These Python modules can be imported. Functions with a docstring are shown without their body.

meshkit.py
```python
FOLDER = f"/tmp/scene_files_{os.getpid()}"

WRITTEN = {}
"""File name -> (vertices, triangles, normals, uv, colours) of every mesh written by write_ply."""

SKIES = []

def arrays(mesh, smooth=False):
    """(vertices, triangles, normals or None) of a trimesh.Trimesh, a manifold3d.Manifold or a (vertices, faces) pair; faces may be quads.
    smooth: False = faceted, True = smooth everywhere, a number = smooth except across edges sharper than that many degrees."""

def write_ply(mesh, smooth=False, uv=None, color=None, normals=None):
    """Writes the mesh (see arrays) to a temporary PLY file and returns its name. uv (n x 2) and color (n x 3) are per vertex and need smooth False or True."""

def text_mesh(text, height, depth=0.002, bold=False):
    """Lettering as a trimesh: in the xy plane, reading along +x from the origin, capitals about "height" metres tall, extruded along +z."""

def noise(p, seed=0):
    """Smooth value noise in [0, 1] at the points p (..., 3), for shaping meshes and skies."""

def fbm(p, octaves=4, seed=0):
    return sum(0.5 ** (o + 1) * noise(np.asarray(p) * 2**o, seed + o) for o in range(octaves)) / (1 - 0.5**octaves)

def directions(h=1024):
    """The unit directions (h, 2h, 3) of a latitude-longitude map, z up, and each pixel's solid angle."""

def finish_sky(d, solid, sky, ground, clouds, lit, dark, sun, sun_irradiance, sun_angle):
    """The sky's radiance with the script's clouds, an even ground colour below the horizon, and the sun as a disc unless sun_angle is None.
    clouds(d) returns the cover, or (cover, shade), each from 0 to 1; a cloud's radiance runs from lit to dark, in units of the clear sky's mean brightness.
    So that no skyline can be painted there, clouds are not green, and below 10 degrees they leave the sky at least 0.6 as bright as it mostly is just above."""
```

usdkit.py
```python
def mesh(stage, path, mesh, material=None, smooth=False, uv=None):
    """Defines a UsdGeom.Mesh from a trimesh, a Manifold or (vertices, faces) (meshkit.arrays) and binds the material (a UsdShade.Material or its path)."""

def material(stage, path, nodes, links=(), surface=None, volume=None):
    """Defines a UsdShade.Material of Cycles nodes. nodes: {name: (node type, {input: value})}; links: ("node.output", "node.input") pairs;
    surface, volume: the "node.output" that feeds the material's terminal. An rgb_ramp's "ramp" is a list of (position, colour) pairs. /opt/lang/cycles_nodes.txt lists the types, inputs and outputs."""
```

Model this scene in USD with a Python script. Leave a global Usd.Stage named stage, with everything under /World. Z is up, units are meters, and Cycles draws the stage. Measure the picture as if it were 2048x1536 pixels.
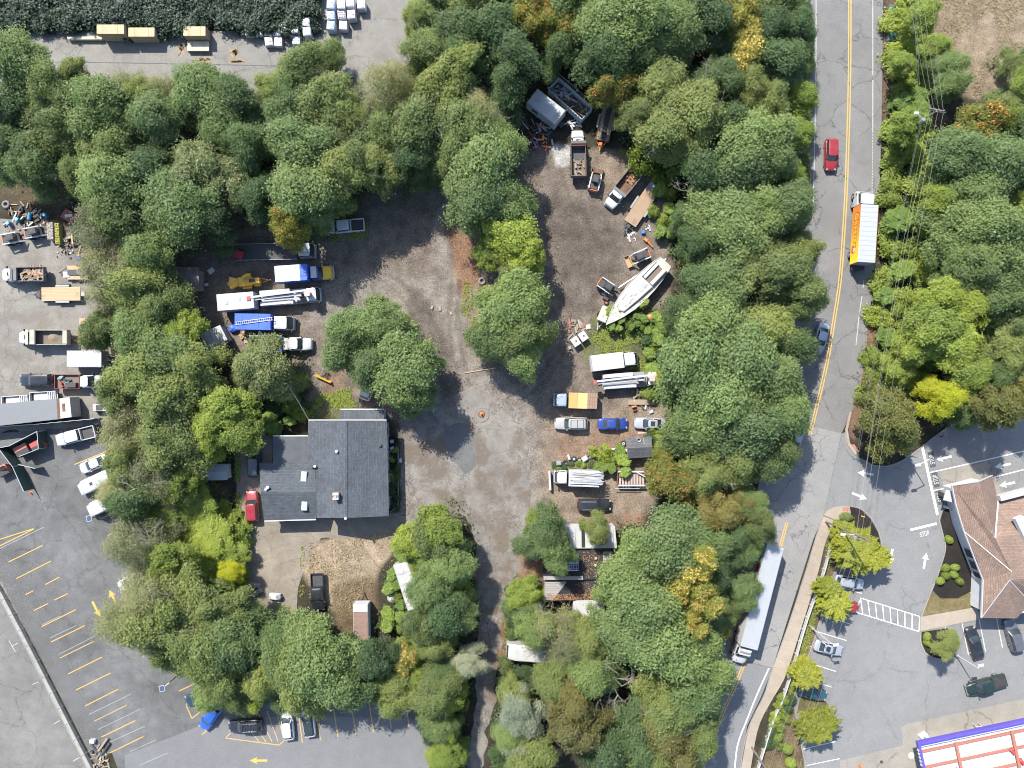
import math, random
import numpy as np, trimesh, usdkit, meshkit
from pxr import Usd, UsdGeom, UsdLux, UsdShade, Gf, Sdf, Vt
from shapely.geometry import Polygon, LineString, Point
from shapely.ops import unary_union

stage = Usd.Stage.CreateInMemory()
UsdGeom.SetStageUpAxis(stage, 'Z'); UsdGeom.SetStageMetersPerUnit(stage, 1.0)
UsdGeom.Xform.Define(stage, '/World')

# ------------------------------------------------------------------ camera, sky, sun
CAM_H, FPX = 109.0, 1420.0                      # flying height in metres, focal length in photo pixels (photo 2048 px wide)
cam = UsdGeom.Camera.Define(stage, '/World/camera')
cam.AddTranslateOp().Set(Gf.Vec3d(0, 0, CAM_H))
cam.CreateHorizontalApertureAttr(36.0); cam.CreateFocalLengthAttr(36.0 * FPX / 2048)
cam.CreateClippingRangeAttr(Gf.Vec2f(0.5, 5000.0))
cam.CreateExposureAttr(1.45)
SUN = np.array([-0.47, 0.77, 1.0]); SUN /= np.linalg.norm(SUN)
SUN_EL, SUN_ROT = math.asin(SUN[2]), math.atan2(SUN[0], SUN[1])
sky = UsdLux.DomeLight.Define(stage, '/World/sky')
skym = usdkit.material(stage, '/World/Looks/sky', {
    'sky': ('sky_texture', {'sky_type': 'single_scattering', 'sun_disc': False, 'sun_elevation': SUN_EL, 'sun_rotation': SUN_ROT, 'altitude': 100.0}),
    'bg': ('background_shader', {'strength': 0.15})}, [('sky.color', 'bg.color')], surface='bg.background')
UsdShade.MaterialBindingAPI.Apply(sky.GetPrim()).Bind(skym)
sky.GetPrim().SetCustomDataByKey('kind', 'structure')
sun = UsdLux.DistantLight.Define(stage, '/World/sun')
sun.CreateIntensityAttr(1.15); sun.CreateAngleAttr(0.5); sun.CreateNormalizeAttr(True); sun.CreateColorAttr(Gf.Vec3f(1.0, 0.95, 0.87))
_d = -SUN; _yaw = math.degrees(math.atan2(SUN[0], -SUN[1])); _tilt = math.degrees(math.acos(SUN[2]))
sun.AddRotateZOp().Set(_yaw); sun.AddRotateXOp().Set(_tilt)

# ------------------------------------------------------------------ helpers
def W(px, py, z=0.0):
    """The place of a point z metres above the ground that the drone sees at this pixel of its photo."""
    s = (CAM_H - z) / FPX
    return np.array([(px - 1024) * s, -(py - 768) * s, z])

_used = {}
def numbered(path):
    if path not in _used:
        _used[path] = 0; return path
    _used[path] += 1
    return f'{path}_{_used[path]:03d}'

LABELS = {}
def tag(prim, label=None, cat=None, group=None, kind=None):
    for k, v in (('label', label), ('category', cat), ('group', group), ('kind', kind)):
        if v: prim.SetCustomDataByKey(k, v)
    if label:
        LABELS.setdefault(label, []).append((str(prim.GetPath()), group))
    return prim

def xform(prim, loc=(0, 0, 0), rz=0.0, sc=None):
    x = UsdGeom.Xformable(prim); x.AddTranslateOp().Set(Gf.Vec3d(*map(float, loc)))
    if rz: x.AddRotateZOp().Set(float(rz))
    if sc is not None: x.AddScaleOp().Set(Gf.Vec3f(*map(float, sc)))

def thing(name, label, cat, loc, rz=0.0, group=None):
    p = UsdGeom.Xform.Define(stage, numbered('/World/' + name)).GetPrim()
    xform(p, loc, rz)
    tag(p, label, cat, group)
    return str(p.GetPath())

def part(parent, name, mesh, mat, smooth=False, label=None, kind=None):
    if hasattr(mesh, 'get'): mesh = mesh.get()
    path = numbered(parent + '/' + name)
    m = usdkit.mesh(stage, path, mesh, mat, smooth=smooth)
    tag(m.GetPrim(), label, None, None, kind)
    return path

def single(name, mesh, mat, label, cat, loc=(0, 0, 0), rz=0.0, group=None, smooth=False, kind=None):
    if hasattr(mesh, 'get'): mesh = mesh.get()
    path = numbered('/World/' + name)
    m = usdkit.mesh(stage, path, mesh, mat, smooth=smooth)
    xform(m.GetPrim(), loc, rz)
    tag(m.GetPrim(), label, cat, group, kind)
    return path

def struct(name, mesh, mat, parent=None, smooth=False, kind='structure'):
    if hasattr(mesh, 'get'): mesh = mesh.get()
    path = numbered((parent or '/World') + '/' + name)
    m = usdkit.mesh(stage, path, mesh, mat, smooth=smooth)
    if not parent: m.GetPrim().SetCustomDataByKey('kind', kind)
    return path

def copy(src, name, label, cat, loc, rz=0.0, sc=None, group=None):
    p = UsdGeom.Xform.Define(stage, numbered('/World/' + name)).GetPrim()
    p.GetReferences().AddInternalReference(src); p.SetInstanceable(True)
    xform(p, loc, rz, sc)
    tag(p, label, cat, group)
    return str(p.GetPath())

class MB:
    """Collects shapes into one mesh."""
    def __init__(s): s.v, s.f, s.n = [], [], 0
    def add(s, v, f):
        v = np.asarray(v, float); f = np.asarray(f, int)
        if f.shape[1] == 4: f = np.vstack([f[:, [0, 1, 2]], f[:, [0, 2, 3]]])
        s.v.append(v); s.f.append(f + s.n); s.n += len(v); return s
    def get(s): return np.vstack(s.v), np.vstack(s.f)
    def loft(s, rings, caps=True):
        n = len(rings[0]); v = np.vstack(rings); f = []
        for r in range(len(rings) - 1):
            for i in range(n):
                j = (i + 1) % n
                a, b, c, d = r * n + i, r * n + j, (r + 1) * n + j, (r + 1) * n + i
                f += [(a, b, c), (a, c, d)]
        if caps:
            f += [(0, i + 1, i) for i in range(1, n - 1)]
            o = (len(rings) - 1) * n
            f += [(o, o + i, o + i + 1) for i in range(1, n - 1)]
        return s.add(v, f)
    def box(s, x0, x1, y0, y1, z0, z1, c=0.0, rz=0.0, tilt=None):
        def ring(z, k):
            return np.array([(x0 + k, y0 + k, z), (x1 - k, y0 + k, z), (x1 - k, y1 - k, z), (x0 + k, y1 - k, z)], float)
        rings = [ring(z0, 0), ring(z1 - c, 0), ring(z1, c)] if c else [ring(z0, 0), ring(z1, 0)]
        if rz:
            o = np.array([(x0 + x1) / 2, (y0 + y1) / 2, 0]); a = math.radians(rz); R = np.array([[math.cos(a), -math.sin(a), 0], [math.sin(a), math.cos(a), 0], [0, 0, 1]])
            rings = [(r - o) @ R.T + o for r in rings]
        return s.loft(rings)
    def bar(s, p, q, w, h):
        """A straight bar of width w and height h from p to q."""
        p, q = np.array(p, float), np.array(q, float); d = q - p; L = np.linalg.norm(d); d = d / max(L, 1e-9)
        side = np.cross(d, [0, 0, 1.0]); side = side / np.linalg.norm(side) if np.linalg.norm(side) > 1e-6 else np.array([1.0, 0, 0])
        up = np.cross(side, d)
        r = [side * w / 2 * a + up * h / 2 * b for a, b in ((1, -1), (1, 1), (-1, 1), (-1, -1))]
        return s.loft([np.array([p + k for k in r]), np.array([q + k for k in r])])
    def tube(s, pts, r, n=6):
        pts = np.array(pts, float); rr = np.broadcast_to(np.asarray(r, float), (len(pts),)); rings = []
        for i, p in enumerate(pts):
            d = pts[min(i + 1, len(pts) - 1)] - pts[max(i - 1, 0)]; d = d / max(np.linalg.norm(d), 1e-9)
            a = np.cross(d, [0, 0, 1.0]) if abs(d[2]) < 0.95 else np.cross(d, [1.0, 0, 0]); a /= np.linalg.norm(a); b = np.cross(a, d)
            t = np.arange(n) * 2 * math.pi / n
            rings.append(p + rr[i] * (np.cos(t)[:, None] * a + np.sin(t)[:, None] * b))
        return s.loft(rings)
    def cyl(s, x, y, z0, z1, r, n=14, r2=None, c=0.0):
        t = np.arange(n) * 2 * math.pi / n; r2 = r if r2 is None else r2
        R = lambda z, k: np.stack([x + k * np.cos(t), y + k * np.sin(t), np.full(n, z)], 1)
        rings = [R(z0, r), R(z1 - c, r2), R(z1, r2 - c)] if c else [R(z0, r), R(z1, r2)]
        return s.loft(rings)
    def wheel(s, x, y, r, w, n=14):
        t = np.arange(n) * 2 * math.pi / n
        R = lambda yy, k: np.stack([x + k * np.cos(t), np.full(n, yy), r + k * np.sin(t)], 1)
        return s.loft([R(y + w / 2, r * .8), R(y + w / 2 - .03, r), R(y - w / 2 + .03, r), R(y - w / 2, r * .8)])
    def torus(s, x, y, z, R, r, n=16, m=6, flat=1.0):
        a = np.arange(n) * 2 * math.pi / n; rings = []
        for k in a:
            t = np.arange(m) * 2 * math.pi / m
            rad = R + r * np.cos(t)
            rings.append(np.stack([x + rad * math.cos(k), y + rad * math.sin(k), z + r * flat * np.sin(t)], 1))
        return s.loft(rings + [rings[0]], caps=False)
    def prism(s, pts, z0, z1, c=0.0):
        """pts counter-clockwise, convex or not."""
        poly = Polygon(pts)
        if not poly.exterior.is_ccw: poly = Polygon(list(poly.exterior.coords)[::-1])
        m = trimesh.creation.extrude_polygon(poly, z1 - z0, engine='earcut')
        return s.add(m.vertices + [0, 0, z0], m.faces)
    def quad(s, *p): return s.add(np.array(p, float), [(0, 1, 2), (0, 2, 3)] if len(p) == 4 else [(0, 1, 2)])
    def poly(s, pts, z):
        g = pts if hasattr(pts, 'geom_type') else Polygon(pts)
        if not g.is_valid: g = g.buffer(0)
        for p in getattr(g, 'geoms', [g]):
            if p.is_empty or p.area < 1e-5: continue
            v, f = trimesh.creation.triangulate_polygon(p, engine='earcut')
            v3 = np.column_stack([v, np.full(len(v), z)])
            a, b, c = v[f[:, 0]], v[f[:, 1]], v[f[:, 2]]
            flip = ((b - a)[:, 0] * (c - a)[:, 1] - (b - a)[:, 1] * (c - a)[:, 0]) < 0
            f = np.array(f); f[flip] = f[flip][:, ::-1]
            s.add(v3, f)
        return s
    def slab(s, pts, z0, z1):
        """A thick flat plate with sides, in world coordinates."""
        return s.prism(list(pts.exterior.coords)[:-1] if hasattr(pts, 'exterior') else pts, z0, z1)

def pp(pts, z=0.0):
    """Pixels of the photo -> ground points (x, y) at height z."""
    return [tuple(W(x, y, z)[:2]) for x, y in pts]

def rough_edge(poly, amp=0.35, step=0.8, seed=0):
    """A natural, uneven outline."""
    ring = LineString(list(poly.exterior.coords)); n = max(8, int(ring.length / step)); out = []
    for i in range(n):
        p = ring.interpolate(i / n, normalized=True); q = ring.interpolate(((i + .5) / n) % 1, normalized=True)
        d = np.array([q.x - p.x, q.y - p.y]); d = d / max(np.linalg.norm(d), 1e-9)
        k = (meshkit.fbm(np.array([p.x * .6, p.y * .6, seed * 7.3]), 4, seed) - .5) * 2.2 * amp
        out.append((p.x - d[1] * k, p.y + d[0] * k))
    g = Polygon(out)
    return g if g.is_valid else g.buffer(0)

def ribbon(pts, w):
    return LineString(pts).buffer(w / 2, cap_style=2, join_style=2)

def smooth_line(pts, n=8):
    """Catmull-Rom through the points."""
    P = [np.array(p, float) for p in pts]; P = [2 * P[0] - P[1]] + P + [2 * P[-1] - P[-2]]; out = []
    for i in range(1, len(P) - 2):
        for k in range(n):
            t = k / n; a, b, c, d = P[i - 1:i + 3]
            out.append(.5 * (2 * b + (c - a) * t + (2 * a - 5 * b + 4 * c - d) * t * t + (3 * b - a - 3 * c + d) * t ** 3))
    return [tuple(p) for p in out + [P[-2]]]

# ------------------------------------------------------------------ materials
class G:
    def __init__(s, obj=False):
        s.n, s.l = {}, []
        s.pos = s.node('texture_coordinate') + '.object' if obj else s.node('geometry') + '.position'
    def node(s, kind, **inp):
        name = f'n{len(s.n)}'; vals = {}
        for k, v in inp.items():
            if isinstance(v, str) and '.' in v: s.l.append((v, f'{name}.{k}'))
            else: vals[k] = v
        s.n[name] = (kind, vals); return name
    def noise(s, scale, detail=3.0, rough=0.55, dist=0.0, vec=None): return s.node('noise_texture', vector=vec or s.pos, scale=float(scale), detail=float(detail), roughness=rough, distortion=dist) + '.fac'
    def vor(s, scale, feature='f1', vec=None, out='distance', **k): return s.node('voronoi_texture', vector=vec or s.pos, scale=float(scale), feature=feature, **k) + '.' + out
    def ramp(s, fac, stops): return s.node('rgb_ramp', fac=fac, ramp=[(p, (c, c, c) if np.ndim(c) == 0 else c) for p, c in stops]) + '.color'
    def step(s, v, a, b, lo=0.0, hi=1.0): return s.node('map_range', value=v, from_min=float(a), from_max=float(b), to_min=float(lo), to_max=float(hi), clamp=True) + '.result'
    def mix(s, fac, a, b, t='mix'): return s.node('mix_color', blend_type=t, fac=fac, a=a, b=b) + '.result'
    def math(s, t, a, b=0.5): return s.node('math', math_type=t, value1=a, value2=b) + '.value'
    def bump(s, h, strength=0.4, dist=0.05): return s.node('bump', height=h, strength=strength, distance=dist) + '.normal'
    def done(s, name, base, rough=0.7, metal=0.0, normal=None, **k):
        kw = dict(base_color=base, roughness=rough, metallic=metal, **k)
        if normal: kw['normal'] = normal
        p = s.node('principled_bsdf', **kw)
        return usdkit.material(stage, '/World/Looks/' + name, s.n, s.l, surface=p + '.BSDF')

_mats = {}
def mul(c, k): return tuple(min(1.0, x * k) for x in c)
def paint(name, rgb, rough=0.35, metal=0.0, wear=0.25, scale=1.2, dirt=(0.16, 0.13, 0.10), coat=0.0, spec=0.5):
    """Paint, metal or plastic with faint uneven dirt."""
    if name in _mats: return _mats[name]
    g = G(); rgb, dirt = mul(rgb, .80), mul(dirt, .80)
    n1, n2 = g.noise(scale, 5, .65), g.noise(scale * 9, 3)
    c = g.mix(g.step(n1, .45, .75, 0, wear), rgb, dirt)
    c = g.mix(g.step(n2, .3, .7, 0, .25), c, mul(rgb, .82))
    _mats[name] = g.done(name, c, g.step(n1, .3, .8, rough, min(1, rough + .25)), metal, coat_weight=coat, specular_ior_level=spec)
    return _mats[name]

def glass_mat():
    if 'car_glass' not in _mats:
        g = G(); n = g.noise(.6, 2)
        _mats['car_glass'] = g.done('car_glass', g.mix(n, (.012, .016, .018), (.03, .04, .042)), .08, 0.0, specular_ior_level=.6)
    return _mats['car_glass']

def rust_mat(name='rusty_steel', a=(.16, .075, .035), b=(.05, .035, .028), sc=1.6):
    if name not in _mats:
        g = G(); a, b = mul(a, .8), mul(b, .8); n = g.noise(sc, 6, .7, .6); m = g.noise(sc * 8, 4)
        c = g.mix(g.step(n, .38, .62), b, a); c = g.mix(g.step(m, .5, .8, 0, .4), c, (.22, .17, .12))
        _mats[name] = g.done(name, c, .85, 0.1, g.bump(m, .3, .02))
    return _mats[name]

def wood_mat(name, a, b, along='x'):
    """Sawn boards, seen a few pixels wide: tone varies from board to board and along the grain."""
    if name not in _mats:
        g = G(obj=True); a, b = mul(a, .8), mul(b, .8)
        sc = {'x': (1.0, 9.0, 9.0), 'y': (9.0, 1.0, 9.0)}[along]
        v = g.node('mapping', vector=g.pos, scale=sc) + '.vector'
        n = g.noise(1.5, 4, .6, .3, v); n2 = g.noise(.9, 3); r = g.node('geometry') + '.random_per_island'
        c = g.mix(n, a, b); c = g.mix(g.step(r, 0, 1, 0, .55), c, mul(b, .75)); c = g.mix(g.step(n2, .55, .75, 0, .5), c, mul(b, .45))
        _mats[name] = g.done(name, c, .85)
    return _mats[name]

WHITE = lambda: paint('white_paint', (.40, .405, .415), .3, wear=.3, scale=1.6, dirt=(.26, .255, .245))
DIRTYWHITE = lambda: paint('weathered_white', (.34, .34, .33), .5, wear=.5, scale=.8, dirt=(.22, .21, .19))
BLACK = lambda: paint('black_rubber', (.018, .018, .019), .8, wear=.3, dirt=(.07, .065, .06))
STEEL = lambda: paint('grey_steel', (.28, .29, .30), .45, .5, wear=.3)
DARK = lambda: paint('dark_frame', (.03, .03, .032), .6, wear=.3)
RED = lambda: paint('red_lens', (.35, .02, .015), .3, wear=.1)
AMBER = lambda: paint('orange_paint', (.62, .16, .03), .45, wear=.25)
YELLOW = lambda: paint('machine_yellow', (.58, .33, .03), .5, wear=.35, dirt=(.12, .09, .05))
CHROME = lambda: paint('bright_metal', (.55, .56, .57), .25, .9, wear=.15)
# ------------------------------------------------------------------ ground
from PIL import Image, ImageDraw
from scipy.ndimage import gaussian_filter
SOIL = dict(humus=(.034, .030, .020), dirt=(.128, .106, .086), darkdirt=(.070, .058, .048), gravel=(.165, .146, .125), litter=(.150, .095, .064), deadgrass=(.225, .178, .125),
            field=(.185, .145, .100), grass=(.075, .088, .028), mulch=(.022, .018, .015), brown=(.105, .078, .045), chalk=(.30, .30, .29), tan=(.165, .130, .097))
PAINT = [  # soil kind, polygon or blob in photo pixels, blur in pixels, strength
    ('field', [(1880, -60), (2120, -60), (2120, 200), (1985, 200), (1900, 190), (1878, 120)], 10, 1),
    ('litter', [(1775, -40), (1880, -40), (1890, 260), (1760, 260)], 14, .5),
    ('litter', [(1725, 700), (1745, 590), (1775, 590), (1750, 760), (1715, 880), (1700, 870)], 6, .8),
    ('dirt', [(820, 360), (900, 340), (1060, 300), (1330, 300), (1345, 560), (1330, 700), (1340, 900), (1300, 1040), (1090, 1060), (1000, 860), (940, 760), (860, 840), (640, 830), (560, 720), (420, 720), (330, 620), (300, 500), (470, 430), (640, 400)], 10, 1),
    ('gravel', [(850, 340), (905, 340), (905, 430), (960, 560), (955, 700), (1000, 830), (880, 820), (830, 700), (700, 600), (640, 660), (600, 660), (650, 560), (760, 540), (880, 560), (870, 430)], 12, .85),
    ('gravel', [(800, 800), (880, 740), (960, 720), (1060, 790), (1090, 900), (1090, 1060), (1040, 1160), (1010, 1160), (960, 1000), (820, 1070), (780, 1060)], 16, .9),
    ('darkdirt', [(820, 590), (845, 570), (900, 690), (930, 800), (890, 800), (860, 720)], 12, .6),
    ('litter', [(885, 420), (950, 430), (960, 540), (950, 580), (930, 600), (905, 520)], 8, .95),
    ('litter', [(960, 560), (985, 560), (975, 640), (945, 690), (930, 610)], 10, .5),
    ('dirt', [(1060, 300), (1130, 280), (1230, 330), (1330, 460), (1220, 560), (1170, 680), (1100, 700), (1090, 540), (1060, 420)], 12, 1),
    ('darkdirt', [(1080, 390), (1180, 400), (1260, 470), (1230, 560), (1180, 620), (1130, 640), (1120, 520), (1090, 440)], 16, .7),
    ('gravel', [(1150, 545), (1185, 560), (1180, 600), (1140, 600)], 10, .35),
    ('tan', [(1180, 300), (1290, 300), (1300, 400), (1230, 370), (1190, 340)], 10, .9),
    ('chalk', [(1106, 290), (1140, 285), (1140, 330), (1112, 335)], 5, .8),
    ('grass', [(1190, 630), (1320, 640), (1330, 780), (1300, 790), (1270, 740), (1190, 710), (1170, 740), (1165, 700)], 8, .75),
    ('tan', [(1090, 820), (1340, 800), (1330, 900), (1290, 1040), (1100, 1040), (1080, 940)], 12, 1),
    ('litter', [(1110, 880), (1240, 840), (1330, 850), (1280, 900), (1110, 930)], 14, .55),
    ('litter', [(1030, 1100), (1085, 1090), (1090, 1170), (1030, 1160)], 8, .9),
    ('litter', [(1150, 1030), (1300, 1030), (1260, 1100), (1200, 1060)], 10, .5),
    ('litter', [(1000, 1200), (1025, 1200), (1020, 1330), (985, 1330)], 6, .7),
    ('deadgrass', [(615, 1080), (740, 1066), (815, 1062), (770, 1120), (740, 1190), (690, 1230), (640, 1190), (600, 1140)], 8, 1),
    ('brown', [(660, 1160), (760, 1150), (750, 1290), (690, 1290)], 10, .9),
    ('grass', [(640, 790), (700, 770), (715, 835), (610, 840), (600, 800)], 10, .6),
    ('litter', [(655, 730), (690, 740), (700, 800), (650, 790)], 8, .6),
    ('mulch', [(775, 870), (800, 870), (800, 1022), (777, 1024)], 4, .8),
    ('tan', [(60, 430), (180, 470), (200, 560), (170, 640), (90, 470)], 12, .8),
    ('brown', [(0, 340), (150, 350), (150, 420), (0, 400)], 12, .5),
    ('gravel', [(0, 1100), (40, 1115), (225, 1500), (195, 1500), (0, 1160)], 2, 1),
    ('litter', [(395, 965), (460, 975), (450, 1030), (410, 1010)], 8, .8),
    ('brown', [(1660, 1080), (1640, 1160), (1570, 1380), (1500, 1560), (1620, 1560), (1590, 1420), (1650, 1230), (1680, 1100)], 3, 1),
    ('mulch', [(1698, 1015), (1740, 1030), (1762, 1090), (1720, 1110), (1690, 1060)], 3, 1),
    ('grass', [(1640, 1060), (1700, 1040), (1690, 1070), (1660, 1120)], 4, .7),
]
for pts in ([(740, 548), (790, 575), (832, 640), (872, 720), (905, 800)], [(760, 540), (812, 572), (852, 640), (888, 715), (920, 800)], [(800, 555), (850, 612), (888, 690), (902, 790)], [(905, 560), (900, 640), (915, 740), (945, 830)], [(922, 560), (918, 640), (934, 740), (962, 830)], [(1120, 330), (1150, 420), (1165, 520), (1140, 640), (1090, 740), (1010, 800)], [(1140, 330), (1172, 420), (1184, 520), (1158, 640), (1105, 745), (1020, 815)]):
    q = LineString(smooth_line(pts)).buffer(2.6); PAINT.append(('darkdirt', list(q.exterior.coords), 1.6, .38))
GX, GY, GS = 86.0, 66.0, 0.30
nx, ny = int(2 * GX / GS) + 1, int(2 * GY / GS) + 1
xs, ys = np.linspace(-GX, GX, nx), np.linspace(-GY, GY, ny)
soil = np.tile(np.array(SOIL['humus']), (ny, nx, 1)); S = FPX / CAM_H
def mask_of(poly, blur):
    im = Image.new('L', (nx, ny)); 
    pts = [((x + GX) / (2 * GX) * (nx - 1), (y + GY) / (2 * GY) * (ny - 1)) for x, y in pp(poly)]
    ImageDraw.Draw(im).polygon(pts, fill=255)
    return gaussian_filter(np.asarray(im, float) / 255, blur / S / GS)
XX, YY = np.meshgrid(xs, ys)
SOIL = {k: mul(v, .82) for k, v in SOIL.items()}; soil = soil * .82
wob = meshkit.fbm(np.stack([XX * .35, YY * .35, XX * 0], -1), 4, 3) - .5
for kind, poly, blur, k in PAINT:
    m = mask_of(poly, blur)
    m = np.clip((m + wob * .9 * (blur > 3) - .5) * 2.2 + .5, 0, 1) * k if blur > 3 else m * k
    soil = soil * (1 - m[..., None]) + np.array(SOIL[kind]) * m[..., None]
pv = np.stack([XX, YY, np.zeros_like(XX)], -1).reshape(-1, 3)
idx = np.arange(nx * ny).reshape(ny, nx)
pf = np.stack([idx[:-1, :-1], idx[:-1, 1:], idx[1:, 1:], idx[1:, :-1]], -1).reshape(-1, 4)
B = 2500.0
ov = np.array([(-B, -B, 0), (B, -B, 0), (B, B, 0), (-B, B, 0), (-GX, -GY, 0), (GX, -GY, 0), (GX, GY, 0), (-GX, GY, 0)]); o = len(pv)
of = np.array([(0, 1, 5, 4), (1, 2, 6, 5), (2, 3, 7, 6), (3, 0, 4, 7)]) + o
pv, pf = np.vstack([pv, ov]), np.vstack([pf, of])
cols = np.vstack([soil.reshape(-1, 3), np.tile(SOIL['humus'], (8, 1))])
g = G()
a = g.node('attribute', attribute='soil') + '.color'
n1, n2, n3 = g.noise(.5, 5, .6), g.noise(4, 4, .7), g.noise(22, 2)
c = g.mix(1.0, a, g.ramp(n1, [(.25, .52), (.75, 1.42)]), 'multiply')
c = g.mix(1.0, c, g.ramp(n2, [(.25, .5), (.5, 1.0), (.78, 1.6)]), 'multiply')
c = g.mix(1.0, c, g.ramp(n3, [(.3, .7), (.7, 1.3)]), 'multiply')
peb = g.vor(7, 'f1', out='color'); pd = g.vor(7, 'f1')
c = g.mix(g.math('multiply', g.step(pd, .10, .05), g.step(g.node('separate_color', color=peb) + '.r', .90, .93)), c, (.42, .38, .33))
gm = g.done('soil', c, .95, normal=g.bump(g.math('add', n2, n3), .6, .08), specular_ior_level=.15)
mesh = UsdGeom.Mesh.Define(stage, numbered('/World/ground'))
mesh.CreatePointsAttr(Vt.Vec3fArray.FromNumpy(pv.astype(np.float32)))
mesh.CreateFaceVertexCountsAttr(Vt.IntArray.FromNumpy(np.full(len(pf), 4, np.int32)))
mesh.CreateFaceVertexIndicesAttr(Vt.IntArray.FromNumpy(pf.astype(np.int32).ravel()))
mesh.CreateSubdivisionSchemeAttr('none')
UsdGeom.PrimvarsAPI(mesh).CreatePrimvar('soil', Sdf.ValueTypeNames.Color3fArray, 'vertex').Set(Vt.Vec3fArray.FromNumpy(cols.astype(np.float32)))
UsdShade.MaterialBindingAPI.Apply(mesh.GetPrim()).Bind(gm)
mesh.GetPrim().SetCustomDataByKey('kind', 'structure')

# ------------------------------------------------------------------ paving
def asphalt(name, base, patch=.25, crack=0.0, cscale=.3, speck=.35, tint2=None, stain=0.0, dirt=0.0, fine=0.0):
    """Weathered paving: broad tone patches, aggregate speckle, cracks that come and go, stains."""
    g = G(); base = mul(base, .80); tint2 = tint2 and mul(tint2, .80)
    n0, n1, n2, n3 = g.noise(.09, 4, .6), g.noise(.55, 5, .65), g.noise(6, 3, .6), g.noise(30, 2)
    c = g.mix(g.step(n0, .35, .65), mul(base, 1 - patch * .6), tint2 or mul(base, 1 + patch * .4))
    c = g.mix(1.0, c, g.ramp(n1, [(.25, 1 - patch * .8), (.75, 1 + patch * .7)]), 'multiply')
    c = g.mix(1.0, c, g.ramp(n2, [(.3, 1 - speck * .5), (.7, 1 + speck * .5)]), 'multiply')
    c = g.mix(1.0, c, g.ramp(n3, [(.3, 1 - speck * .6), (.7, 1 + speck * .6)]), 'multiply')
    if crack or fine:
        off = g.node('vector_math', math_type='scale', vector1=g.node('noise_texture', vector=g.pos, scale=.8, detail=4.0) + '.color', scale=1.6) + '.vector'
        v = g.node('vector_math', math_type='add', vector1=g.pos, vector2=off) + '.vector'
        if crack:
            d = g.vor(cscale, 'distance_to_edge', vec=v)
            k = g.math('multiply', g.step(d, .010, .004), g.step(g.noise(.22, 3), .42, .52))
            c = g.mix(g.math('multiply', k, crack), c, mul(base, .25))
            c = g.mix(g.math('multiply', g.math('multiply', g.step(d, .05, .0), g.step(g.noise(.22, 3), .42, .52)), crack * .3), c, mul(base, .6))
        if fine:
            d2 = g.vor(cscale * 3.2, 'distance_to_edge', vec=v)
            k2 = g.math('multiply', g.step(d2, .055, .015), g.step(g.noise(.16, 3), .48, .58))
            c = g.mix(g.math('multiply', k2, fine), c, mul(base, .30))
    if stain:
        c = g.mix(g.step(g.noise(.35, 6, .7, 1.0), .58, .68, 0, stain), c, mul(base, .38))
    if dirt:
        c = g.mix(g.step(g.noise(.24, 6, .7, .6), .47, .58, 0, dirt), c, (.085, .068, .052))
    return g.done(name, c, .92, normal=g.bump(g.math('add', n2, n3), .35, .03), specular_ior_level=.2)
A_ROADN = asphalt('old_asphalt', (.145, .143, .139), .14, .8, .22, tint2=(.162, .159, .155))
A_ROADM = asphalt('pale_concrete_road', (.195, .192, .186), .12, .85, .30)
A_ROADS = asphalt('new_asphalt', (.155, .158, .163), .08, .0)
A_LOT = asphalt('car_park_asphalt', (.168, .169, .169), .12, .25, .10)
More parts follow.
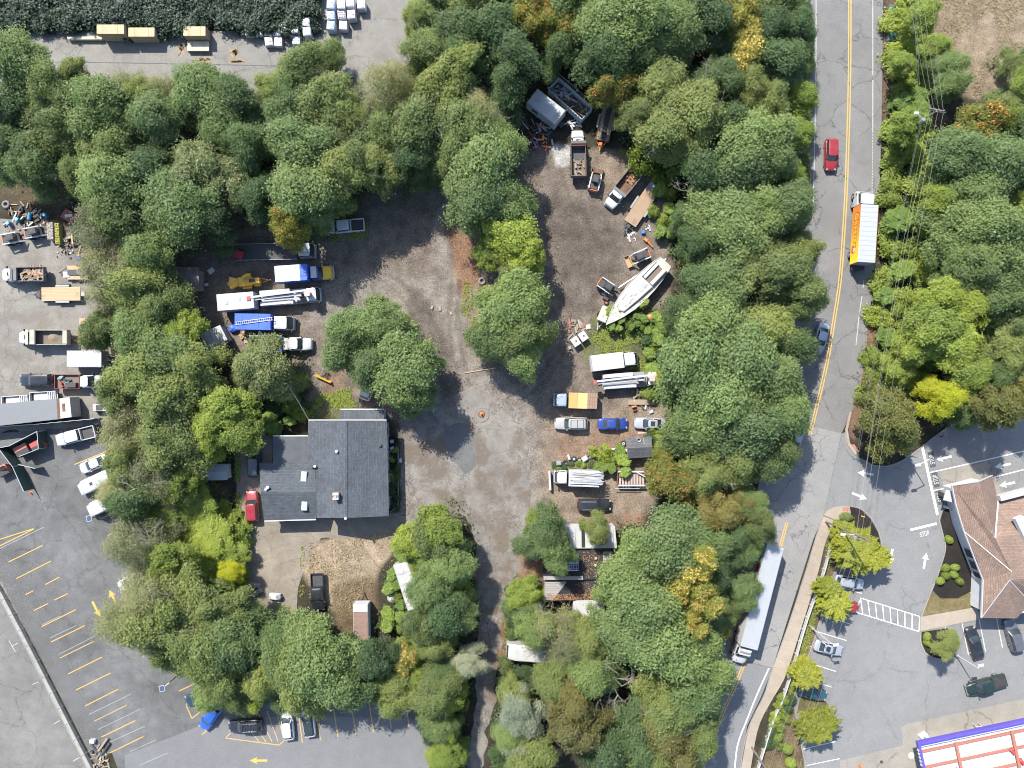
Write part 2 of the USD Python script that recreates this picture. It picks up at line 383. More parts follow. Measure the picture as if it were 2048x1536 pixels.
A_LOT2 = asphalt('dark_car_park_asphalt', (.100, .100, .098), .30, .3, .12, tint2=(.130, .130, .129), stain=.5)
A_YARD = asphalt('yard_paving', (.185, .176, .160), .18, .3, .10, stain=.35)
A_LEFT = asphalt('storage_yard_paving', (.185, .174, .155), .22, .4, .15, stain=.35, dirt=.35)
A_DRIVE = asphalt('broken_asphalt', (.178, .164, .147), .34, .95, .45, fine=.95, dirt=.8)
A_HOUSE = asphalt('house_yard_asphalt', (.190, .165, .133), .25, .5, .3, dirt=.25)
A_PATCH = asphalt('asphalt_repair', (.075, .078, .082), .15, .3, .3)
A_STREET = asphalt('side_street', (.135, .132, .124), .2, .4, .18, stain=.25, tint2=(.165, .161, .150))
CONC = asphalt('footpath_concrete', (.275, .235, .19), .12, 0, .1, speck=.2)
CONC2 = asphalt('apron_concrete', (.215, .20, .175), .15, .5, .10, speck=.25, stain=.15)
KERB = asphalt('kerb_stone', (.22, .21, .195), .2, 0, .1)
GRAVEL = asphalt('gravel', (.105, .104, .102), .2, 0, .1, speck=.9)
PW = paint('road_white', (.52, .52, .50), .7, wear=.35, scale=3, dirt=(.25, .25, .24))
PWOLD = paint('worn_road_white', (.36, .36, .35), .8, wear=.8, scale=4, dirt=(.16, .16, .155))
PY = paint('road_yellow', (.50, .30, .05), .7, wear=.35, scale=3, dirt=(.2, .17, .12))
PYOLD = paint('worn_road_yellow', (.40, .28, .10), .8, wear=.8, scale=4, dirt=(.15, .14, .12))

def sheet(name, px, mat, z=.006, rough=0.0, parent=None, seed=0):
    poly = Polygon(pp(px))
    if not poly.is_valid: poly = poly.buffer(0)
    if rough: poly = rough_edge(poly, rough, .7, seed)
    return struct(name, MB().poly(poly, z), mat, parent)
def line(road, name, px, w, mat, z, closed=False):
    return struct(name, MB().poly(ribbon(pp(px), w), z), mat, road)

north_yard = sheet('yard_paving', [(-70, 62), (632, 62), (640, -70), (850, -70), (850, 60), (840, 120), (800, 160), (740, 200), (640, 200), (560, 190), (-70, 200)], A_YARD, .006)
line(north_yard, 'paving_joint', [(-70, 122), (250, 126), (520, 131), (560, 133)], .10, A_PATCH, .010)
left_yard = sheet('storage_yard', [(-80, 425), (40, 445), (105, 462), (150, 500), (190, 560), (215, 640), (240, 780), (250, 845), (-80, 872)], A_LEFT, .006, .9, seed=4)
lot2 = sheet('lower_car_park', [(-80, 873), (250, 846), (300, 960), (330, 1120), (360, 1290), (430, 1395), (600, 1400), (845, 1392), (866, 1570), (247, 1570), (222, 1500), (210, 1470), (40, 1125), (0, 1105), (-80, 1060)], A_LOT2, .010)
sheet('lower_car_park_resurfaced', [(250, 1510), (430, 1440), (600, 1430), (858, 1440), (864, 1560), (250, 1560)], asphalt('resurfaced_asphalt', (.140, .141, .143), .1, 0), .014)
street = sheet('side_street', [(-80, 1110), (0, 1178), (188, 1540), (188, 1600), (-80, 1600)], A_STREET, .006)
gravel_strip = sheet('gravel_strip', [(-80, 1060), (0, 1105), (40, 1125), (120, 1290), (210, 1470), (222, 1500), (196, 1540), (4, 1165), (-80, 1105)], GRAVEL, .007)
drive = sheet('driveway', [(845, 820), (950, 770), (1000, 800), (1050, 830), (1062, 960), (1052, 1100), (1010, 1230), (992, 1340), (985, 1440), (960, 1570), (925, 1570), (945, 1440), (955, 1300), (948, 1100), (935, 1030), (815, 1050), (800, 1066), (780, 1066), (780, 1045), (800, 1025), (805, 840)], A_DRIVE, .007, 1.3, seed=9)
sheet('asphalt_patch', [(890, 850), (935, 848), (948, 880), (952, 930), (930, 948), (905, 925), (888, 890)], asphalt('patched_asphalt', (.105, .105, .104), .2, .3, .3), .011, .8, parent=drive, seed=2)
house_yard = sheet('house_yard', [(478, 1040), (500, 1030), (560, 1036), (780, 1028), (812, 1032), (812, 1064), (640, 1078), (618, 1110), (600, 1170), (590, 1230), (480, 1230), (476, 1140)], A_HOUSE, .010, .9, seed=5)
sheet('side_path', [(470, 870), (545, 870), (545, 1045), (476, 1050)], A_HOUSE, .0065, .2)

road = sheet('main_road', [(1612, -70), (1611, 100), (1611, 200), (1606, 330), (1606, 430), (1600, 560), (1574, 720), (1548, 837), (1683, 867), (1704, 822), (1722, 768), (1733, 705), (1735, 660), (1744, 590), (1752, 500), (1759, 384), (1763, 250), (1765, 120), (1767, -70)], A_ROADN, .006)
mid = sheet('road_concrete_section', [(1548, 837.5), (1683, 867.5), (1647, 1030), (1626, 1080), (1606, 1143), (1571, 1252), (1545, 1336), (1440, 1308), (1475, 1130), (1510, 1000)], A_ROADM, .006)
south = sheet('road_lower_section', [(1545, 1336.5), (1523, 1392), (1494, 1452), (1476, 1570), (1340, 1570), (1380, 1480), (1420, 1380), (1440, 1308.5)], A_ROADS, .006)
yl = [(1699.5, -70), (1699.5, 80), (1698, 200), (1695, 300), (1692, 384), (1687, 470), (1680, 560), (1668, 640), (1655, 720), (1638, 795), (1620, 868)]
yl2 = [(1574, 1045), (1556, 1110), (1537, 1180), (1516, 1250)]
yl3 = [(1492, 1318), (1471, 1370), (1440, 1440), (1415, 1510), (1390, 1580)]
for r, pts, off in ((road, yl, 2.3), (mid, yl2, 2.0), (south, yl3, 2.2)):
    for sgn in (-1, 1):
        line(r, 'centre_line', [(x + sgn * off, y + sgn * off * .2) for x, y in smooth_line(pts)], .15, PY, .010)
line(road, 'edge_line', smooth_line([(1632, -70), (1632, 100), (1630, 250), (1627, 384), (1625, 440)]), .13, PWOLD, .010)
for y0, y1 in ((-70, 150), (160, 265)): line(road, 'edge_line', [(1745.5, y0), (1745.5, y1)], .13, PWOLD, .010)
for y0 in range(268, 390, 6): line(road, 'edge_line_dash', [(1745.5 - (y0 - 268) * .012, y0), (1745.4 - (y0 - 268) * .012, y0 + 3.5)], .12, PWOLD, .010)
for a_, b_ in (((1728, 560), (1726, 575)), ((1724, 592), (1719, 625)), ((1718, 632), (1712, 690))): line(road, 'edge_line', [a_, b_], .13, PWOLD, .010)
line(south, 'edge_line', smooth_line([(1538, 1336), (1514, 1389), (1494, 1439), (1479, 1477), (1472, 1510), (1468, 1570)]), .22, PW, .010)
for a_ in ((1605, 850), (1645, 858)): pass
struct('paving_joint', MB().poly(ribbon(pp([(1548, 837.2), (1683, 867.2)]), .08), .0115), KERB, road)

def arrow(parent, px, py, deg, L=2.6, mat=PW, z=.016):
    """Painted lane arrow, centre at the pixel, pointing along deg (world, counter-clockwise from +x)."""
    c, s_ = math.cos(math.radians(deg)), math.sin(math.radians(deg)); o = W(px, py)
    pts = [(-L / 2, -.17), (.12 * L, -.17), (.05 * L, -.55), (L / 2, 0), (.05 * L, .55), (.12 * L, .17), (-L / 2, .17)]
    return struct('lane_arrow', MB().poly([(o[0] + x * c - y * s_, o[1] + x * s_ + y * c) for x, y in pts], z), mat, parent)
arrow(south, 1388, 1492, 60, 3.2)

lot = sheet('car_wash_lot', [(1683.5, 867), (1696, 862), (1701, 890), (1718, 914), (1748, 930), (1778, 931), (1805, 920), (1838, 897), (1872, 870), (1912, 843), (1990, 815), (2150, 770), (2150, 1620), (1613, 1580), (1606, 1510), (1596, 1460), (1589, 1428), (1588, 1387), (1612, 1325), (1624, 1290), (1642, 1230), (1661, 1168), (1680, 1100), (1664, 1060), (1647, 1031)], A_LOT, .010)
for a_, b_ in (((1661, 1168), (1724, 1187)), ((1642, 1230), (1703, 1249)), ((1624, 1260), (1693, 1281)), ((1619, 1292), (1630, 1296)), ((1610, 1323), (1672, 1343)), ((1631, 1364), (1663, 1374)),
               ((1598, 1464), (1665, 1449)), ((1606, 1498), (1671, 1483)), ((1613, 1531), (1680, 1517)), ((1924, 1247), (1937, 1310)), ((1958, 1238), (1971, 1303)), ((1993, 1236), (2005, 1296)), ((1891, 1253), (1893, 1272))):
    line(lot, 'bay_line', [a_, b_], .11, PW, .014)
cw = [(1721, 1196), (1840, 1232), (1838, 1262), (1714, 1226)]
for a_, b_ in (((1721, 1196), (1840, 1233)), ((1714, 1225), (1838, 1263)), ((1722, 1197), (1717, 1207))): line(lot, 'crossing_edge', [a_, b_], .14, PW, .014)
for k in range(9):
    t = k / 8; line(lot, 'crossing_bar', [(1721 + 118 * t, 1197 + 36 * t), (1725.5 + 112.5 * t, 1227.5 + 34.5 * t)], .14, PW, .0145)
line(lot, 'stop_line', [(1844.5, 894), (1875, 1030)], .42, PW, .014)
line(lot, 'stop_line', [(1820.5, 1060), (1873, 1047)], .36, PW, .014)
for pts in ([(1860, 945), (1980, 918), (2060, 899)], [(1868, 981), (1888, 977)], [(1985, 955), (2060, 936)]): line(lot, 'lane_line', pts, .16, PW, .0185)
for (x, y, d) in ((1887, 916, 192), (1731, 947, 172), (1719, 992, -22), (2005, 931, 192), (2014, 968, 192), (1782, 1114, -100), (1850, 1121, 80)): arrow(lot, x, y, d, 2.5, z=.0225)
def stop_word(px, py, deg, h=.70, dark=True):
    o = W(px, py); m = meshkit.text_mesh('STOP', h, .002); m.apply_scale([1.42 / (m.bounds[1][0] - m.bounds[0][0]), 1, 1]); b = m.bounds; m.apply_translation([-(b[0][0] + b[1][0]) / 2, -(b[0][1] + b[1][1]) / 2, 0])
    R = trimesh.transformations.rotation_matrix(math.radians(deg), [0, 0, 1]); c_, s_ = math.cos(math.radians(deg)), math.sin(math.radians(deg))
    if dark:
        hw, hh = (b[1][0] - b[0][0]) / 2 + .5, h / 2 + .1
        struct('stop_word_ground', MB().poly([(o[0] + x * c_ - y * s_, o[1] + x * s_ + y * c_) for x, y in ((-hw, -hh), (hw, -hh), (hw, hh), (-hw, hh))], .0163), A_PATCH, lot)
    m.apply_transform(R); m.apply_translation([o[0], o[1], .0195])
    struct('stop_word', (np.array(m.vertices), np.array(m.faces)), PW, lot)
stop_word(1863.5, 919, 101); stop_word(1871, 959, 101); stop_word(1879, 994, 101); stop_word(1849, 1067.5, 12, .72, False)
sheet('wash_bay_concrete', [(1878, 942), (1978, 919), (2004, 990), (1990, 1010), (1890, 1000), (1886, 968)], CONC2, .0140, parent=lot)
sheet('concrete_apron', [(1803, 1455), (1812, 1448), (2150, 1376), (2150, 1600), (1680, 1600), (1680, 1521), (1806, 1491)], CONC2, .0145)

def kerb(px, w=.16, h=.13, parent=None, closed=False):
    pts = pp(smooth_line(px, 5)); g_ = LineString(pts).buffer(w / 2, cap_style=2)
    m = MB()
    for p in getattr(g_, 'geoms', [g_]): m.prism(list(p.exterior.coords)[:-1], 0, h)
    return struct('kerb', m, KERB, parent)
kerb([(1690, 868), (1692, 890), (1700, 908), (1716, 918), (1748, 931), (1778, 932), (1805, 921), (1838, 898), (1872, 871), (1912, 844)])
line(lot, 'kerb_top', [(1912, 844), (1990, 816), (2100, 785)], .1, KERB, .0145)
kerb([(1700, 1012), (1720, 1017), (1742, 1036), (1757, 1065), (1763, 1092), (1762, 1110)])
kerb([(1898, 1012), (1884, 1021), (1878, 1040), (1884, 1065), (1890, 1090), (1887, 1112), (1874, 1152), (1857, 1194), (1842, 1233)])
kerb([(1841, 1263), (1841, 1285), (1850, 1305), (1866, 1315), (1878, 1318)])
kerb([(1588, 1386), (1625, 1397), (1650, 1401), (1657, 1410), (1655, 1418), (1632, 1422), (1592, 1428)])
kerb([(1592, 1430), (1596, 1460), (1606, 1510), (1613, 1545)], .12); kerb([(1678, 1110), (1661, 1168), (1624, 1290), (1610, 1325), (1589, 1386)], .12)
kerb([(1645, 1030), (1630, 1080), (1611, 1143), (1576, 1252), (1540, 1352), (1528, 1390), (1498, 1452), (1484, 1510), (1478, 1560)], .14)
# beds and grass inside the kerbs
MULCH = asphalt('bark_mulch', (.020, .017, .015), .4, 0, .1, speck=.9)
LAWN = asphalt('dry_lawn', (.12, .105, .045), .5, 0, .1, speck=.7, tint2=(.16, .125, .06))
def bed(name, px, mat, z=.10):
    return struct(name, MB().prism(pp(px), .02, z), mat)
bed('mulch_bed', [(1700, 1014), (1720, 1018), (1741, 1038), (1756, 1066), (1762, 1093), (1760, 1108), (1700, 1112), (1690, 1060)], MULCH)
bed('mulch_bed', [(1898, 1014), (1886, 1022), (1880, 1040), (1886, 1065), (1892, 1090), (1889, 1113), (1876, 1153), (1864, 1180), (1880, 1196), (1915, 1196), (1945, 1180), (1950, 1100), (1925, 1012)], MULCH)
bed('lawn', [(1863, 1181), (1880, 1197), (1915, 1197), (1938, 1182), (1950, 1214), (1845, 1231)], LAWN)
bed('mulch_bed', [(1842, 1264), (1895, 1256), (1896, 1300), (1880, 1317), (1866, 1314), (1851, 1304), (1843, 1285)], MULCH)
bed('grass_island', [(1600, 1390), (1625, 1398), (1650, 1402), (1656, 1410), (1654, 1417), (1632, 1421), (1594, 1427)], LAWN)
bed('entrance_path', [(1840, 1234), (1950, 1214), (1966, 1236), (1950, 1240), (1840, 1262)], CONC, .11)
# footpath of separate slabs
walk = UsdGeom.Xform.Define(stage, '/World/footpath').GetPrim(); walk.SetCustomDataByKey('kind', 'structure'); walk = '/World/footpath'
Lp = smooth_line([(1646, 1032), (1631, 1080), (1612, 1143), (1577, 1252), (1541, 1352), (1529, 1390), (1499, 1452), (1481, 1540)], 12)
Rp = smooth_line([(1672, 1043), (1651, 1082), (1636, 1143), (1603, 1252), (1570, 1352), (1549, 1390), (1517, 1452), (1500, 1540)], 12)
Ll, Rl = LineString(pp(Lp)), LineString(pp(Rp)); n = 27
for k in range(n):
    q = [L.interpolate(t, normalized=True) for L, t in ((Ll, (k + .006) / n), (Rl, (k + .006) / n), (Rl, (k + .994) / n), (Ll, (k + .994) / n))]
    struct('slab', MB().prism([(p.x, p.y) for p in q], .01, .125 + .006 * ((k * 7) % 3)), CONC, walk)
struct('slab', MB().prism(pp([(1647, 1030), (1655, 1020), (1671, 1013), (1698, 1012), (1701, 1026), (1676, 1042)]), .01, .128), CONC, walk)
struct('tactile_pad', MB().prism(pp([(1684, 1014), (1697, 1013.5), (1699, 1021), (1685, 1023)]), .12, .134), paint('brick_red_pad', (.30, .13, .10), .8), walk)
struct('tactile_pad', MB().prism(pp([(1702, 890), (1708, 888), (1718, 903), (1712, 906)]), .02, .05), paint('brick_red_pad', (.30, .13, .10), .8), walk)
struct('slab', MB().prism(pp([(1699, 823), (1703, 824), (1695, 860), (1699, 885), (1715, 908), (1711, 911), (1695, 890), (1690, 860)]), .0, .1), CONC, walk)

# lower car park markings
def bay(x0, y0, x1, y1, m=PY, w=.12): line(lot2, 'bay_line', [(x0, y0), (x1, y1)], w, m, .0185)
for q in ((-5, 1080, 68, 1057), (-5, 1094, 68, 1058), (17, 1124, 85, 1091), (33, 1157, 102, 1122), (84, 1253, 152, 1219), (102, 1284, 170, 1251), (136, 1348, 204, 1314), (152, 1380, 221, 1346), (170, 1412, 237, 1378), (203, 1474, 271, 1441), (219, 1506, 287, 1473),
          (336, 1330, 345, 1348), (345, 1348, 403, 1323), (358, 1382, 405, 1360), (373, 1412, 384, 1437), (384, 1437, 435, 1394), (404, 1469, 421, 1456), (595, 1413, 605, 1486), (632, 1425, 641, 1480), (667, 1417, 676, 1474), (702, 1405, 712, 1469), (736, 1390, 747, 1464), (773, 1392, 783, 1458), (811, 1400, 818, 1452),
          (149, 929, 220, 900), (180, 996, 192, 990), (198, 1033, 201, 1038), (201, 1038, 222, 1028), (215, 1071, 243, 1059), (451, 1476, 558, 1490), (451, 1476, 461, 1466), (558, 1490, 568, 1482), (568, 1482, 557, 1412)): bay(*q)
for q in ((51, 1189, 66, 1182), (91, 1169, 119, 1154), (68, 1221, 96, 1207), (109, 1200, 136, 1187)): bay(*q)
for q in ((120, 1316, 187, 1283), (189, 1442, 254, 1410)): bay(*q, m=PYOLD)
for k in range(5): bay(480 + k * 18, 1437 - k * 5, 520 + k * 12 + (k > 2) * 0, 1485 - k * 1, PY, .10)
for q in ((0, 1097, 88, 1054), (85, 1249, 120, 1232), (100, 1276, 152, 1251), (117, 1309, 190, 1272), (178, 1429, 262, 1388), (196, 1459, 281, 1418), (212, 1488, 290, 1452), (260, 1503, 312, 1480), (280, 1530, 335, 1506)): bay(*q, m=PWOLD, w=.05)
arrow(lot2, 193, 1219, -63, 2.8, PY, .0225); arrow(lot2, 226, 1194, 117, 2.4, PY, .0225); arrow(lot2, 517, 1521, 180, 2.7, PY, .0225)
for q in ((18, 1281, 31, 1304), (24, 1292, 36, 1286), (65, 1369, 77, 1364), (107, 1448, 120, 1441), (146, 1522, 159, 1515)): line(street, 'edge_mark', [(q[0], q[1]), (q[2], q[3])], .1, PWOLD, .010)
# ------------------------------------------------------------------ trees and shrubs
def leaf_mat(name, a, b, c, tr=.45):
    a, b, c = [tuple(min(.7, x * k) for x, k in zip(q, (1.96, 1.76, 1.66))) for q in (a, b, c)]
    g = G(obj=True)
    r = g.node('geometry') + '.random_per_island'; o = g.node('object_info') + '.random'
    n = g.noise(.9, 4, .7); n2 = g.noise(.09, 2, vec=g.node('geometry') + '.position')
    k = g.math('add', g.math('multiply', r, .34), g.math('add', g.math('multiply', n, .66), .06))
    col = g.ramp(k, [(.22, a), (.55, b), (.88, c)])
    col = g.mix(1.0, col, g.ramp(o, [(0, (.72, .76, .80)), (.35, (.9, .95, .92)), (.65, (1.05, 1.04, 1.0)), (1, (1.22, 1.2, 1.06))]), 'multiply')
    col = g.mix(1.0, col, g.ramp(n2, [(.3, (.88, .92, 1.0)), (.7, (1.07, 1.04, .95))]), 'multiply')
    p = g.node('principled_bsdf', base_color=col, roughness=.55, specular_ior_level=.3)
    t = g.node('translucent_bsdf', color=g.mix(1.0, col, (1.1, 1.25, .6), 'multiply'))
    m = g.node('mix_closure', fac=tr, closure1=p + '.BSDF', closure2=t + '.BSDF')
    return usdkit.material(stage, '/World/Looks/' + name, g.n, g.l, surface=m + '.closure')
BARK = asphalt('bark', (.085, .068, .052), .4, 0, .1, speck=.6)
DEADWOOD = asphalt('bleached_dead_wood', (.30, .275, .245), .2, 0, .1, speck=.3)
TWIG = asphalt('pale_twig', (.20, .185, .155), .3, 0, .1, speck=.3)

def quads(p, n, size, rng, asp=.62):
    """One small leaf-like face at every point p, facing n."""
    n = n / np.linalg.norm(n, axis=1, keepdims=True)
    t = np.cross(n, rng.normal(size=n.shape)); t /= np.maximum(np.linalg.norm(t, axis=1, keepdims=True), 1e-6)
    b = np.cross(n, t); s = size[:, None]
    v = np.stack([p - t * s, p + b * s * asp - t * s * .1, p + t * s, p - b * s * asp - t * s * .1], 1).reshape(-1, 3)
    i = np.arange(len(p))[:, None] * 4
    return v, np.vstack([i + [0, 1, 2], i + [0, 2, 3]])

def crown(seed, R, top, bottom, n_lobes, n_leaf, leaf, lobe=(.26, .40), dome=.62, squash=.72, clump=14, spread=.34, up=1.0, gap=.36):
    """Leaves in clumps on the lobes of an uneven dome. Returns (vertices, faces), lobe centres."""
    rng = np.random.default_rng(seed); L = []
    nl = rng.integers(6, 10); a0 = rng.uniform(0, 6.28); tries = 0
    az = a0 + np.arange(nl) * 2 * math.pi / nl + rng.normal(size=nl) * .22
    ln = R * rng.uniform(.52, 1.14, nl); hz = rng.uniform(.62, 1.05, nl)
    while len(L) < n_lobes and tries < 6000:
        tries += 1
        k = rng.integers(0, nl); t = rng.uniform(0, 1) ** .75 if tries > 3 else .05
        d = t * ln[k] / R; a = az[k] + rng.normal() * .30 * (1.2 - t)
        r = R * rng.uniform(*lobe) * (1.12 - .42 * t) * .92
        x, y = ln[k] * t * .86 * math.cos(a), ln[k] * t * .86 * math.sin(a)
        z = bottom + (top - bottom) * hz[k] * (1 - dome * d ** 1.7) - r * squash + rng.uniform(-.16, .07) * (top - bottom)
        if all((x - q[0]) ** 2 + (y - q[1]) ** 2 > (.50 * (r + q[3])) ** 2 for q in L): L.append((x, y, z, r))
    L = np.array(L); w = L[:, 3] ** 2; w /= w.sum()
    nc = n_leaf // clump
    k = rng.choice(len(L), nc, p=w)
    d = rng.normal(size=(nc, 3)); d[:, 2] = np.abs(d[:, 2]) * 1.05 - .42; d /= np.linalg.norm(d, axis=1, keepdims=True)
    bump = .50 + .86 * meshkit.noise(d * 3.3 + k[:, None] * 5.7, seed + 1) + rng.uniform(-.12, .10, nc)
    sprig = rng.random(nc) < .11; bump = np.where(sprig, np.maximum(bump, .92) * rng.uniform(1.08, 1.42, nc), bump)
    c = L[k, :3] + d * (L[k, 3] * bump)[:, None] * [1, 1, squash]
    if gap:
        keep = .6 * meshkit.noise(c * .62 + seed, seed + 2) + .4 * meshkit.noise(c * 1.5 + seed, seed + 3) > gap; c, d = c[keep], d[keep]
    m = len(c)
    p = np.repeat(c, clump, 0) + rng.normal(size=(m * clump, 3)) * [spread, spread, spread * .6]
    n = np.repeat(d, clump, 0) * .6 + rng.normal(size=(m * clump, 3)) * .48 + [0, 0, up]
    return quads(p, n, leaf * rng.uniform(.65, 1.3, m * clump), rng), L

def trunk_of(L, seed, r0=.22, bottom=0.0):
    m = MB(); rng = np.random.default_rng(seed)
    zt = L[:, 2].mean() * .75
    m.tube([(0, 0, 0), (.08, -.05, zt * .5), (0, .05, zt)], [r0, r0 * .8, r0 * .6], 7)
    for q in L[rng.permutation(len(L))[:7]]:
        e = q[:3] * [.9, .9, 1]; s_ = np.array([0, 0, zt * rng.uniform(.55, .95)])
        m.tube([s_, (s_ + e) / 2 + [0, 0, -.2], e], [r0 * .45, r0 * .3, r0 * .12], 5)
    return m

def branches(m, p, d, length, r, depth, rng, droop=.0, split=3, wig=.25):
    """A forking bare branch."""
    pts = [np.array(p, float)]; d = np.array(d, float) / np.linalg.norm(d)
    for i in range(4):
        d = d + rng.normal(size=3) * wig * .6; d[2] -= droop; d /= np.linalg.norm(d)
        pts.append(pts[-1] + d * length / 4)
    m.tube(pts, np.linspace(r, r * .5, 5), 4)
    if depth:
        for k in range(split):
            i = rng.integers(2, 5) if k else 4
            nd = d + rng.normal(size=3) * .62; nd[2] = nd[2] * .6
            branches(m, pts[i], nd, length * rng.uniform(.5, .72), r * .55, depth - 1, rng, droop, split, wig)

def fronds(seed, n, length, z, leaflet=.13, pairs=12, droop=.45, core=.3):
    """Long drooping leaves set with leaflets, radiating from the stem tips (sumac, young honey locust)."""
    rng = np.random.default_rng(seed); P, N, S = [], [], []
    for k in range(n):
        a = rng.uniform(0, 2 * math.pi); h = z * rng.uniform(.5, 1.0); l = length * rng.uniform(.6, 1.1)
        start = np.array([math.cos(a), math.sin(a), 0]) * rng.uniform(0, core * length) * (1.4 - h / z) + [0, 0, h]
        b = a + rng.normal() * .35; el = rng.uniform(.1, .7) * (h / z)
        d = np.array([math.cos(b) * math.cos(el), math.sin(b) * math.cos(el), math.sin(el)]); side = np.cross(d, [0, 0, 1.0]); side /= np.linalg.norm(side)
        for i in range(pairs):
            t = (i + 1) / pairs; c = start + d * l * t - np.array([0, 0, droop * l * t * t])
            wd = leaflet * 2.4 * math.sin(math.pi * min(1, t * .8 + .2)) + .04
            for sg in (-1, 1): P.append(c + side * sg * wd * .55 + rng.normal(size=3) * .03); N.append(np.array([rng.normal() * .35, rng.normal() * .35, 1.0])); S.append(wd * rng.uniform(.8, 1.2))
    return quads(np.array(P), np.array(N), np.array(S), rng, .5)

def clusters(L, seed, n, size, puff=9):
    """Seed or flower heads standing on top of the crown."""
    rng = np.random.default_rng(seed); k = rng.choice(len(L), n, p=L[:, 3] ** 2 / (L[:, 3] ** 2).sum())
    d = rng.normal(size=(n, 3)); d[:, 2] = np.abs(d[:, 2]) + .25; d /= np.linalg.norm(d, axis=1, keepdims=True)
    c = L[k, :3] + d * (L[k, 3] * rng.uniform(.92, 1.14, n))[:, None] * [1, 1, .85]
    p = np.repeat(c, puff, 0) + rng.normal(size=(n * puff, 3)) * size * .55
    return quads(p, rng.normal(size=p.shape) + [0, 0, .8], np.full(len(p), size * .42) * rng.uniform(.7, 1.3, len(p)), rng)

SPEC = {  # kind: (words, colours, crown arguments)
    'locust': ('feathery blue-green', ((.052, .084, .032), (.088, .124, .052), (.132, .170, .084)), dict(n_lobes=17, n_leaf=33712, leaf=0.121, spread=.36)),
    'olive': ('mottled olive-green', ((.057, .081, .028), (.097, .122, .044), (.148, .166, .064)), dict(n_lobes=21, n_leaf=31465, leaf=0.116, spread=.30, lobe=(.20, .33))),
    'dark': ('dark green', ((.028, .052, .022), (.050, .080, .034), (.085, .118, .050)), dict(n_lobes=18, n_leaf=30341, leaf=0.121, lobe=(.22, .36))),
    'lime': ('bright lime-green', ((.078, .112, .024), (.130, .168, .036), (.195, .225, .060)), dict(n_lobes=20, n_leaf=26970, leaf=0.134, lobe=(.2, .32), spread=.28, dome=.6)),
    'yellow': ('vivid yellow-green', ((.15, .17, .012), (.22, .23, .016), (.29, .28, .022)), dict(n_lobes=16, n_leaf=24722, leaf=0.121, lobe=(.22, .34))),
    'seed': ('orange-seeded', ((.062, .080, .018), (.110, .120, .026), (.180, .160, .034)), dict(n_lobes=18, n_leaf=24722, leaf=0.134, lobe=(.2, .32))),
    'gold': ('golden-yellow clustered', ((.066, .085, .020), (.120, .130, .030), (.21, .18, .04)), dict(n_lobes=18, n_leaf=24722, leaf=0.127, lobe=(.2, .32))),
    'brown': ('bronze-brown', ((.058, .062, .022), (.094, .088, .031), (.138, .118, .041)), dict(n_lobes=24, n_leaf=33712, leaf=0.103, lobe=(.18, .26), dome=.6, spread=.24)),
    'silver': ('silver-leaved', ((.10, .12, .09), (.16, .18, .14), (.22, .24, .20)), dict(n_lobes=16, n_leaf=24722, leaf=0.116, lobe=(.22, .34))),
    'pale': ('pale-blossomed', ((.055, .078, .032), (.09, .110, .05), (.14, .15, .075)), dict(n_lobes=22, n_leaf=26970, leaf=0.121, lobe=(.2, .3))),
    'willow': ('thin grey-green', ((.075, .088, .045), (.120, .130, .072), (.175, .18, .105)), dict(n_lobes=17, n_leaf=23598, leaf=0.097, spread=.42, gap=.50)),
    'holly': ('dense rounded olive', ((.052, .062, .018), (.095, .098, .030), (.150, .125, .036)), dict(n_lobes=34, n_leaf=35960, leaf=0.103, lobe=(.14, .22), dome=.75, spread=.22)),
}
CLS = {'seed': ('seed_clusters', leaf_mat('orange_seed_heads', (.17, .08, .025), (.235, .11, .035), (.29, .15, .05), .2), 230, .30),
       'gold': ('seed_clusters', leaf_mat('golden_seed_heads', (.21, .165, .042), (.28, .225, .068), (.34, .285, .115), .2), 560, .30),
       'pale': ('blossom_clusters', leaf_mat('pale_blossom', (.13, .14, .07), (.18, .19, .11), (.24, .24, .15), .2), 330, .26)}
PROTO = {}
Usd_class = stage.CreateClassPrim('/World/tree_kinds')
def proto(kind, i, L, leafmesh, mat, extra=(), trunk=True, bark=None, smooth=False):
    p = UsdGeom.Xform.Define(stage, f'/World/tree_kinds/{kind}_{i}'); path = str(p.GetPath())
    if trunk: usdkit.mesh(stage, path + '/trunk', (L if isinstance(L, MB) else trunk_of(L, i + 7)).get(), bark or BARK)
    usdkit.mesh(stage, path + '/crown', leafmesh, mat)
    for nm, me, ma in extra: usdkit.mesh(stage, path + '/' + nm, me.get() if hasattr(me, 'get') else me, ma).GetPrim().SetCustomDataByKey('kind', 'stuff')
    PROTO.setdefault(kind, []).append(path)
BASE_R, BASE_TOP = 4.5, 9.0
MATS = {}
for si, (kind, (words, cols3, kw)) in enumerate(SPEC.items()):
    MATS[kind] = leaf_mat(kind + '_leaves', *cols3)
    for v in range({'locust': 5, 'olive': 5, 'dark': 3}.get(kind, 2)):
        me, L = crown(si * 31 + v * 7 + 5, BASE_R, BASE_TOP, 2.6, **kw)
        ex = []
        if kind in CLS: nm, ma, n_, sz = CLS[kind]; ex.append((nm, clusters(L, si + v * 3, n_, sz), ma))
        if kind == 'willow' or (kind == 'olive' and v % 2):
            rng = np.random.default_rng(si + v); tw = MB()
            for q in L[rng.permutation(len(L))[:9 if kind == 'willow' else 4]]:
                s_ = q[:3] * [.75, .75, 1] + [0, 0, q[3] * .5]
                branches(tw, s_, q[:3] * [1, 1, 0] + rng.normal(size=3) * .5 + [0, 0, .8], 1.9, .035, 2, rng, .05, 3)
            ex.append(('bare_twigs', tw, TWIG))
        proto(kind, v, L, me, MATS[kind], ex)
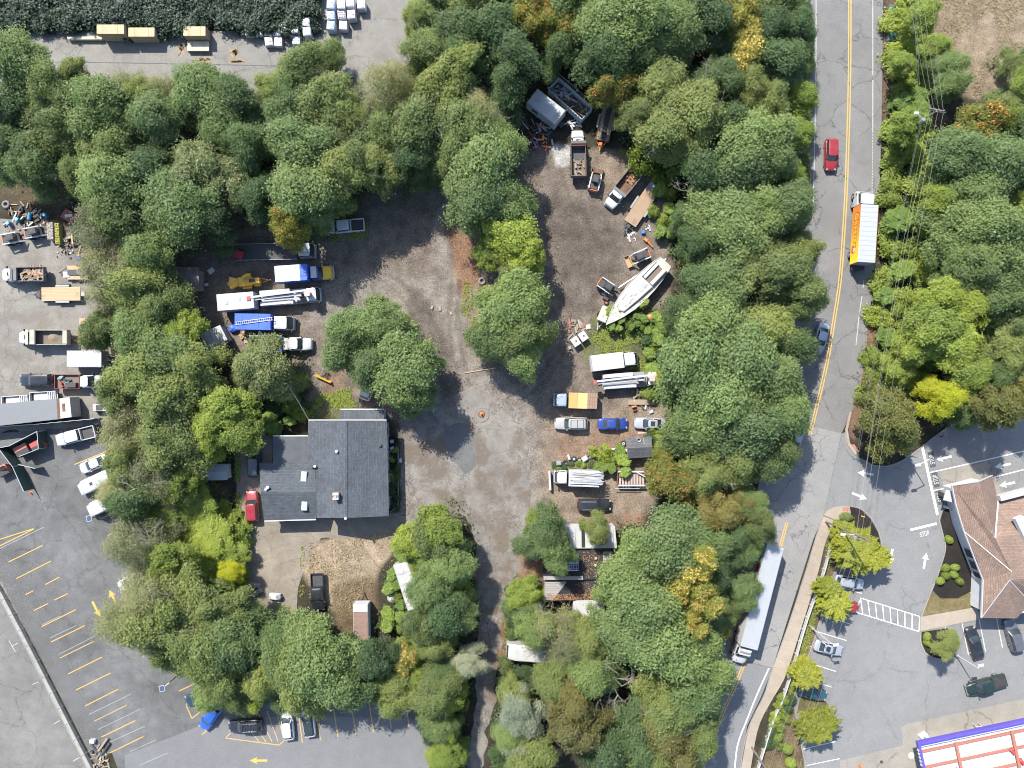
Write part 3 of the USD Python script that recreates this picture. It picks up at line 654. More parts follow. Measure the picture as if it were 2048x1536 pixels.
# shrubs, ferny sumacs, lime honey locusts
for kind, base, cc in (('shrub_lime', 'lime', 5), ('shrub_dark', 'dark', 6), ('shrub_olive', 'olive', 7)):
    for v in range(2):
        me, L = crown(400 + cc * 9 + v, 1.6, 1.9, .1, 14, 4200, .115, lobe=(.26, .42), dome=.5, clump=9, spread=.2)
        proto(kind, v, L, me, MATS[base], trunk=True)
FERN = leaf_mat('sumac_leaves', (.060, .098, .022), (.098, .145, .034), (.15, .20, .055))
HONEY = leaf_mat('honey_locust_leaves', (.092, .112, .016), (.140, .155, .022), (.19, .195, .034))
def stems(seed, n, z, r):
    m = MB(); rng = np.random.default_rng(seed)
    m.tube([(0, 0, 0), (0.03, 0, z * .55)], [r, r * .7], 6)
    for k in range(n):
        a = k * 2 * math.pi / n + rng.uniform(-.3, .3); l = rng.uniform(.5, 1.0) * z * .35
        m.tube([(0, 0, z * .5), (math.cos(a) * l * .6, math.sin(a) * l * .6, z * .75), (math.cos(a) * l, math.sin(a) * l, z * .92)], [r * .6, r * .4, r * .15], 5)
    return m
for v in range(3): proto('fern', v, stems(v, 6, 3.2, .06), fronds(60 + v, 62, 1.35, 3.2, .17, 10), FERN)
for v in range(5): proto('honey', v, stems(v + 9, 7 + v, 5.0, .09), fronds(80 + v, 150 + 16 * v, 1.85, 5.0, .10, 18, .20, .62), HONEY)
ROUND = []
def ball(seed, R, n):
    rng = np.random.default_rng(seed); d = rng.normal(size=(n, 3)); d[:, 2] = np.abs(d[:, 2]); d /= np.linalg.norm(d, axis=1, keepdims=True)
    p = d * R * rng.uniform(.9, 1.04, n)[:, None] * [1, 1, .9] + [0, 0, .15]
    return quads(p, d + rng.normal(size=d.shape) * .4, np.full(n, .085), rng)
proto('clipped', 0, MB().cyl(0, 0, 0, .4, .06, 6), ball(5, .55, 1700), MATS['lime'])

# ---- landmarks for the labels
LM = [('the stacked lumber', 250, 70), ('the white bagged pallets', 560, 75), ('the upper bagged pallets', 690, 25), ('the grey cargo trailer', 1092, 215), ('the leaning long ladder', 1150, 180), ('the coil on the flatbed', 1208, 270),
      ('the red dump truck', 1156, 310), ('the rusty-bed dump truck', 1250, 375), ('the plank flatbed trailer', 1282, 415), ('the red car on the road', 1663, 310), ('the orange-sided truck', 1722, 460), ('the first utility pole', 1860, 225), ('the dry field', 1950, 90),
      ('the blue barrels', 50, 430), ('the wood-laden dump truck', 46, 549), ('the beige-bed dump truck', 87, 675), ('the enclosed white trailer', 173, 718), ('the green-screened dumpsters', 60, 900), ('the solar lamp post', 190, 1037), ('the yellow-hooded truck', 608, 545), ('the white pickup under trees', 690, 452),
      ('the yellow chipper', 495, 563), ('the rusty-roofed shed', 352, 558), ('the blue box truck', 530, 645), ('the lone tyre', 964, 562), ('the sailboat', 1270, 585), ('the yellow snowplow blade', 645, 757), ('the traffic cone', 963, 829), ('the grey-roofed house', 690, 940), ('the house wing', 575, 985), ('the plywood-bed truck', 1150, 800),
      ('the second bucket truck', 1258, 760), ('the shingled shed', 1280, 895), ('the pipe-laden van', 1155, 955), ('the black wagon', 1188, 1010), ('the rooftop solar panels', 1143, 1127), ('the long silver trailer', 1525, 1190), ('the motorhome', 1080, 1305), ('the brown-roofed trailer', 723, 1240), ('the dark pickup', 635, 1185), ('the overgrown camper', 815, 1175),
      ('the white bucket truck', 578, 593), ('the yellow entrance arrow', 195, 1220), ('the twin white boxes', 1159, 678), ('the second lamp post', 340, 1360), ('the striped no-parking zone', 510, 1460), ('the white parked hatchbacks', 595, 1447), ('the road stop lines', 1860, 960), ('the pale road section', 1640, 880), ('the silver-blue car', 1643, 677), ('the second utility pole', 1700, 1065), ('the car wash roof', 1990, 1080), ('the striped crossing', 1780, 1230), ('the driveway mouth', 965, 1480), ('the green tarp', 1790, 50), ('the chalky patch', 1118, 315), ('the container with junk', 1135, 200), ('the skid steer by the boat', 1217, 576), ('the blue tarp bundle', 465, 657)]
DIR = ['right of', 'above right of', 'above', 'above left of', 'left of', 'below left of', 'below', 'below right of']
_taken = set()
def autolabel(words, noun, px, py):
    near = sorted(LM, key=lambda l: (l[1] - px) ** 2 + (l[2] - py) ** 2)
    def way(l):
        a = math.degrees(math.atan2(-(py - l[2]), px - l[1])) % 360
        d = math.hypot(px - l[1], py - l[2])
        return ('just ' if d < 75 else 'well ' if d > 230 else '') + DIR[int((a + 22.5) // 45) % 8] + ' ' + l[0]
    cands = [f'{words} {noun} {way(l)}' for l in near[:2]] + [f'{words} {noun} {way(a)} and {way(b)}' for a, b in ((near[0], near[1]), (near[0], near[2]), (near[1], near[2]), (near[0], near[3]), (near[1], near[3]), (near[2], near[3]))]
    for c in cands:
        if c not in _taken and len(c.split()) <= 16: _taken.add(c); return c
    for o_ in ('narrower', 'fuller', 'ragged', 'taller', 'lower', 'leaning', 'rounder', 'scruffy'):
        for c in cands:
            c = o_ + ' ' + c
            if c not in _taken and len(c.split()) <= 16: _taken.add(c); return c
    return cands[0]

TRNG = random.Random(11)
TREES_AT = []
def tree(kind, px, py, r, h=None, name='tree', words=None, noun=None, group=None):
    """A tree whose crown the photo shows at (px, py), r photo pixels wide from its middle."""
    h = h or (6.0 + r * .10 if r > 44 else 3.6 + r * .11)
    zc = h * .62
    o = W(px, py, zc); rm = r * (CAM_H - zc) / FPX
    base = {'fern': (1.55, 3.2), 'honey': (2.1, 5.2), 'clipped': (.58, .65)}.get(kind, (1.72, 1.9) if kind.startswith('shrub') else (BASE_R, BASE_TOP))
    TREES_AT.append((o[0], o[1], rm, kind, px, py))
    src = PROTO[kind][TRNG.randrange(len(PROTO[kind]))]
    s = rm / base[0]
    e = TRNG.uniform(.82, 1.2)
    sp = SPEC[kind][0] if kind in SPEC else {'fern': 'ferny', 'shrub_lime': 'lime-green', 'shrub_dark': 'dark', 'shrub_olive': 'olive-green'}.get(kind, words)
    noun = noun or ('shrub' if kind.startswith('shrub') else 'tree')
    size = '' if noun != 'tree' else 'tall ' if h > 14 else 'small ' if r < 42 else ''
    return copy(src, name, autolabel(size + (words or sp), noun, px, py) if not group or noun in ('shrub', 'bush') else group[0], 'tree' if noun == 'tree' else 'shrub', (o[0], o[1], 0), TRNG.uniform(0, 360), (s * e, s / e, h / base[1]), group[1] if group else None)

T = '''locust 38 130 72;dark 20 215 75;olive 105 190 62;olive 95 265 72;locust 62 325 62;dark 10 300 60;olive 150 150 40;locust 208 215 78;olive 205 300 72;willow 258 178 42;olive 285 190 46;willow 330 185 44;locust 322 240 66;locust 405 185 74;
dark 478 205 66;locust 440 255 60;locust 225 368 78;olive 160 345 48;dark 300 330 62;pale 395 335 76;pale 468 365 62;pale 345 375 48;dark 500 290 62;olive 604 142 64;olive 560 180 52;olive 660 120 44;locust 585 215 62;olive 655 205 76;olive 700 235 60;locust 615 290 82;olive 700 295 78;
willow 758 195 62;willow 800 165 46;olive 860 110 66;dark 905 60 72;olive 850 40 48;olive 905 150 76;dark 940 110 64;olive 835 250 78;olive 770 265 62;olive 925 255 78;willow 965 230 56;locust 600 372 86;olive 690 340 74;olive 765 335 62;locust 652 385 54;dark 840 320 58;olive 905 320 56;
locust 965 335 86;locust 1000 300 62;dark 990 60 72;seed 1065 25 58;seed 1112 62 58;dark 1030 110 66;dark 1010 190 62;locust 1180 45 66;locust 1270 40 92;locust 1295 98 62;dark 1220 110 70;locust 1362 60 62;olive 1225 150 44;dark 1125 100 46;gold 1478 62 56;gold 1492 120 66;seed 1342 112 42;seed 1228 182 56;seed 1258 220 36;dark 1420 50 66;
olive 1330 195 78;olive 1390 235 82;olive 1330 270 72;olive 1290 235 52;locust 1440 160 54;locust 1500 280 82;locust 1480 345 72;locust 1545 320 56;dark 1400 330 66;dark 1440 250 60;dark 1560 130 66;dark 1590 60 54;lime 1596 190 46;lime 1588 265 44;lime 1580 350 40;olive 1600 120 44;olive 1540 210 50;shrub_lime 1290 318 30;lime 1400 400 34;
dark 1365 432 36;dark 1385 492 46;gold 1398 508 38;locust 1455 455 86;olive 1410 445 46;locust 1515 425 70;locust 1575 420 62;dark 1402 572 60;olive 1490 530 80;locust 1440 560 72;olive 1560 545 82;olive 1600 602 62;olive 1610 500 46;locust 1438 645 90;dark 1372 632 46;locust 1390 720 94;locust 1475 715 90;olive 1540 660 74;dark 1584 690 60;locust 1540 750 72;locust 1564 822 62;locust 1440 800 92;
locust 1500 850 84;locust 1390 850 66;olive 1548 902 54;lime 1345 738 32;gold 1340 766 30;seed 1346 955 60;seed 1322 915 26;seed 1370 985 44;olive 1420 930 62;olive 1475 920 56;locust 1530 925 50;brown 1435 1025 62;brown 1480 1000 40;locust 1340 1085 90;locust 1285 1120 74;locust 1400 1080 62;olive 1430 1190 36;
locust 1480 1102 42;olive 1512 1050 46;locust 1502 1012 42;lime 1505 1082 30;dark 1450 1080 50;locust 1488 1178 42;dark 1435 1130 50;locust 1290 1200 90;locust 1330 1280 92;locust 1260 1270 72;locust 1230 1180 46;locust 1395 1290 66;olive 1458 1212 38;gold 1440 1262 30;dark 1420 1235 46;locust 1420 1350 66;locust 1385 1400 72;olive 1310 1370 58;
olive 1330 1440 72;brown 1340 1490 82;dark 1270 1470 66;olive 1400 1470 50;brown 1145 1400 66;brown 1150 1455 72;olive 1105 1360 56;silver 1045 1430 54;olive 1034 1392 42;silver 1044 1490 44;olive 1070 1520 62;dark 1220 1520 66;olive 1300 1525 60;locust 1360 1530 52;willow 1095 1268 60;locust 1066 1250 46;lime 1045 1190 40;locust 1045 1220 36;olive 1175 1290 52;locust 1170 1340 56;
willow 1130 1290 46;dark 1200 1340 48;locust 1022 1470 40;olive 545 400 36;locust 622 408 56;dark 520 400 56;locust 960 392 76;locust 930 370 56;locust 1005 405 62;lime 1018 475 70;lime 1050 520 48;lime 985 505 44;locust 1020 610 76;olive 1045 670 66;locust 1000 680 58;olive 1030 570 52;locust 1040 715 52;
locust 700 670 66;locust 752 655 62;lime 800 650 38;locust 800 740 80;locust 745 730 56;locust 840 735 42;locust 820 790 52;pale 528 730 66;pale 500 745 44;pale 565 760 38;olive 235 425 74;willow 205 455 66;dark 340 405 66;locust 362 420 86;dark 430 445 56;willow 225 530 76;olive 265 580 72;locust 300 505 58;willow 230 600 66;olive 320 620 62;
olive 205 660 52;locust 275 660 62;locust 330 690 70;lime 372 672 50;olive 285 740 76;olive 370 745 76;lime 345 655 38;olive 240 790 60;olive 330 800 76;lime 455 815 62;lime 420 860 56;lime 480 870 56;willow 260 860 66;olive 335 890 76;olive 250 930 52;willow 300 960 66;lime 410 910 44;dark 270 1000 56;willow 240 985 44;lime 352 965 50;
lime 395 1000 52 5.5;lime 330 1040 60 7;lime 420 1070 62 5;lime 455 1110 44 4;yellow 462 1145 28;willow 275 1085 66;willow 245 1100 44;lime 338 1118 56;lime 402 1142 52 5;willow 310 1180 72;olive 380 1205 80;olive 300 1250 80;willow 250 1250 56;olive 430 1230 66;locust 455 1270 66;olive 390 1295 80;olive 340 1310 46;dark 492 1240 36;dark 480 1310 62;
olive 440 1355 56;brown 470 1350 34;locust 428 1384 44;olive 476 1390 42;lime 410 1335 40;locust 618 1308 74;locust 556 1300 50;olive 572 1330 70;locust 650 1330 86;olive 600 1370 66;dark 690 1322 40;dark 700 1370 62;olive 524 1362 50;olive 650 1386 40;lime 505 1402 28;locust 560 1392 34;dark 745 1320 52;
lime 880 1060 62;lime 820 1085 44;olive 870 1085 58;locust 900 1130 52;lime 850 1120 36;locust 860 1175 52;lime 912 1180 36;dark 890 1215 62;locust 920 1230 44;olive 930 1190 32;olive 840 1245 50;gold 815 1318 40;olive 860 1290 44;olive 870 1390 54;lime 895 1405 38;olive 790 1390 52;lime 830 1360 40;silver 938 1328 40;dark 892 1345 38;locust 875 1450 44;lime 895 1450 34;lime 893 1512 40;olive 785 1350 40;
locust 1095 1060 48;locust 1070 1085 44;locust 1110 1100 46;lime 1080 1040 30;olive 1195 1062 34;lime 1845 25 44;lime 1870 90 40;lime 1800 130 34;locust 1890 130 42;locust 1895 165 40;lime 1810 250 44;seed 1960 250 58;olive 2005 215 42;lime 2030 240 46;locust 1920 310 66;locust 1985 330 76;locust 2040 330 52;olive 2040 120 36;lime 2045 160 40;locust 1945 390 62;
seed 1895 438 40;lime 1885 395 46;locust 1960 455 80;locust 2010 510 80;locust 1945 530 66;lime 1990 420 40;locust 1905 510 46;locust 2000 590 66;lime 1890 590 54;lime 1945 610 56;olive 2030 640 56;lime 1860 660 66;lime 1910 690 62;lime 1940 750 56;lime 1820 700 46;olive 2010 700 56;lime 1790 740 40;dark 1985 740 46;
holly 1785 845 84;yellow 1880 800 46;yellow 1860 775 30;holly 1985 815 76;holly 2045 790 60;dark 1930 820 40;lime 1935 790 40;olive 1890 1295 34;dark 2040 270 50;lime 2035 420 44;locust 1810 400 0;dark 880 -15 60;olive 940 -10 66;dark 1000 -10 60;seed 1060 -25 50;locust 1130 -20 66;locust 1220 -25 70;locust 1310 -20 60;dark 1400 -10 66;gold 1480 10 50;olive 1530 -10 60;dark 1540 60 56;dark 1570 10 50;olive 1500 180 50'''
for row in T.replace('\n', '').split(';'):
    k, x, y, r, *hh = row.split()
    if float(r): tree(k, float(x), float(y), float(r), float(hh[0]) if hh else None, name='shrub' if k.startswith('shrub') else 'tree')
for k_, x_, y_, r_, h_ in (('seed', 570, 455, 50, 15), ('gold', 1388, 1122, 58, 15), ('gold', 1362, 1178, 50, 15.5), ('gold', 1404, 1192, 50, 15), ('gold', 1382, 1240, 36, 14)): tree(k_, x_, y_, r_, h_)
for k, (x, y, r) in enumerate(((1708, 1098, 46), (1688, 1072, 30), (1742, 1114, 31), (1664, 1203, 35), (1608, 1343, 32), (1630, 1446, 38), (1650, 1172, 24))):
    tree('honey', x, y, r, 5.2, 'young_tree', 'spreading yellow-lime', 'tree')
for x, y in ((1900, 1080), (1893, 1137), (1912, 1136), (1893, 1152), (1910, 1150), (1882, 1163), (1921, 1163), (1856, 1275), (1858, 1287)):
    tree('clipped', x, y, 8.5, .95, 'clipped_bush', 'clipped round green', 'bush', group=('clipped round bush in the mulch bed beside the car wash', 'clipped bushes by the car wash'))
for x, y in ((1577, 1500), (1583, 1528)): tree('clipped', x, y, 11, 1.2, 'clipped_bush', 'clipped', 'bush', group=('round green bush in the corner bed by the bottom light pole', 'bushes in the corner bed'))
# thickets of separate shrubs
def thicket(px, kind, n, r, group, seed, name='shrub', h=None):
    poly = Polygon(px); rng = random.Random(seed); b = poly.bounds; done = []; tries = 0
    while len(done) < n and tries < 6000:
        tries += 1
        x, y = rng.uniform(b[0], b[2]), rng.uniform(b[1], b[3]); rr = rng.uniform(*r)
        if poly.contains(Point(x, y)) and all(math.hypot(x - q[0], y - q[1]) > .62 * (rr + q[2]) for q in done):
            done.append((x, y, rr)); k = kind if isinstance(kind, str) else rng.choice(kind)
            tree(k, x, y, rr, h or 1.2 + rr * .05, name, None, 'shrub', group)
thicket([(1772, 20), (1800, 120), (1790, 260), (1775, 420), (1765, 560), (1752, 700), (1730, 790), (1790, 800), (1850, 760), (1890, 640), (1870, 520), (1850, 400), (1855, 250), (1850, 100), (1830, -10)], ['shrub_lime', 'shrub_lime', 'shrub_lime', 'fern'], 110, (21, 36), ('leafy lime-green bush in the thicket right of the main road', 'bushes right of the main road'), 1)
thicket([(1575, -10), (1612, -10), (1618, 160), (1616, 330), (1590, 400), (1570, 330), (1580, 180)], ['shrub_lime', 'shrub_olive', 'fern'], 40, (15, 24), ('yellow-green bush crowding the left shoulder of the main road', 'bushes left of the main road'), 2)
thicket([(1900, 620), (2060, 560), (2060, 790), (1900, 760)], ['shrub_lime', 'shrub_olive'], 34, (18, 28), ('green bush filling the woodland above the drive-through lane', 'bushes above the drive-through lane'), 3)
thicket([(480, 1040), (400, 1000), (340, 1060), (380, 1200), (440, 1220), (486, 1200)], ['shrub_lime', 'shrub_lime', 'fern'], 30, (18, 28), ('yellow-green bush in the thicket left of the house yard', 'bushes left of the house yard'), 4)
thicket([(800, 1080), (780, 1150), (770, 1260), (830, 1300), (860, 1200), (840, 1100)], ['shrub_lime', 'fern', 'fern'], 26, (13, 22), ('ferny bush around the overgrown camper', 'bushes around the overgrown camper'), 5)
thicket([(850, 1400), (930, 1350), (922, 1560), (865, 1560)], ['fern', 'shrub_lime', 'shrub_dark'], 26, (16, 25), ('ferny bush left of the driveway mouth', 'bushes left of the driveway mouth'), 6)
thicket([(1005, 1330), (990, 1540), (1060, 1540), (1060, 1350)], ['shrub_dark', 'shrub_olive'], 18, (16, 25), ('green bush right of the driveway mouth', 'bushes right of the driveway mouth'), 7)
thicket([(1015, 1180), (1080, 1160), (1085, 1240), (1020, 1270)], ['shrub_lime', 'shrub_dark'], 14, (14, 22), ('bright bush beside the solar-roofed cabin', 'bushes beside the solar-roofed cabin'), 8)
thicket([(1215, 620), (1290, 600), (1340, 640), (1330, 690), (1260, 660), (1220, 660)], ['fern', 'shrub_lime'], 20, (9, 16), ('weedy bush growing around the sailboat', 'bushes around the sailboat'), 9)
thicket([(1190, 905), (1250, 890), (1250, 950), (1195, 935)], ['shrub_lime', 'fern'], 10, (11, 18), ('leafy bush between the loose tyres and the shingled shed', 'bushes by the shingled shed'), 10)
thicket([(1300, 860), (1340, 860), (1340, 920), (1300, 900)], ['shrub_dark', 'shrub_lime'], 8, (12, 18), ('green bush right of the shingled shed', 'bushes right of the shingled shed'), 11)
thicket([(1200, 1080), (1260, 1080), (1240, 1250), (1212, 1250)], ['fern', 'shrub_dark'], 14, (14, 20), ('ferny bush right of the solar-roofed cabin', 'bushes right of the solar-roofed cabin'), 12)
thicket([(1290, 640), (1330, 630), (1345, 760), (1300, 790)], ['fern', 'shrub_lime', 'shrub_dark'], 16, (13, 20), ('green bush along the wood edge below the sailboat', 'bushes below the sailboat'), 13)
thicket([(1300, 300), (1345, 300), (1350, 480), (1310, 480)], ['shrub_lime', 'fern'], 14, (13, 20), ('lime bush along the wood edge right of the plank trailer', 'bushes right of the plank trailer'), 14)
thicket([(510, 740), (610, 760), (600, 840), (560, 870), (520, 850)], ['shrub_dark', 'shrub_lime', 'fern'], 16, (12, 20), ('green bush behind the upper corner of the house', 'bushes behind the house'), 15)
thicket([(778, 900), (796, 900), (796, 1015), (778, 1018)], ['shrub_dark', 'shrub_lime'], 12, (6, 10), ('low plant in the bed along the right side of the house', 'plants along the house'), 16, h=.9)
thicket([(1660, 1050), (1700, 1030), (1700, 1060), (1665, 1110)], ['shrub_olive', 'shrub_lime'], 6, (8, 13), ('low bush on the entrance island by the utility pole', 'bushes on the entrance island'), 17, h=.9)
thicket([(1568, 1395), (1585, 1400), (1560, 1500), (1535, 1495), (1545, 1440)], ['shrub_dark', 'shrub_lime'], 22, (9, 14), ('hedge bush along the white fence below the parking row', 'hedge along the white fence'), 18, h=1.3)
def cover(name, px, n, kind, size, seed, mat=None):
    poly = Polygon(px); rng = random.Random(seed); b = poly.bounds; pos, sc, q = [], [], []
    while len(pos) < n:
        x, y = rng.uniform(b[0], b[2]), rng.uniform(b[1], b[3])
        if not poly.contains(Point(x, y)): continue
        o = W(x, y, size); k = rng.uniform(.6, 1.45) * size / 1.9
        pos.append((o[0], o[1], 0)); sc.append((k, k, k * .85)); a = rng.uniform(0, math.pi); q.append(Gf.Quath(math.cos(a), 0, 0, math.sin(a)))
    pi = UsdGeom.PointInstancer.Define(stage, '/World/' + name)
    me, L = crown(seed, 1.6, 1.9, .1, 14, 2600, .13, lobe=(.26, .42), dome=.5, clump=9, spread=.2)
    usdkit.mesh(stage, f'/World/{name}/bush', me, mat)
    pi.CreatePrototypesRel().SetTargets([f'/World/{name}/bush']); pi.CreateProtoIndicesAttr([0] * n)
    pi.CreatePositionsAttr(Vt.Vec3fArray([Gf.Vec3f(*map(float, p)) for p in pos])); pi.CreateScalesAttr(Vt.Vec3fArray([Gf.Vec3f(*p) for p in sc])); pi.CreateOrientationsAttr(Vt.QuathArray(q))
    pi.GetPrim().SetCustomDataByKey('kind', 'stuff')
cover('evergreen_bank', [(-40, -50), (616, -50), (616, 36), (-40, 36)], 380, 0, 2.2, 19, leaf_mat('yew_leaves', (.005, .012, .006), (.008, .019, .010), (.014, .028, .014), .1))  # bank foliage; leaf colour darkened to stand in for shade from trees farther north
thicket([(1100, 930), (1200, 925), (1200, 940), (1110, 940)], ['shrub_lime', 'shrub_dark'], 10, (5, 9), ('low weed behind the pipe-laden van', 'weeds behind the van'), 20, h=.6)
thicket([(1180, 220), (1230, 300), (1130, 290), (1040, 290), (1050, 260), (1100, 270)], ['shrub_dark', 'shrub_lime'], 0, (5, 9), ('x', 'x'), 21, h=.6)

def dead_tree(px, py, h, length, seed, label, dirs=None, n=5):
    o = W(px, py, h); m = MB(); rng = np.random.default_rng(seed)
    m.tube([(0, 0, 0), (.1, .1, h * .6), (0, 0, h * .9)], [.2, .15, .1], 6)
    for k in range(n):
        a = math.radians(dirs[k]) if dirs else rng.uniform(0, 2 * math.pi)
        branches(m, (0, 0, h * rng.uniform(.75, .9)), (math.cos(a), math.sin(a), .22), length * rng.uniform(.8, 1.15), .062, 3, rng, .01, 3, .22)
    single('dead_tree', m, DEADWOOD, label, 'tree', (o[0], o[1], 0))
dead_tree(1222, 1362, 9, 2.6, 3, 'bare bleached dead tree among green crowns below the motorhome', [-80, -60, -35, -110, 120, -20], 6)
dead_tree(1300, 1355, 8, 1.3, 4, 'small bare dead tree in a dark gap right of the larger one', [-90, -60, 30], 3)
dead_tree(1395, 378, 8, 2.2, 5, 'bare grey dead tree at the wood edge right of the plank trailer', [100, -120, -20, 30, 160], 5)
dead_tree(1410, 335, 8, 1.5, 8, 'bare forked snag in shade above right of the plank trailer', [80, 110, 40], 3)
dead_tree(222, 560, 10, 2.3, 6, 'bare grey branches poking through the crown right of the plank-deck trailer', [20, 60, 150, -160, -60], 5)
dead_tree(215, 470, 10, 1.9, 9, 'bare pale branches through the crown right of the firewood stacks', [80, 30, -40, -100], 4)
dead_tree(760, 1400, 7, 1.7, 7, 'bare grey dead tree overhanging the orange bay lines', [-80, -60, -110, 90], 4)
dead_tree(738, 1355, 6, 1.1, 10, 'small tangle of dead branches above the orange bay lines', [150, -170, 20, 60], 4)
dead_tree(285, 1090, 9, 1.9, 12, 'bare silvery branches over the car park below the solar lamp post', [150, 20, -60, 60, 200], 5)
dead_tree(262, 980, 9, 1.6, 13, 'bare thin branches over the parked white vans', [150, 200, -150, 20], 4)
dead_tree(1460, 950, 8, 1.2, 14, 'bare twigs left of the long silver trailer and above the brown tree', [-60, -90, -30], 3)
dead_tree(1420, 1110, 8, 1.2, 15, 'bare white twigs above the golden clustered tree', [10, -20, 40, -50], 4)

# low undergrowth: one mass nobody could count, under the woods
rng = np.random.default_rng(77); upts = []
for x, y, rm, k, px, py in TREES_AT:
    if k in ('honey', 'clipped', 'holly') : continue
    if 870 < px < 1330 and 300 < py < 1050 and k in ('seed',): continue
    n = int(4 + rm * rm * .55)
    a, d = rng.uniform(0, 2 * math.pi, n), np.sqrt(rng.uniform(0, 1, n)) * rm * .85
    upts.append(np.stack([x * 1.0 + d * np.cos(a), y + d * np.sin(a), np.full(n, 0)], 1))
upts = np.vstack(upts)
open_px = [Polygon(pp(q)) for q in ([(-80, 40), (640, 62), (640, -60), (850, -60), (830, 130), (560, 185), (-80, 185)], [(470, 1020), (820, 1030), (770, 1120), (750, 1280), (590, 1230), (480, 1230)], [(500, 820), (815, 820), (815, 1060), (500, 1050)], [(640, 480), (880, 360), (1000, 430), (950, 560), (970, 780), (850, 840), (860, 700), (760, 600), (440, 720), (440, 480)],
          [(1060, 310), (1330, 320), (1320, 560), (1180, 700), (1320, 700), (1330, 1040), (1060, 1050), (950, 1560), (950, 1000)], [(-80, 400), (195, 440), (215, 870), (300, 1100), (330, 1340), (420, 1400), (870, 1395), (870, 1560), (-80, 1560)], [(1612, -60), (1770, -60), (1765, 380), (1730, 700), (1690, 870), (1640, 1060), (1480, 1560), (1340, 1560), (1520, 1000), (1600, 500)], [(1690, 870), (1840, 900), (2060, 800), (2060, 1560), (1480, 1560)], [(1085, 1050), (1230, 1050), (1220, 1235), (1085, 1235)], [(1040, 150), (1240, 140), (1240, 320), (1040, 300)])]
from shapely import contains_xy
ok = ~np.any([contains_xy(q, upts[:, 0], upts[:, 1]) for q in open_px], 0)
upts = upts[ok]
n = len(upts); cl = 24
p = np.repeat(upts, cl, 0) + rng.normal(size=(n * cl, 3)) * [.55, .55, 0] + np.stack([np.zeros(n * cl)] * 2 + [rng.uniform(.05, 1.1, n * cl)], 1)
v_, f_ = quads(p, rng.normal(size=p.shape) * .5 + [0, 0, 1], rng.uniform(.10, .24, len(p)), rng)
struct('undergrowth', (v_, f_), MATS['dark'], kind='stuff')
# ------------------------------------------------------------------ buildings
def roof_mat(name, a, b, row=.2, along='x'):
    a, b = mul(a, .8), mul(b, .8); g = G(); sx = g.node('separate_xyz', vector=g.pos)
    u, v = (sx + '.x', sx + '.y') if along == 'x' else (sx + '.y', sx + '.x')
    vec = g.node('combine_xyz', x=u, y=v, z=0.0) + '.vector'
    br = g.node('brick_texture', vector=vec, scale=1.0, brick_width=.42, row_height=row, mortar_size=.018, color1=a, color2=b, mortar=mul(a, .7), bias=0.0, mortar_smooth=.2)
    n1, n2 = g.noise(.4, 5, .65), g.noise(11, 3)
    c = g.mix(1.0, br + '.color', g.ramp(n1, [(.3, .84), (.72, 1.2)]), 'multiply'); c = g.mix(1.0, c, g.ramp(n2, [(.3, .78), (.7, 1.22)]), 'multiply')
    return g.done(name, c, .95, normal=g.bump(br + '.fac', .5, .02), specular_ior_level=.2)
SH_GREY = roof_mat('slate_grey_shingles', (.060, .069, .080), (.084, .093, .104), .22, 'y')
SH_GREYX = roof_mat('slate_grey_shingles_wing', (.060, .069, .080), (.084, .093, .104), .22, 'x')
SH_BROWN = roof_mat('brown_shingles', (.178, .126, .100), (.228, .162, .128), .2, 'x')
SH_BROWNY = roof_mat('brown_shingles_side', (.170, .119, .094), (.220, .155, .122), .2, 'y')
FELT = asphalt('grey_roof_membrane', (.085, .090, .098), .25, 0, .1, speck=.15)
BLACKFELT = asphalt('black_roof_felt', (.028, .029, .031), .4, 0, .1, speck=.3, dirt=.0)
LITTER = asphalt('felt_with_fallen_leaves', (.030, .030, .031), .4, 0, .1, speck=.3)
SIDING = paint('pale_siding', (.42, .42, .40), .6, wear=.3)
WALLW = paint('white_wall', (.46, .47, .48), .6, wear=.2)
PANE = glass_mat()

def plate(m, pts, t=.14):
    """A thick roof slope from points (px, py, z) given as the photo shows them; pts run round the slope."""
    P = np.array([W(*p) for p in pts]); n = len(P)
    poly = Polygon(P[:, :2]); 
    if not poly.exterior.is_ccw: P = P[::-1]; poly = Polygon(P[:, :2])
    v, f = trimesh.creation.triangulate_polygon(poly, engine='earcut')
    k = [int(np.argmin(((P[:, :2] - q) ** 2).sum(1))) for q in v]
    f = np.array([[k[i] for i in q] for q in f]); a, b, c = (P[f[:, i], :2] for i in range(3))
    flip = ((b - a)[:, 0] * (c - a)[:, 1] - (b - a)[:, 1] * (c - a)[:, 0]) < 0; f[flip] = f[flip][:, ::-1]
    m.add(P, f); Q = P - [0, 0, t]; m.add(Q, f[:, ::-1])
    for i in range(n):
        j = (i + 1) % n; m.quad(Q[i], Q[j], P[j], P[i])
    return m
def shifted(m, o):
    v, f = m.get(); return v - np.array([o[0], o[1], 0]), f
def strip(m, p, q, w=.16, h=.05):
    a, b = W(*p) + [0, 0, h / 2 + .01], W(*q) + [0, 0, h / 2 + .01]; return m.bar(a, b, w, h)
def building(name, label, cat, px, py): 
    o = W(px, py); return thing(name, label, cat, (o[0], o[1], 0)), o
def walls_px(o, px, z0, z1, inset=.0):
    g_ = Polygon(pp(px, z1)).buffer(-inset, join_style=2); m = MB(); m.prism([(x - o[0], y - o[1]) for x, y in list(g_.exterior.coords)[:-1]], z0, z1); return m
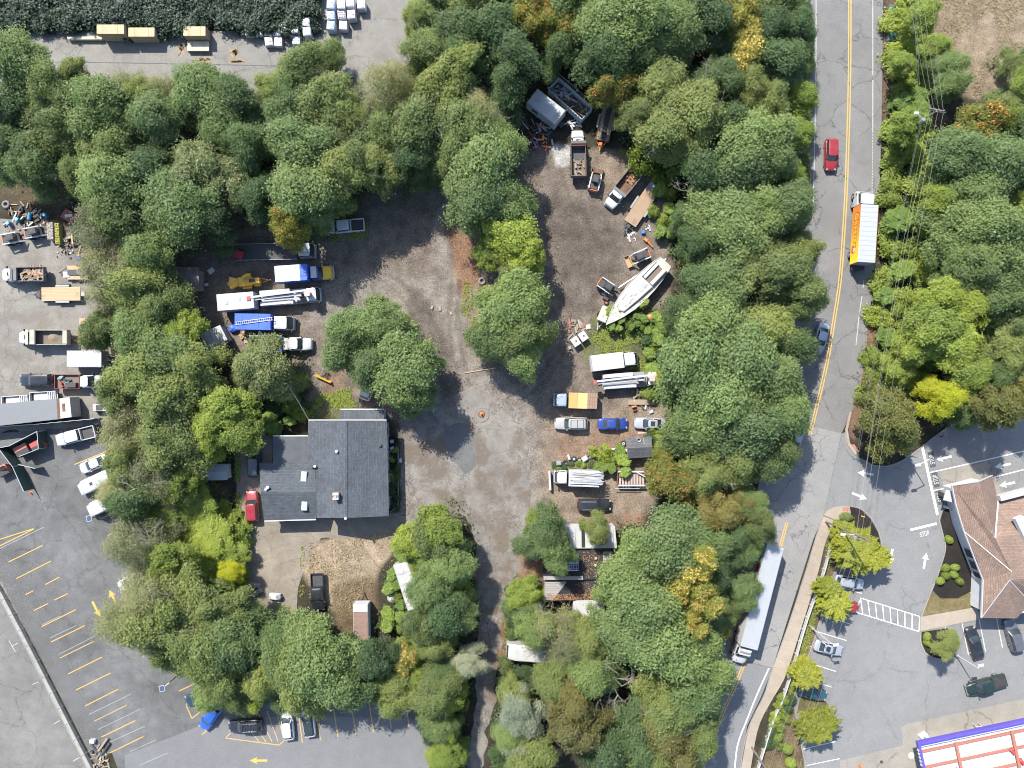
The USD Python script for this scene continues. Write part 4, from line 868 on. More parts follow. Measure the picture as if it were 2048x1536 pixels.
def openings(H, o, a, b, zlo, zhi, n, mat, name='window', w=1.0, frame=None):
    """n windows on the wall face from plan point a to b, 4 cm proud."""
    a, b = np.array(a, float), np.array(b, float); d = (b - a) / np.linalg.norm(b - a); nrm = np.array([d[1], -d[0]])
    for k in range(n):
        c = a + (b - a) * (k + .5) / n
        fr = MB().bar([*(c - d * (w / 2 + .08) + nrm * .01 - o[:2]), (zlo + zhi) / 2], [*(c + d * (w / 2 + .08) + nrm * .01 - o[:2]), (zlo + zhi) / 2], .08, zhi - zlo + .16)
        p = part(H, name, fr, frame or WHITE())
        part(p, 'pane', MB().bar([*(c - d * w / 2 + nrm * .035 - o[:2]), (zlo + zhi) / 2], [*(c + d * w / 2 + nrm * .035 - o[:2]), (zlo + zhi) / 2], .08, zhi - zlo), mat)

# --- the house
H, o = building('house', 'grey-shingled house with a lower side wing, two skylights and a brick chimney', 'house', 690, 940)
part(H, 'wall', walls_px(o, [(618, 843), (772, 843), (775, 1030), (635, 1032), (634, 930), (618, 930)], 0, 4.1, .35), SIDING)
part(H, 'wing_wall', walls_px(o, [(523, 928), (634, 928), (634, 1034), (529, 1036)], 0, 3.0, .3), SIDING)
part(H, 'annex_wall', walls_px(o, [(548, 874), (617, 874), (617, 927), (548, 927)], 0, 2.95, .15), SIDING)
part(H, 'porch_wall', walls_px(o, [(681, 820), (767, 820), (767, 843), (681, 843)], 0, 2.75, .15), SIDING)
rw = part(H, 'roof', shifted(plate(plate(MB(), [(693, 841, 6.0), (616, 841, 4.2), (616.5, 931, 4.2), (632, 931, 4.5), (633, 1036, 4.5), (693, 1036, 6.0)]), [(693, 841, 6.0), (693, 1036, 6.0), (778, 1032, 4.2), (773.5, 841, 4.2)]), o), SH_GREY)
ch = W(672, 992, 6.4); part(rw, 'chimney', MB().box(ch[0] - o[0] - .38, ch[0] - o[0] + .38, ch[1] - o[1] - .45, ch[1] - o[1] + .45, 4.8, 6.6), paint('chimney_brick', (.26, .17, .13), .9, wear=.4))
part(rw, 'chimney_cap', MB().box(ch[0] - o[0] - .44, ch[0] - o[0] + .44, ch[1] - o[1] + .12, ch[1] - o[1] + .5, 6.6, 6.72).box(ch[0] - o[0] - .44, ch[0] - o[0] + .44, ch[1] - o[1] - .5, ch[1] - o[1] - .2, 6.6, 6.72).cyl(ch[0] - o[0], ch[1] - o[1] - .03, 6.6, 6.78, .13, 8), paint('cap_concrete', (.36, .33, .30), .9))
rc = MB(); [rc.bar(W(693, 841 + i * 6.5, 6.02) - [o[0], o[1], 0], W(693, 841 + i * 6.5 + 5.8, 6.02) - [o[0], o[1], 0], .3, .05) for i in range(30)]
part(rw, 'ridge_cap', rc, SH_GREYX, kind='stuff')
wr = part(H, 'wing_roof', shifted(plate(plate(MB(), [(521, 985, 4.3), (632, 984, 4.3), (631, 926, 3.05), (519, 926, 3.05)]), [(521, 985, 4.3), (528, 1041, 3.05), (632, 1038, 3.05), (632, 984, 4.3)]), o), SH_GREYX)
part(H, 'annex_roof', shifted(plate(MB(), [(546, 872, 3.15), (617, 872, 3.15), (617, 927, 3.0), (546, 927, 3.0)]), o), FELT)
part(H, 'porch_roof', shifted(plate(MB(), [(680, 819.5, 2.9), (768, 819.5, 2.9), (768, 841, 3.35), (680, 841, 3.35)]), o), SH_GREY)
gm_ = MB()
for p_, q_ in (((617, 840, 4.1), (773, 840, 4.1)), ((529, 1042, 3.0), (632, 1039, 3.0)), ((681, 818.5, 2.85), (768, 818.5, 2.85)), ((546, 871.5, 3.1), (616, 871.5, 3.1))):
    part(H, 'gutter', MB().bar(W(*p_) - [o[0], o[1], 0], W(*q_) - [o[0], o[1], 0], .16, .14), WHITE())
for (x, y, w, l, z, gl) in ((608, 953, 11, 19, 3.75, 0), (609, 1012, 11, 17, 3.8, 1)):
    c = W(x, y, z) - o
    s_ = part(wr, 'skylight', MB().box(c[0] - w / 26, c[0] + w / 26, c[1] - l / 26, c[1] + l / 26, z - .25, z + .17, .05, rz=-4), WHITE())
    part(s_, 'pane', MB().box(c[0] - w / 38, c[0] + w / 38, c[1] - l / 36, c[1] + l / 36, z + .1, z + .185, rz=-4), paint('frosted_pane', (.30, .36, .42), .15) if gl else paint('milky_pane', (.66, .68, .70), .3))
for (x, y, z, r, hh, par) in ((674, 902, 5.6, .13, .5, rw), (631, 932, 4.6, .13, .5, rw), (537, 974, 4.1, .16, .6, wr), (533, 978, 4.2, .12, .4, wr), (692, 1036, 6.0, .12, .4, rw)):
    c = W(x, y, z) - o; part(par, 'vent_pipe', MB().cyl(c[0], c[1], z - .3, z + hh * .7, r, 10).cyl(c[0], c[1], z + hh * .7, z + hh * .7 + .1, r * 1.5, 10), paint('vent_white', (.55, .56, .56), .5))
c = W(760, 891, 4.6) - o; part(rw, 'vent_box', MB().box(c[0] - .2, c[0] + .2, c[1] - .18, c[1] + .18, 4.4, 4.78, .04), DARK())
for a_, b_ in ((W(775, 1030, 4), W(772, 843, 4)), (W(635, 1032, 4), W(775, 1030, 4))): openings(H, o, (np.array(a_[:2]) - 0) , b_[:2], 1.0, 2.3, 4, PANE)
single('service_wire', MB().tube([W(617, 839, 4.2) , (W(617, 839, 4.2) + W(577, 772, 7)) / 2 - [0, 0, .25], W(577, 772, 7)], .035, 4), paint('wire_grey', (.30, .29, .28), .6), 'pale service wire running from the house roof corner into the trees', 'wire')
single('service_wire', MB().tube([W(692, 1037, 6.2), W(705, 1066, 5.4), W(760, 1140, 5.2), W(800, 1240, 6)], .02, 4), paint('wire_black', (.05, .05, .05), .6), 'thin dark wire running from the house ridge over the dead grass', 'wire')
def furn(name, px, py, w, d, h, mat, label, cat, rz=0, c=.04, legs=True):
    q = W(px, py, h); m = MB().box(-w / 2, w / 2, -d / 2, d / 2, h - .08 if legs else 0, h, c)
    if legs:
        for sx in (-1, 1):
            for sy in (-1, 1): m.box(sx * (w / 2 - .06) - .03, sx * (w / 2 - .06) + .03, sy * (d / 2 - .06) - .03, sy * (d / 2 - .06) + .03, 0, h - .08)
    return single(name, m, mat, label, cat, (q[0], q[1], 0), rz)
furn('planter_box', 783, 883, .5, .5, .5, WHITE(), 'white box planter at the top of the house side bed', 'planter', legs=False)
furn('planter_box', 783, 897, .6, .5, .5, SIDING, 'rounded pale tub just below the white box planter', 'planter', 20, .12, False)
furn('garden_table', 801, 921, .4, .6, .7, WHITE(), 'small white table against the bed fence right of the house', 'table')
furn('garden_chair', 787, 967, .5, .55, .45, DIRTYWHITE(), 'pale chair seat among plants beside the house wall, lower one', 'chair', -20)
furn('garden_chair', 783, 950, .4, .5, .45, STEEL(), 'grey chair seat among plants beside the house wall, upper one', 'chair', 15)
for a_, b_, lb in (((797, 900), (797, 1012), 'weathered timber edging along the planted bed right of the house'), ((797, 1012), (781, 1024), 'short diagonal timber edging at the lower end of the house bed')):
    A_, B_ = W(*a_), W(*b_); single('bed_edging', MB().bar([*A_[:2], .2], [*B_[:2], .2], .12, .4), asphalt('old_timber', (.22, .2, .17), .3, 0) if '/World/Looks/old_timber' not in [str(x.GetPath()) for x in stage.GetPrimAtPath('/World/Looks').GetChildren()] else UsdShade.Material.Get(stage, '/World/Looks/old_timber'), lb, 'edging')
OLDTIMBER = UsdShade.Material.Get(stage, '/World/Looks/old_timber')

# --- car wash building
B, o = building('car_wash_building', 'white-walled building with brown hipped shingle roofs beside the stop lines', 'building', 1990, 1090)
part(B, 'wall', walls_px(o, [(1905, 972), (1984, 951), (1996, 1000), (2150, 962), (2150, 1230), (2033, 1237), (1963, 1236), (1966, 1160), (1928, 1063)], 0, 3.9, .75), WALLW)
K, R_, R2, V, AP = (1958, 963, 6.6), (1990, 1076, 6.6), (2023, 1143, 6.8), (1928, 1063, 4.0), (2019, 1160, 6.8)
for nm, pts, mt in (('roof', [(1904, 971, 4.0), K, R_, R2, V, (1912, 1010, 4.0)], SH_BROWNY), ('roof', [K, (1984.5, 951, 4.2), (1996, 1000, 4.2), R_], SH_BROWNY), ('roof', [(1996, 1000, 4.2), (2150, 962, 4.2), (2150, 1050, 6.6), R_], SH_BROWN),
                    ('roof', [R_, (2150, 1050, 6.6), (2150, 1150, 6.8), R2], SH_BROWN), ('roof', [V, R2, AP, (1963, 1236, 4.0), (1966, 1160, 4.0), (1955, 1125, 4.0)], SH_BROWNY), ('roof', [(1963, 1236, 4.0), (2033, 1237, 4.0), (2062, 1206, 4.0), AP], SH_BROWN), ('roof', [AP, R2, (2150, 1150, 6.8), (2150, 1215, 4.4), (2062, 1206, 4.0)], SH_BROWN)):
    part(B, nm, shifted(plate(MB(), pts), o), mt)
for p_, q_, w in (((1996, 1000, 4.25), (1990, 1076, 6.62), .22), (V, R2, .12), (AP, (1964, 1234, 4.05), .10), (AP, (2060, 1205, 4.05), .10)):
    part(B, 'flashing', shifted(strip(MB(), p_, q_, w), o), WHITE())
part(B, 'parapet', MB().bar(W(1996, 996, 4.6) - [o[0], o[1], 0], W(2150, 956, 4.6) - [o[0], o[1], 0], .75, 1.2), WHITE())
for p_, q_ in (((1904, 971, 4.0), (1912, 1010, 4.0)), ((1912, 1010, 4.0), (1928, 1063, 4.0)), ((1928, 1063, 4.0), (1966, 1160, 4.0)), ((1966, 1160, 4.0), (1963, 1236, 4.0)), ((1904, 971, 4.0), (1958, 963, 6.6)), ((1958, 963, 6.6), (1984.5, 951, 4.2))):
    part(B, 'fascia', MB().bar(W(*p_) - [o[0], o[1], .08], W(*q_) - [o[0], o[1], .08], .10, .3), WHITE())
a_, b_ = W(1954, 1122, 4.0)[:2], W(1966, 1160, 4.0)[:2]; c_, d_ = W(1928, 1063, 4.0)[:2], W(1966, 1160, 4.0)[:2]; dd = (d_ - c_) / np.linalg.norm(d_ - c_); nn = np.array([dd[1], -dd[0]]); nn = -nn if nn[0] > 0 else nn
wf0, wf1 = d_ - dd * 4.3 - nn * .72, d_ + dd * 1.3 - nn * .72
openings(B, o, wf1, wf0, .9, 2.6, 3, PANE, w=1.35) if np.cross(wf0 - wf1, -nn) > 0 else openings(B, o, wf0, wf1, .9, 2.6, 3, PANE, w=1.35)
sg = MB(); rg = random.Random(4)
for k in range(11):     # lettering that cannot be made out in the photo: blue strokes
    if k == 7: continue
    t0 = d_ - dd * (4.0 - k * .42) - nn * .66; q = np.array([*(t0 - o[:2]), 3.25])
    sg.bar(q, q + [*(dd * .05), .0], .07, .5); sg.bar(q + [*(dd * .12), .2 * rg.choice((-1, 0, 1))], q + [*(dd * .27), .2 * rg.choice((-1, 0, 1))], .07, .13)
part(B, 'sign_lettering', sg, paint('sign_blue', (.06, .07, .30), .4), kind='stuff')
part(B, 'dormer', MB().bar(W(2035, 1034, 6.9) - [o[0], o[1], 0], W(2062, 1090, 6.9) - [o[0], o[1], 0], 1.2, .8), WHITE())
q = W(1901, 993, 2.6); t = thing('pay_station', 'white canopied pay kiosk at the corner of the brown-roofed building', 'kiosk', (q[0], q[1], 0), -15)
part(t, 'canopy', MB().box(-.9, .9, -.8, .8, 2.5, 2.7, .05), WHITE()); part(t, 'post', MB().box(-.1, .1, -.1, .1, 0, 2.5), STEEL()); part(t, 'machine', MB().box(-.35, .35, -.3, .3, 0, 1.5, .04), DARK())
q = W(1905, 1020, 1.0); t = thing('barrier_gate', 'white and red striped barrier arm beside the mulch bed', 'barrier', (q[0], q[1], 0), -28)
part(t, 'post', MB().box(-.95, -.65, -.15, .15, 0, 1.05, .03), WHITE()); part(t, 'arm', MB().box(-.65, 1.0, -.05, .05, .9, 1.0), WHITE())
for k in (0, 1): part(t, 'stripe', MB().box(-.2 + k * .6, .1 + k * .6, -.055, .055, .895, 1.005), paint('barrier_red', (.45, .05, .05), .4))

# --- wash tunnel
B, o = building('car_wash_tunnel', 'wash tunnel with purple-blue parapet, white roof panels and red steel beams', 'building', 1950, 1540)
u = (W(2048, 1441, 5) - W(1836, 1486, 5))[:2]; u /= np.linalg.norm(u); vv = np.array([u[1], -u[0]])
A_ = W(1836, 1486, 5)[:2] - o[:2]
P2 = lambda s, t: A_ + u * s + vv * t
LEN, DEP = 24.0, 11.0
part(B, 'wall', MB().prism([P2(2.2, 2.6), P2(LEN - .05, 2.6), P2(LEN - .05, DEP), P2(2.2, DEP)], 0, 4.195), WALLW)
part(B, 'bay_ceiling', MB().prism([P2(.35, .65), P2(LEN, .65), P2(LEN, DEP), P2(.35, DEP)], 4.2, 4.288), WALLW)
PURP = paint('parapet_purple', (.085, .060, .30), .4, wear=.15); BLUE_ = paint('parapet_blue', (.045, .05, .28), .4, wear=.1)
part(B, 'parapet', MB().prism([P2(0, 0), P2(LEN, 0), P2(LEN, .52), P2(0, .52)], 4.3, 5.0), PURP)
part(B, 'parapet', MB().prism([P2(0, .53), P2(.34, .53), P2(.34, DEP), P2(0, DEP)], 4.3, 5.0), PURP)
part(B, 'parapet_stripe', MB().prism([P2(.36, .36), P2(LEN, .36), P2(LEN, .54), P2(.36, .54)], 4.99, 5.008), BLUE_)
part(B, 'inner_trim', MB().prism([P2(.35, .55), P2(LEN, .55), P2(LEN, .76), P2(.35, .76)], 4.3, 4.9), WHITE())
WP = paint('white_roof_panel', (.48, .48, .47), .5, wear=.45, scale=2.2, dirt=(.36, .35, .34)); RB = paint('red_oxide_beam', (.30, .115, .08), .6, wear=.4)
for i in range(8):
    for j in range(4):
        part(B, 'roof_panel', MB().prism([P2(.38 + i * 3.0, .80 + j * 2.35), P2(3.34 + i * 3.0, .80 + j * 2.35), P2(3.34 + i * 3.0, 3.11 + j * 2.35), P2(.38 + i * 3.0, 3.11 + j * 2.35)], 4.3, 4.42), WP)
for j in range(4): part(B, 'beam', MB().prism([P2(.4, 1.45 + j * 2.35), P2(LEN, 1.45 + j * 2.35), P2(LEN, 1.75 + j * 2.35), P2(.4, 1.75 + j * 2.35)], 4.43, 4.72), RB)
for i in range(3): part(B, 'cross_beam', MB().prism([P2(5.3 + i * 8.4, 1.2), P2(5.7 + i * 8.4, 1.2), P2(5.7 + i * 8.4, DEP), P2(5.3 + i * 8.4, DEP)], 4.73, 4.95), RB)
sl = MB()
for i in range(60): q = P2(.6 + i * .38, .95); sl.box(q[0] - .03, q[0] + .03, q[1] - .22, q[1] + .22, 4.425, 4.5)
part(B, 'trim_slats', sl, STEEL(), kind='stuff')
for (s_, t_) in ((4.9, 5.3), (13.4, 4.1), (14.4, 5.9)): 
    q = P2(s_, t_); part(B, 'lifting_bracket', MB().box(q[0] - .55, q[0] + .4, q[1] - .15, q[1] + .15, 4.72, 5.15, .04, rz=-40).box(q[0] - .1, q[0] + .1, q[1] - .5, q[1] + .5, 4.73, 5.05, rz=20), paint('bracket_red', (.5, .05, .04), .4))
for k in range(5): q = P2(-.012, 1.2 + k * .55); part(B, 'sign_lettering', MB().box(q[0] - .05, q[0] + .02, q[1] - .18, q[1] + .18, 4.45, 4.9, rz=-12), WHITE())
q = W(1851, 1476, .9); t = thing('vacuum_station', 'white square vacuum unit on the apron by the purple parapet', 'vacuum', (q[0], q[1], 0), 32); part(t, 'cabinet', MB().box(-.6, .6, -.45, .45, 0, .9, .05), WHITE()); part(t, 'lid', MB().cyl(-.1, .08, .9, .98, .16, 10), STEEL())
q = W(1960, 1453, 1.2); single('hose_hoop', MB().tube([(-.4, 0, 0), (-.4, 0, 1.0), (-.2, .0, 1.2), (.2, 0, 1.2), (.4, 0, 1.0), (.4, 0, 0)], .06), WHITE(), 'white hoop standing on the apron above the purple parapet', 'hoop', (q[0], q[1], 0), 12)
q = W(1823, 1511, .02); single('manhole_cover', MB().cyl(0, 0, .01, .03, .52, 20), paint('pale_lid', (.42, .41, .33), .8), 'large pale round cover in the concrete apron left of the tunnel', 'manhole', (q[0], q[1], 0))
q = W(1763, 1524, .02); single('drain_cover', MB().cyl(0, 0, .01, .03, .25, 16), DARK(), 'small dark round drain in the concrete apron at the bottom', 'drain', (q[0], q[1], 0))
q = W(1722, 1533, .5); t = thing('hydrant', 'small orange standpipe on the apron at the bottom edge', 'standpipe', (q[0], q[1], 0)); part(t, 'barrel', MB().cyl(0, 0, 0, .6, .2, 12, c=.05), AMBER()); part(t, 'cap', MB().cyl(0, 0, .6, .72, .12, 10), AMBER())

# --- sheds and cabins
def flatroof(name, label, cat, px, z, rmat, wmat, t=.12, over=.08):
    cx, cy = np.mean([p[0] for p in px]), np.mean([p[1] for p in px]); b, o = building(name, label, cat, cx, cy)
    part(b, 'wall', walls_px(o, px, 0, z - t, over), wmat)
    r = part(b, 'roof', walls_px(o, px, z - t + .003, z), rmat)
    return b, o, r
GREYWOOD = wood_mat('silvered_boards', (.28, .27, .255), (.20, .19, .18), 'x')
b, o, r = flatroof('solar_cabin', 'low black-felt cabin carrying two solar panels above the motorhome', 'cabin', [(1086, 1100), (1225, 1101), (1222, 1158), (1086, 1161)], 2.4, BLACKFELT, SIDING)
pn = paint('solar_cell', (.012, .020, .055), .12, wear=.05)
for k, (y0, y1) in enumerate(((1111, 1126), (1126.5, 1142))):
    p_ = part(b, 'solar_panel', MB().prism([tuple(W(x, y, 2.8)[:2] - o[:2]) for x, y in ((1129, y1), (1157, y1), (1157, y0), (1129, y0))], 2.72, 2.78), CHROME())
    for i in range(6):
        for j in range(3):
            x0 = 1130 + i * 4.5; yy = y0 + .8 + j * 4.6; part(p_, 'cell', MB().prism([tuple(W(x, y, 2.8)[:2] - o[:2]) for x, y in ((x0, yy + 4.2), (x0 + 4.1, yy + 4.2), (x0 + 4.1, yy), (x0, yy))], 2.781, 2.786), pn)
for x0, x1 in ((1206, 1225), (1086, 1094)):
    n = int((x1 - x0) / 2)
    for i in range(9 if x0 > 1100 else 3): 
        ya, yb = 1103 + i * 6.2, 1103 + i * 6.2 + 5.4
        part(r, 'board', MB().prism([tuple(W(x, y, 2.4)[:2] - o[:2]) for x, y in ((x0, yb), (x1, yb), (x1, ya), (x0, ya))], 2.402, 2.43), GREYWOOD)
part(b, 'parapet_board', MB().bar(W(1087, 1156, 2.5) - [o[0], o[1], 0], W(1166, 1156, 2.5) - [o[0], o[1], 0], .55, .2), GREYWOOD)
for x, y in ((1192, 1117), (1191, 1131)): c = W(x, y, 2.6) - o; part(b, 'roof_vent', MB().cyl(c[0], c[1], 2.4, 2.75, .2, 10, c=.08), paint('tan_plastic', (.35, .28, .16), .6))
b, o, r = flatroof('white_roofed_cabin', 'white flat-roofed cabin with a sapling over it, above the solar panels', 'cabin', [(1128, 1054), (1230, 1052), (1234, 1096), (1128, 1097)], 2.9, DIRTYWHITE(), SIDING)
for x in (1150, 1166, 1226): part(r, 'seam', MB().bar(W(x, 1054, 2.92) - [o[0], o[1], 0], W(x + .8, 1095, 2.92) - [o[0], o[1], 0], .06 if x != 1166 else .5, .05), STEEL() if x != 1166 else BLACKFELT)
b, o, r = flatroof('plank_roofed_cabin', 'cabin roof of silvered boards and black felt with drifts of brown leaves', 'cabin', [(1088, 1163), (1205, 1160), (1204, 1199), (1091, 1202)], 2.0, BLACKFELT, SIDING)
for i in range(8):
    y0 = 1163 + i * 4.7; part(r, 'board', MB().prism([tuple(W(x, y, 2.0)[:2] - o[:2]) for x, y in ((1089, y0 + 4.3), (1131 - i * 3.6, y0 + 4.3), (1133 - i * 3.4, y0), (1089, y0))], 2.003, 2.03), GREYWOOD)
part(b, 'edge_board', MB().bar(W(1204, 1161, 2.05) - [o[0], o[1], 0], W(1203, 1199, 2.05) - [o[0], o[1], 0], .12, .15), WHITE())
b, o, r = flatroof('white_van_box', 'weathered white box body half buried in bushes below the plank-roofed cabin', 'box body', [(1146, 1204), (1155, 1201), (1208, 1200), (1209, 1234), (1146, 1232)], 2.5, DIRTYWHITE(), DIRTYWHITE())
c = W(1177, 1213, 2.55) - o; part(r, 'roof_vent', MB().box(c[0] - .15, c[0] + .15, c[1] - .2, c[1] + .2, 2.5, 2.6, .02, rz=20), rust_mat())
# leaves lying on those roofs
rng = np.random.default_rng(5); P_ = []
for (x0, y0, x1, y1, n, z) in ((1095, 1188, 1204, 1200, 420, 2.05), (1150, 1165, 1204, 1190, 120, 2.05), (1165, 1104, 1206, 1155, 160, 2.44)):
    for _ in range(n): P_.append(W(rng.uniform(x0, x1), rng.uniform(y0, y1), z) + [0, 0, rng.uniform(0, .05)])
P_ = np.array(P_); v_, f_ = quads(P_, rng.normal(size=P_.shape) * .25 + [0, 0, 1], rng.uniform(.06, .13, len(P_)), rng)
struct('fallen_leaves', (v_, f_), paint('dry_leaves', (.26, .13, .06), .9), kind='stuff')

def gable(name, label, px, ze, zr, rmat, wmat, along='x'):
    """px: four roof corners, top-left first, clockwise as the photo shows."""
    cx, cy = np.mean([p[0] for p in px]), np.mean([p[1] for p in px]); b, o = building(name, label, 'shed', cx, cy)
    part(b, 'wall', walls_px(o, px, 0, ze - .05, .15), wmat)
    a, bb, c, d = px; mid = lambda p, q: ((p[0] + q[0]) / 2, (p[1] + q[1]) / 2, zr); e = lambda p: (p[0], p[1], ze)
    m = MB()
    if along == 'x': m1, m2 = mid(a, d), mid(bb, c); plate(m, [e(a), e(bb), m2, m1], .08); plate(m, [m1, m2, e(c), e(d)], .08)
    else: m1, m2 = mid(a, bb), mid(d, c); plate(m, [e(a), m1, m2, e(d)], .08); plate(m, [m1, e(bb), e(c), m2], .08)
    r = part(b, 'roof', shifted(m, o), rmat)
    part(b, 'door', walls_px(o, [(cx - 5, px[2][1] - 1), (cx + 5, px[2][1] - 1), (cx + 5, px[2][1]), (cx - 5, px[2][1])], .05, 1.9), OLDTIMBER)
    return b, o, r
b, o, r = gable('shed', 'small grey-shingled shed with an item on its roof, right of the loose tyres', [(1254, 876), (1303, 873), (1306, 914), (1256, 917)], 2.2, 2.9, roof_mat('old_grey_shingles', (.075, .078, .085), (.105, .108, .112), .2, 'x'), GREYWOOD)
c = W(1278, 880, 2.75) - o; part(r, 'wire_coil', MB().torus(c[0], c[1], 2.6, .28, .09, 12, 5), STEEL())
part(r, 'loose_board', MB().bar(W(1287, 877, 2.62) - [o[0], o[1], 0], W(1289, 889, 2.9) - [o[0], o[1], 0], .12, .05), OLDTIMBER)
RUSTROOF = paint('mottled_tin_roof', (.165, .15, .148), .7, .2, wear=.75, scale=1.0, dirt=(.12, .075, .055))
b, o = building('tin_roofed_shed', 'long shed with a curved mottled tin roof between trees and the yellow chipper', 'shed', 352, 558)
rings = []
for x, in ((302,), (398,)):
    ring = []
    for k in range(9):
        t = k / 8; z = 2.5 + .75 * math.sin(math.pi * t); ring.append(W(x + (t > .5) * 0, 534 + 49 * t, z) - [o[0], o[1], 0])
    ring += [p - [0, 0, .08] for p in ring[::-1]]; rings.append(np.array(ring))
part(b, 'roof', MB().loft(rings), RUSTROOF, smooth=30); part(b, 'wall', walls_px(o, [(303, 535), (398, 535), (398, 583), (303, 583)], 0, 2.45, .3), OLDTIMBER)
for k in range(1, 6): part(b, 'roof_rib', MB().tube([W(302 + k * 16, 534 + 49 * t, 2.53 + .75 * math.sin(math.pi * t)) - [o[0], o[1], 0] for t in np.linspace(0, 1, 7)], .035, 5), RUSTROOF)
gable('garden_shed', 'light grey metal shed half under trees left of the house', [(398, 929), (452, 928), (455, 960), (402, 961)], 2.1, 2.5, paint('pale_tin', (.34, .35, .37), .5, .3, wear=.35), SIDING)
b, o, r = flatroof('white_container', 'dirty white ribbed container lying askew below the yellow chipper', 'container', [(399, 668), (440, 650), (455, 680), (414, 700)], 2.4, DIRTYWHITE(), STEEL())
for k in range(3): part(r, 'panel_joint', MB().bar(W(405 + k * 12, 667 - k * 5.2, 2.41) - [o[0], o[1], 0], W(419 + k * 12, 697 - k * 5.2, 2.41) - [o[0], o[1], 0], .05, .03), rust_mat())
b, o, r = flatroof('long_container', 'long grey container with a cream end cab at the lower left yard edge', 'container', [(-60, 813), (118, 797), (120, 838), (-60, 858)], 2.7, paint('grey_tin', (.15, .16, .17), .5, .3, wear=.5, scale=.7), STEEL())
part(b, 'cream_cab', walls_px(o, [(119, 797), (139, 794.5), (143, 834), (121, 837)], .3, 2.75), paint('cream_panel', (.40, .38, .34), .5, wear=.35)); part(b, 'rust_band', walls_px(o, [(113, 797.5), (119, 797), (121, 838), (115, 838.5)], 2.66, 2.74), rust_mat())
c = W(127, 815, 2.8) - o; part(b, 'hatch', MB().box(c[0] - .22, c[0] + .22, c[1] - .6, c[1] + .6, 2.7, 2.8, .02, rz=5), rust_mat())
# ------------------------------------------------------------------ vehicles
def carpaint(name, rgb, flake=0.0): 
    return paint('car_' + name, rgb, .22, flake, wear=.06, scale=.8, coat=.6)
CP = dict(red=(.22, .012, .014), white=(.42, .43, .44), silver=(.36, .37, .39), black=(.010, .011, .013), blue=(.015, .035, .20), brightblue=(.012, .075, .42), teal=(.03, .085, .11), grey=(.11, .115, .125), green=(.008, .020, .016), beige=(.38, .36, .33), paleblue=(.33, .38, .43), darkteal=(.010, .026, .033))
for k_ in list(CP): CP[k_] = carpaint(k_, CP[k_], .35 if k_ in ('silver', 'grey', 'beige', 'paleblue', 'teal') else 0)
LAMP = paint('lamp_lens', (.24, .245, .25), .15, wear=.05); TAIL = RED(); RUBBER = BLACK(); RIM = CHROME(); PLASTIC = paint('black_plastic', (.02, .02, .021), .6, wear=.2)

def put(name, label, cat, px, py, deg, group=None, zc=.9):
    o = W(px, py, zc); return thing(name, label, cat, (o[0], o[1], 0), deg, group)
def wheels(t, xs, half, r=.33, w=.22, dual=()):
    for i, x in enumerate(xs):
        for s in (-1, 1):
            ww = w * (2.1 if i in dual else 1)
            y = s * (half - ww / 2)
            wp = part(t, 'wheel', MB().wheel(x, y, r, ww), RUBBER, 40)
            part(wp, 'rim', MB().wheel(x, y + s * .012, r, ww * .98).get() if False else rim_mesh(x, y + s * (ww / 2 - .02), r), RIM)
def rim_mesh(x, y, r):
    n = 12; a = np.arange(n) * 2 * math.pi / n
    ring = lambda yy, k: np.stack([x + k * np.cos(a), np.full(n, yy), r + k * np.sin(a)], 1)
    return MB().loft([ring(y - .03, r * .62), ring(y + .03, r * .58)])
def shell(rows):
    """Body loft from rows (x, half width, sill height, shoulder height, shoulder inset)."""
    rings = []
    for x, w, z0, z1, c in rows:
        rings.append(np.array([(x, -w * .96, z0), (x, -w, z0 + (z1 - z0) * .45), (x, -w * .985, z1 - c * .55), (x, -w + c, z1), (x, -w * .3, z1 + .025), (x, w * .3, z1 + .025), (x, w - c, z1), (x, w * .985, z1 - c * .55), (x, w, z0 + (z1 - z0) * .45), (x, w * .96, z0)]))
    return MB().loft(rings)
def house_ring(x0, x1, w0, w1, z, r=.22):
    return np.array([(x0 + r * .6, -w0 + .02, z), (x1 - r, -w1, z), (x1, -w1 + r * 1.3, z), (x1, w1 - r * 1.3, z), (x1 - r, w1, z), (x0 + r * .6, w0 - .02, z), (x0, w0 - r, z), (x0, -w0 + r, z)])
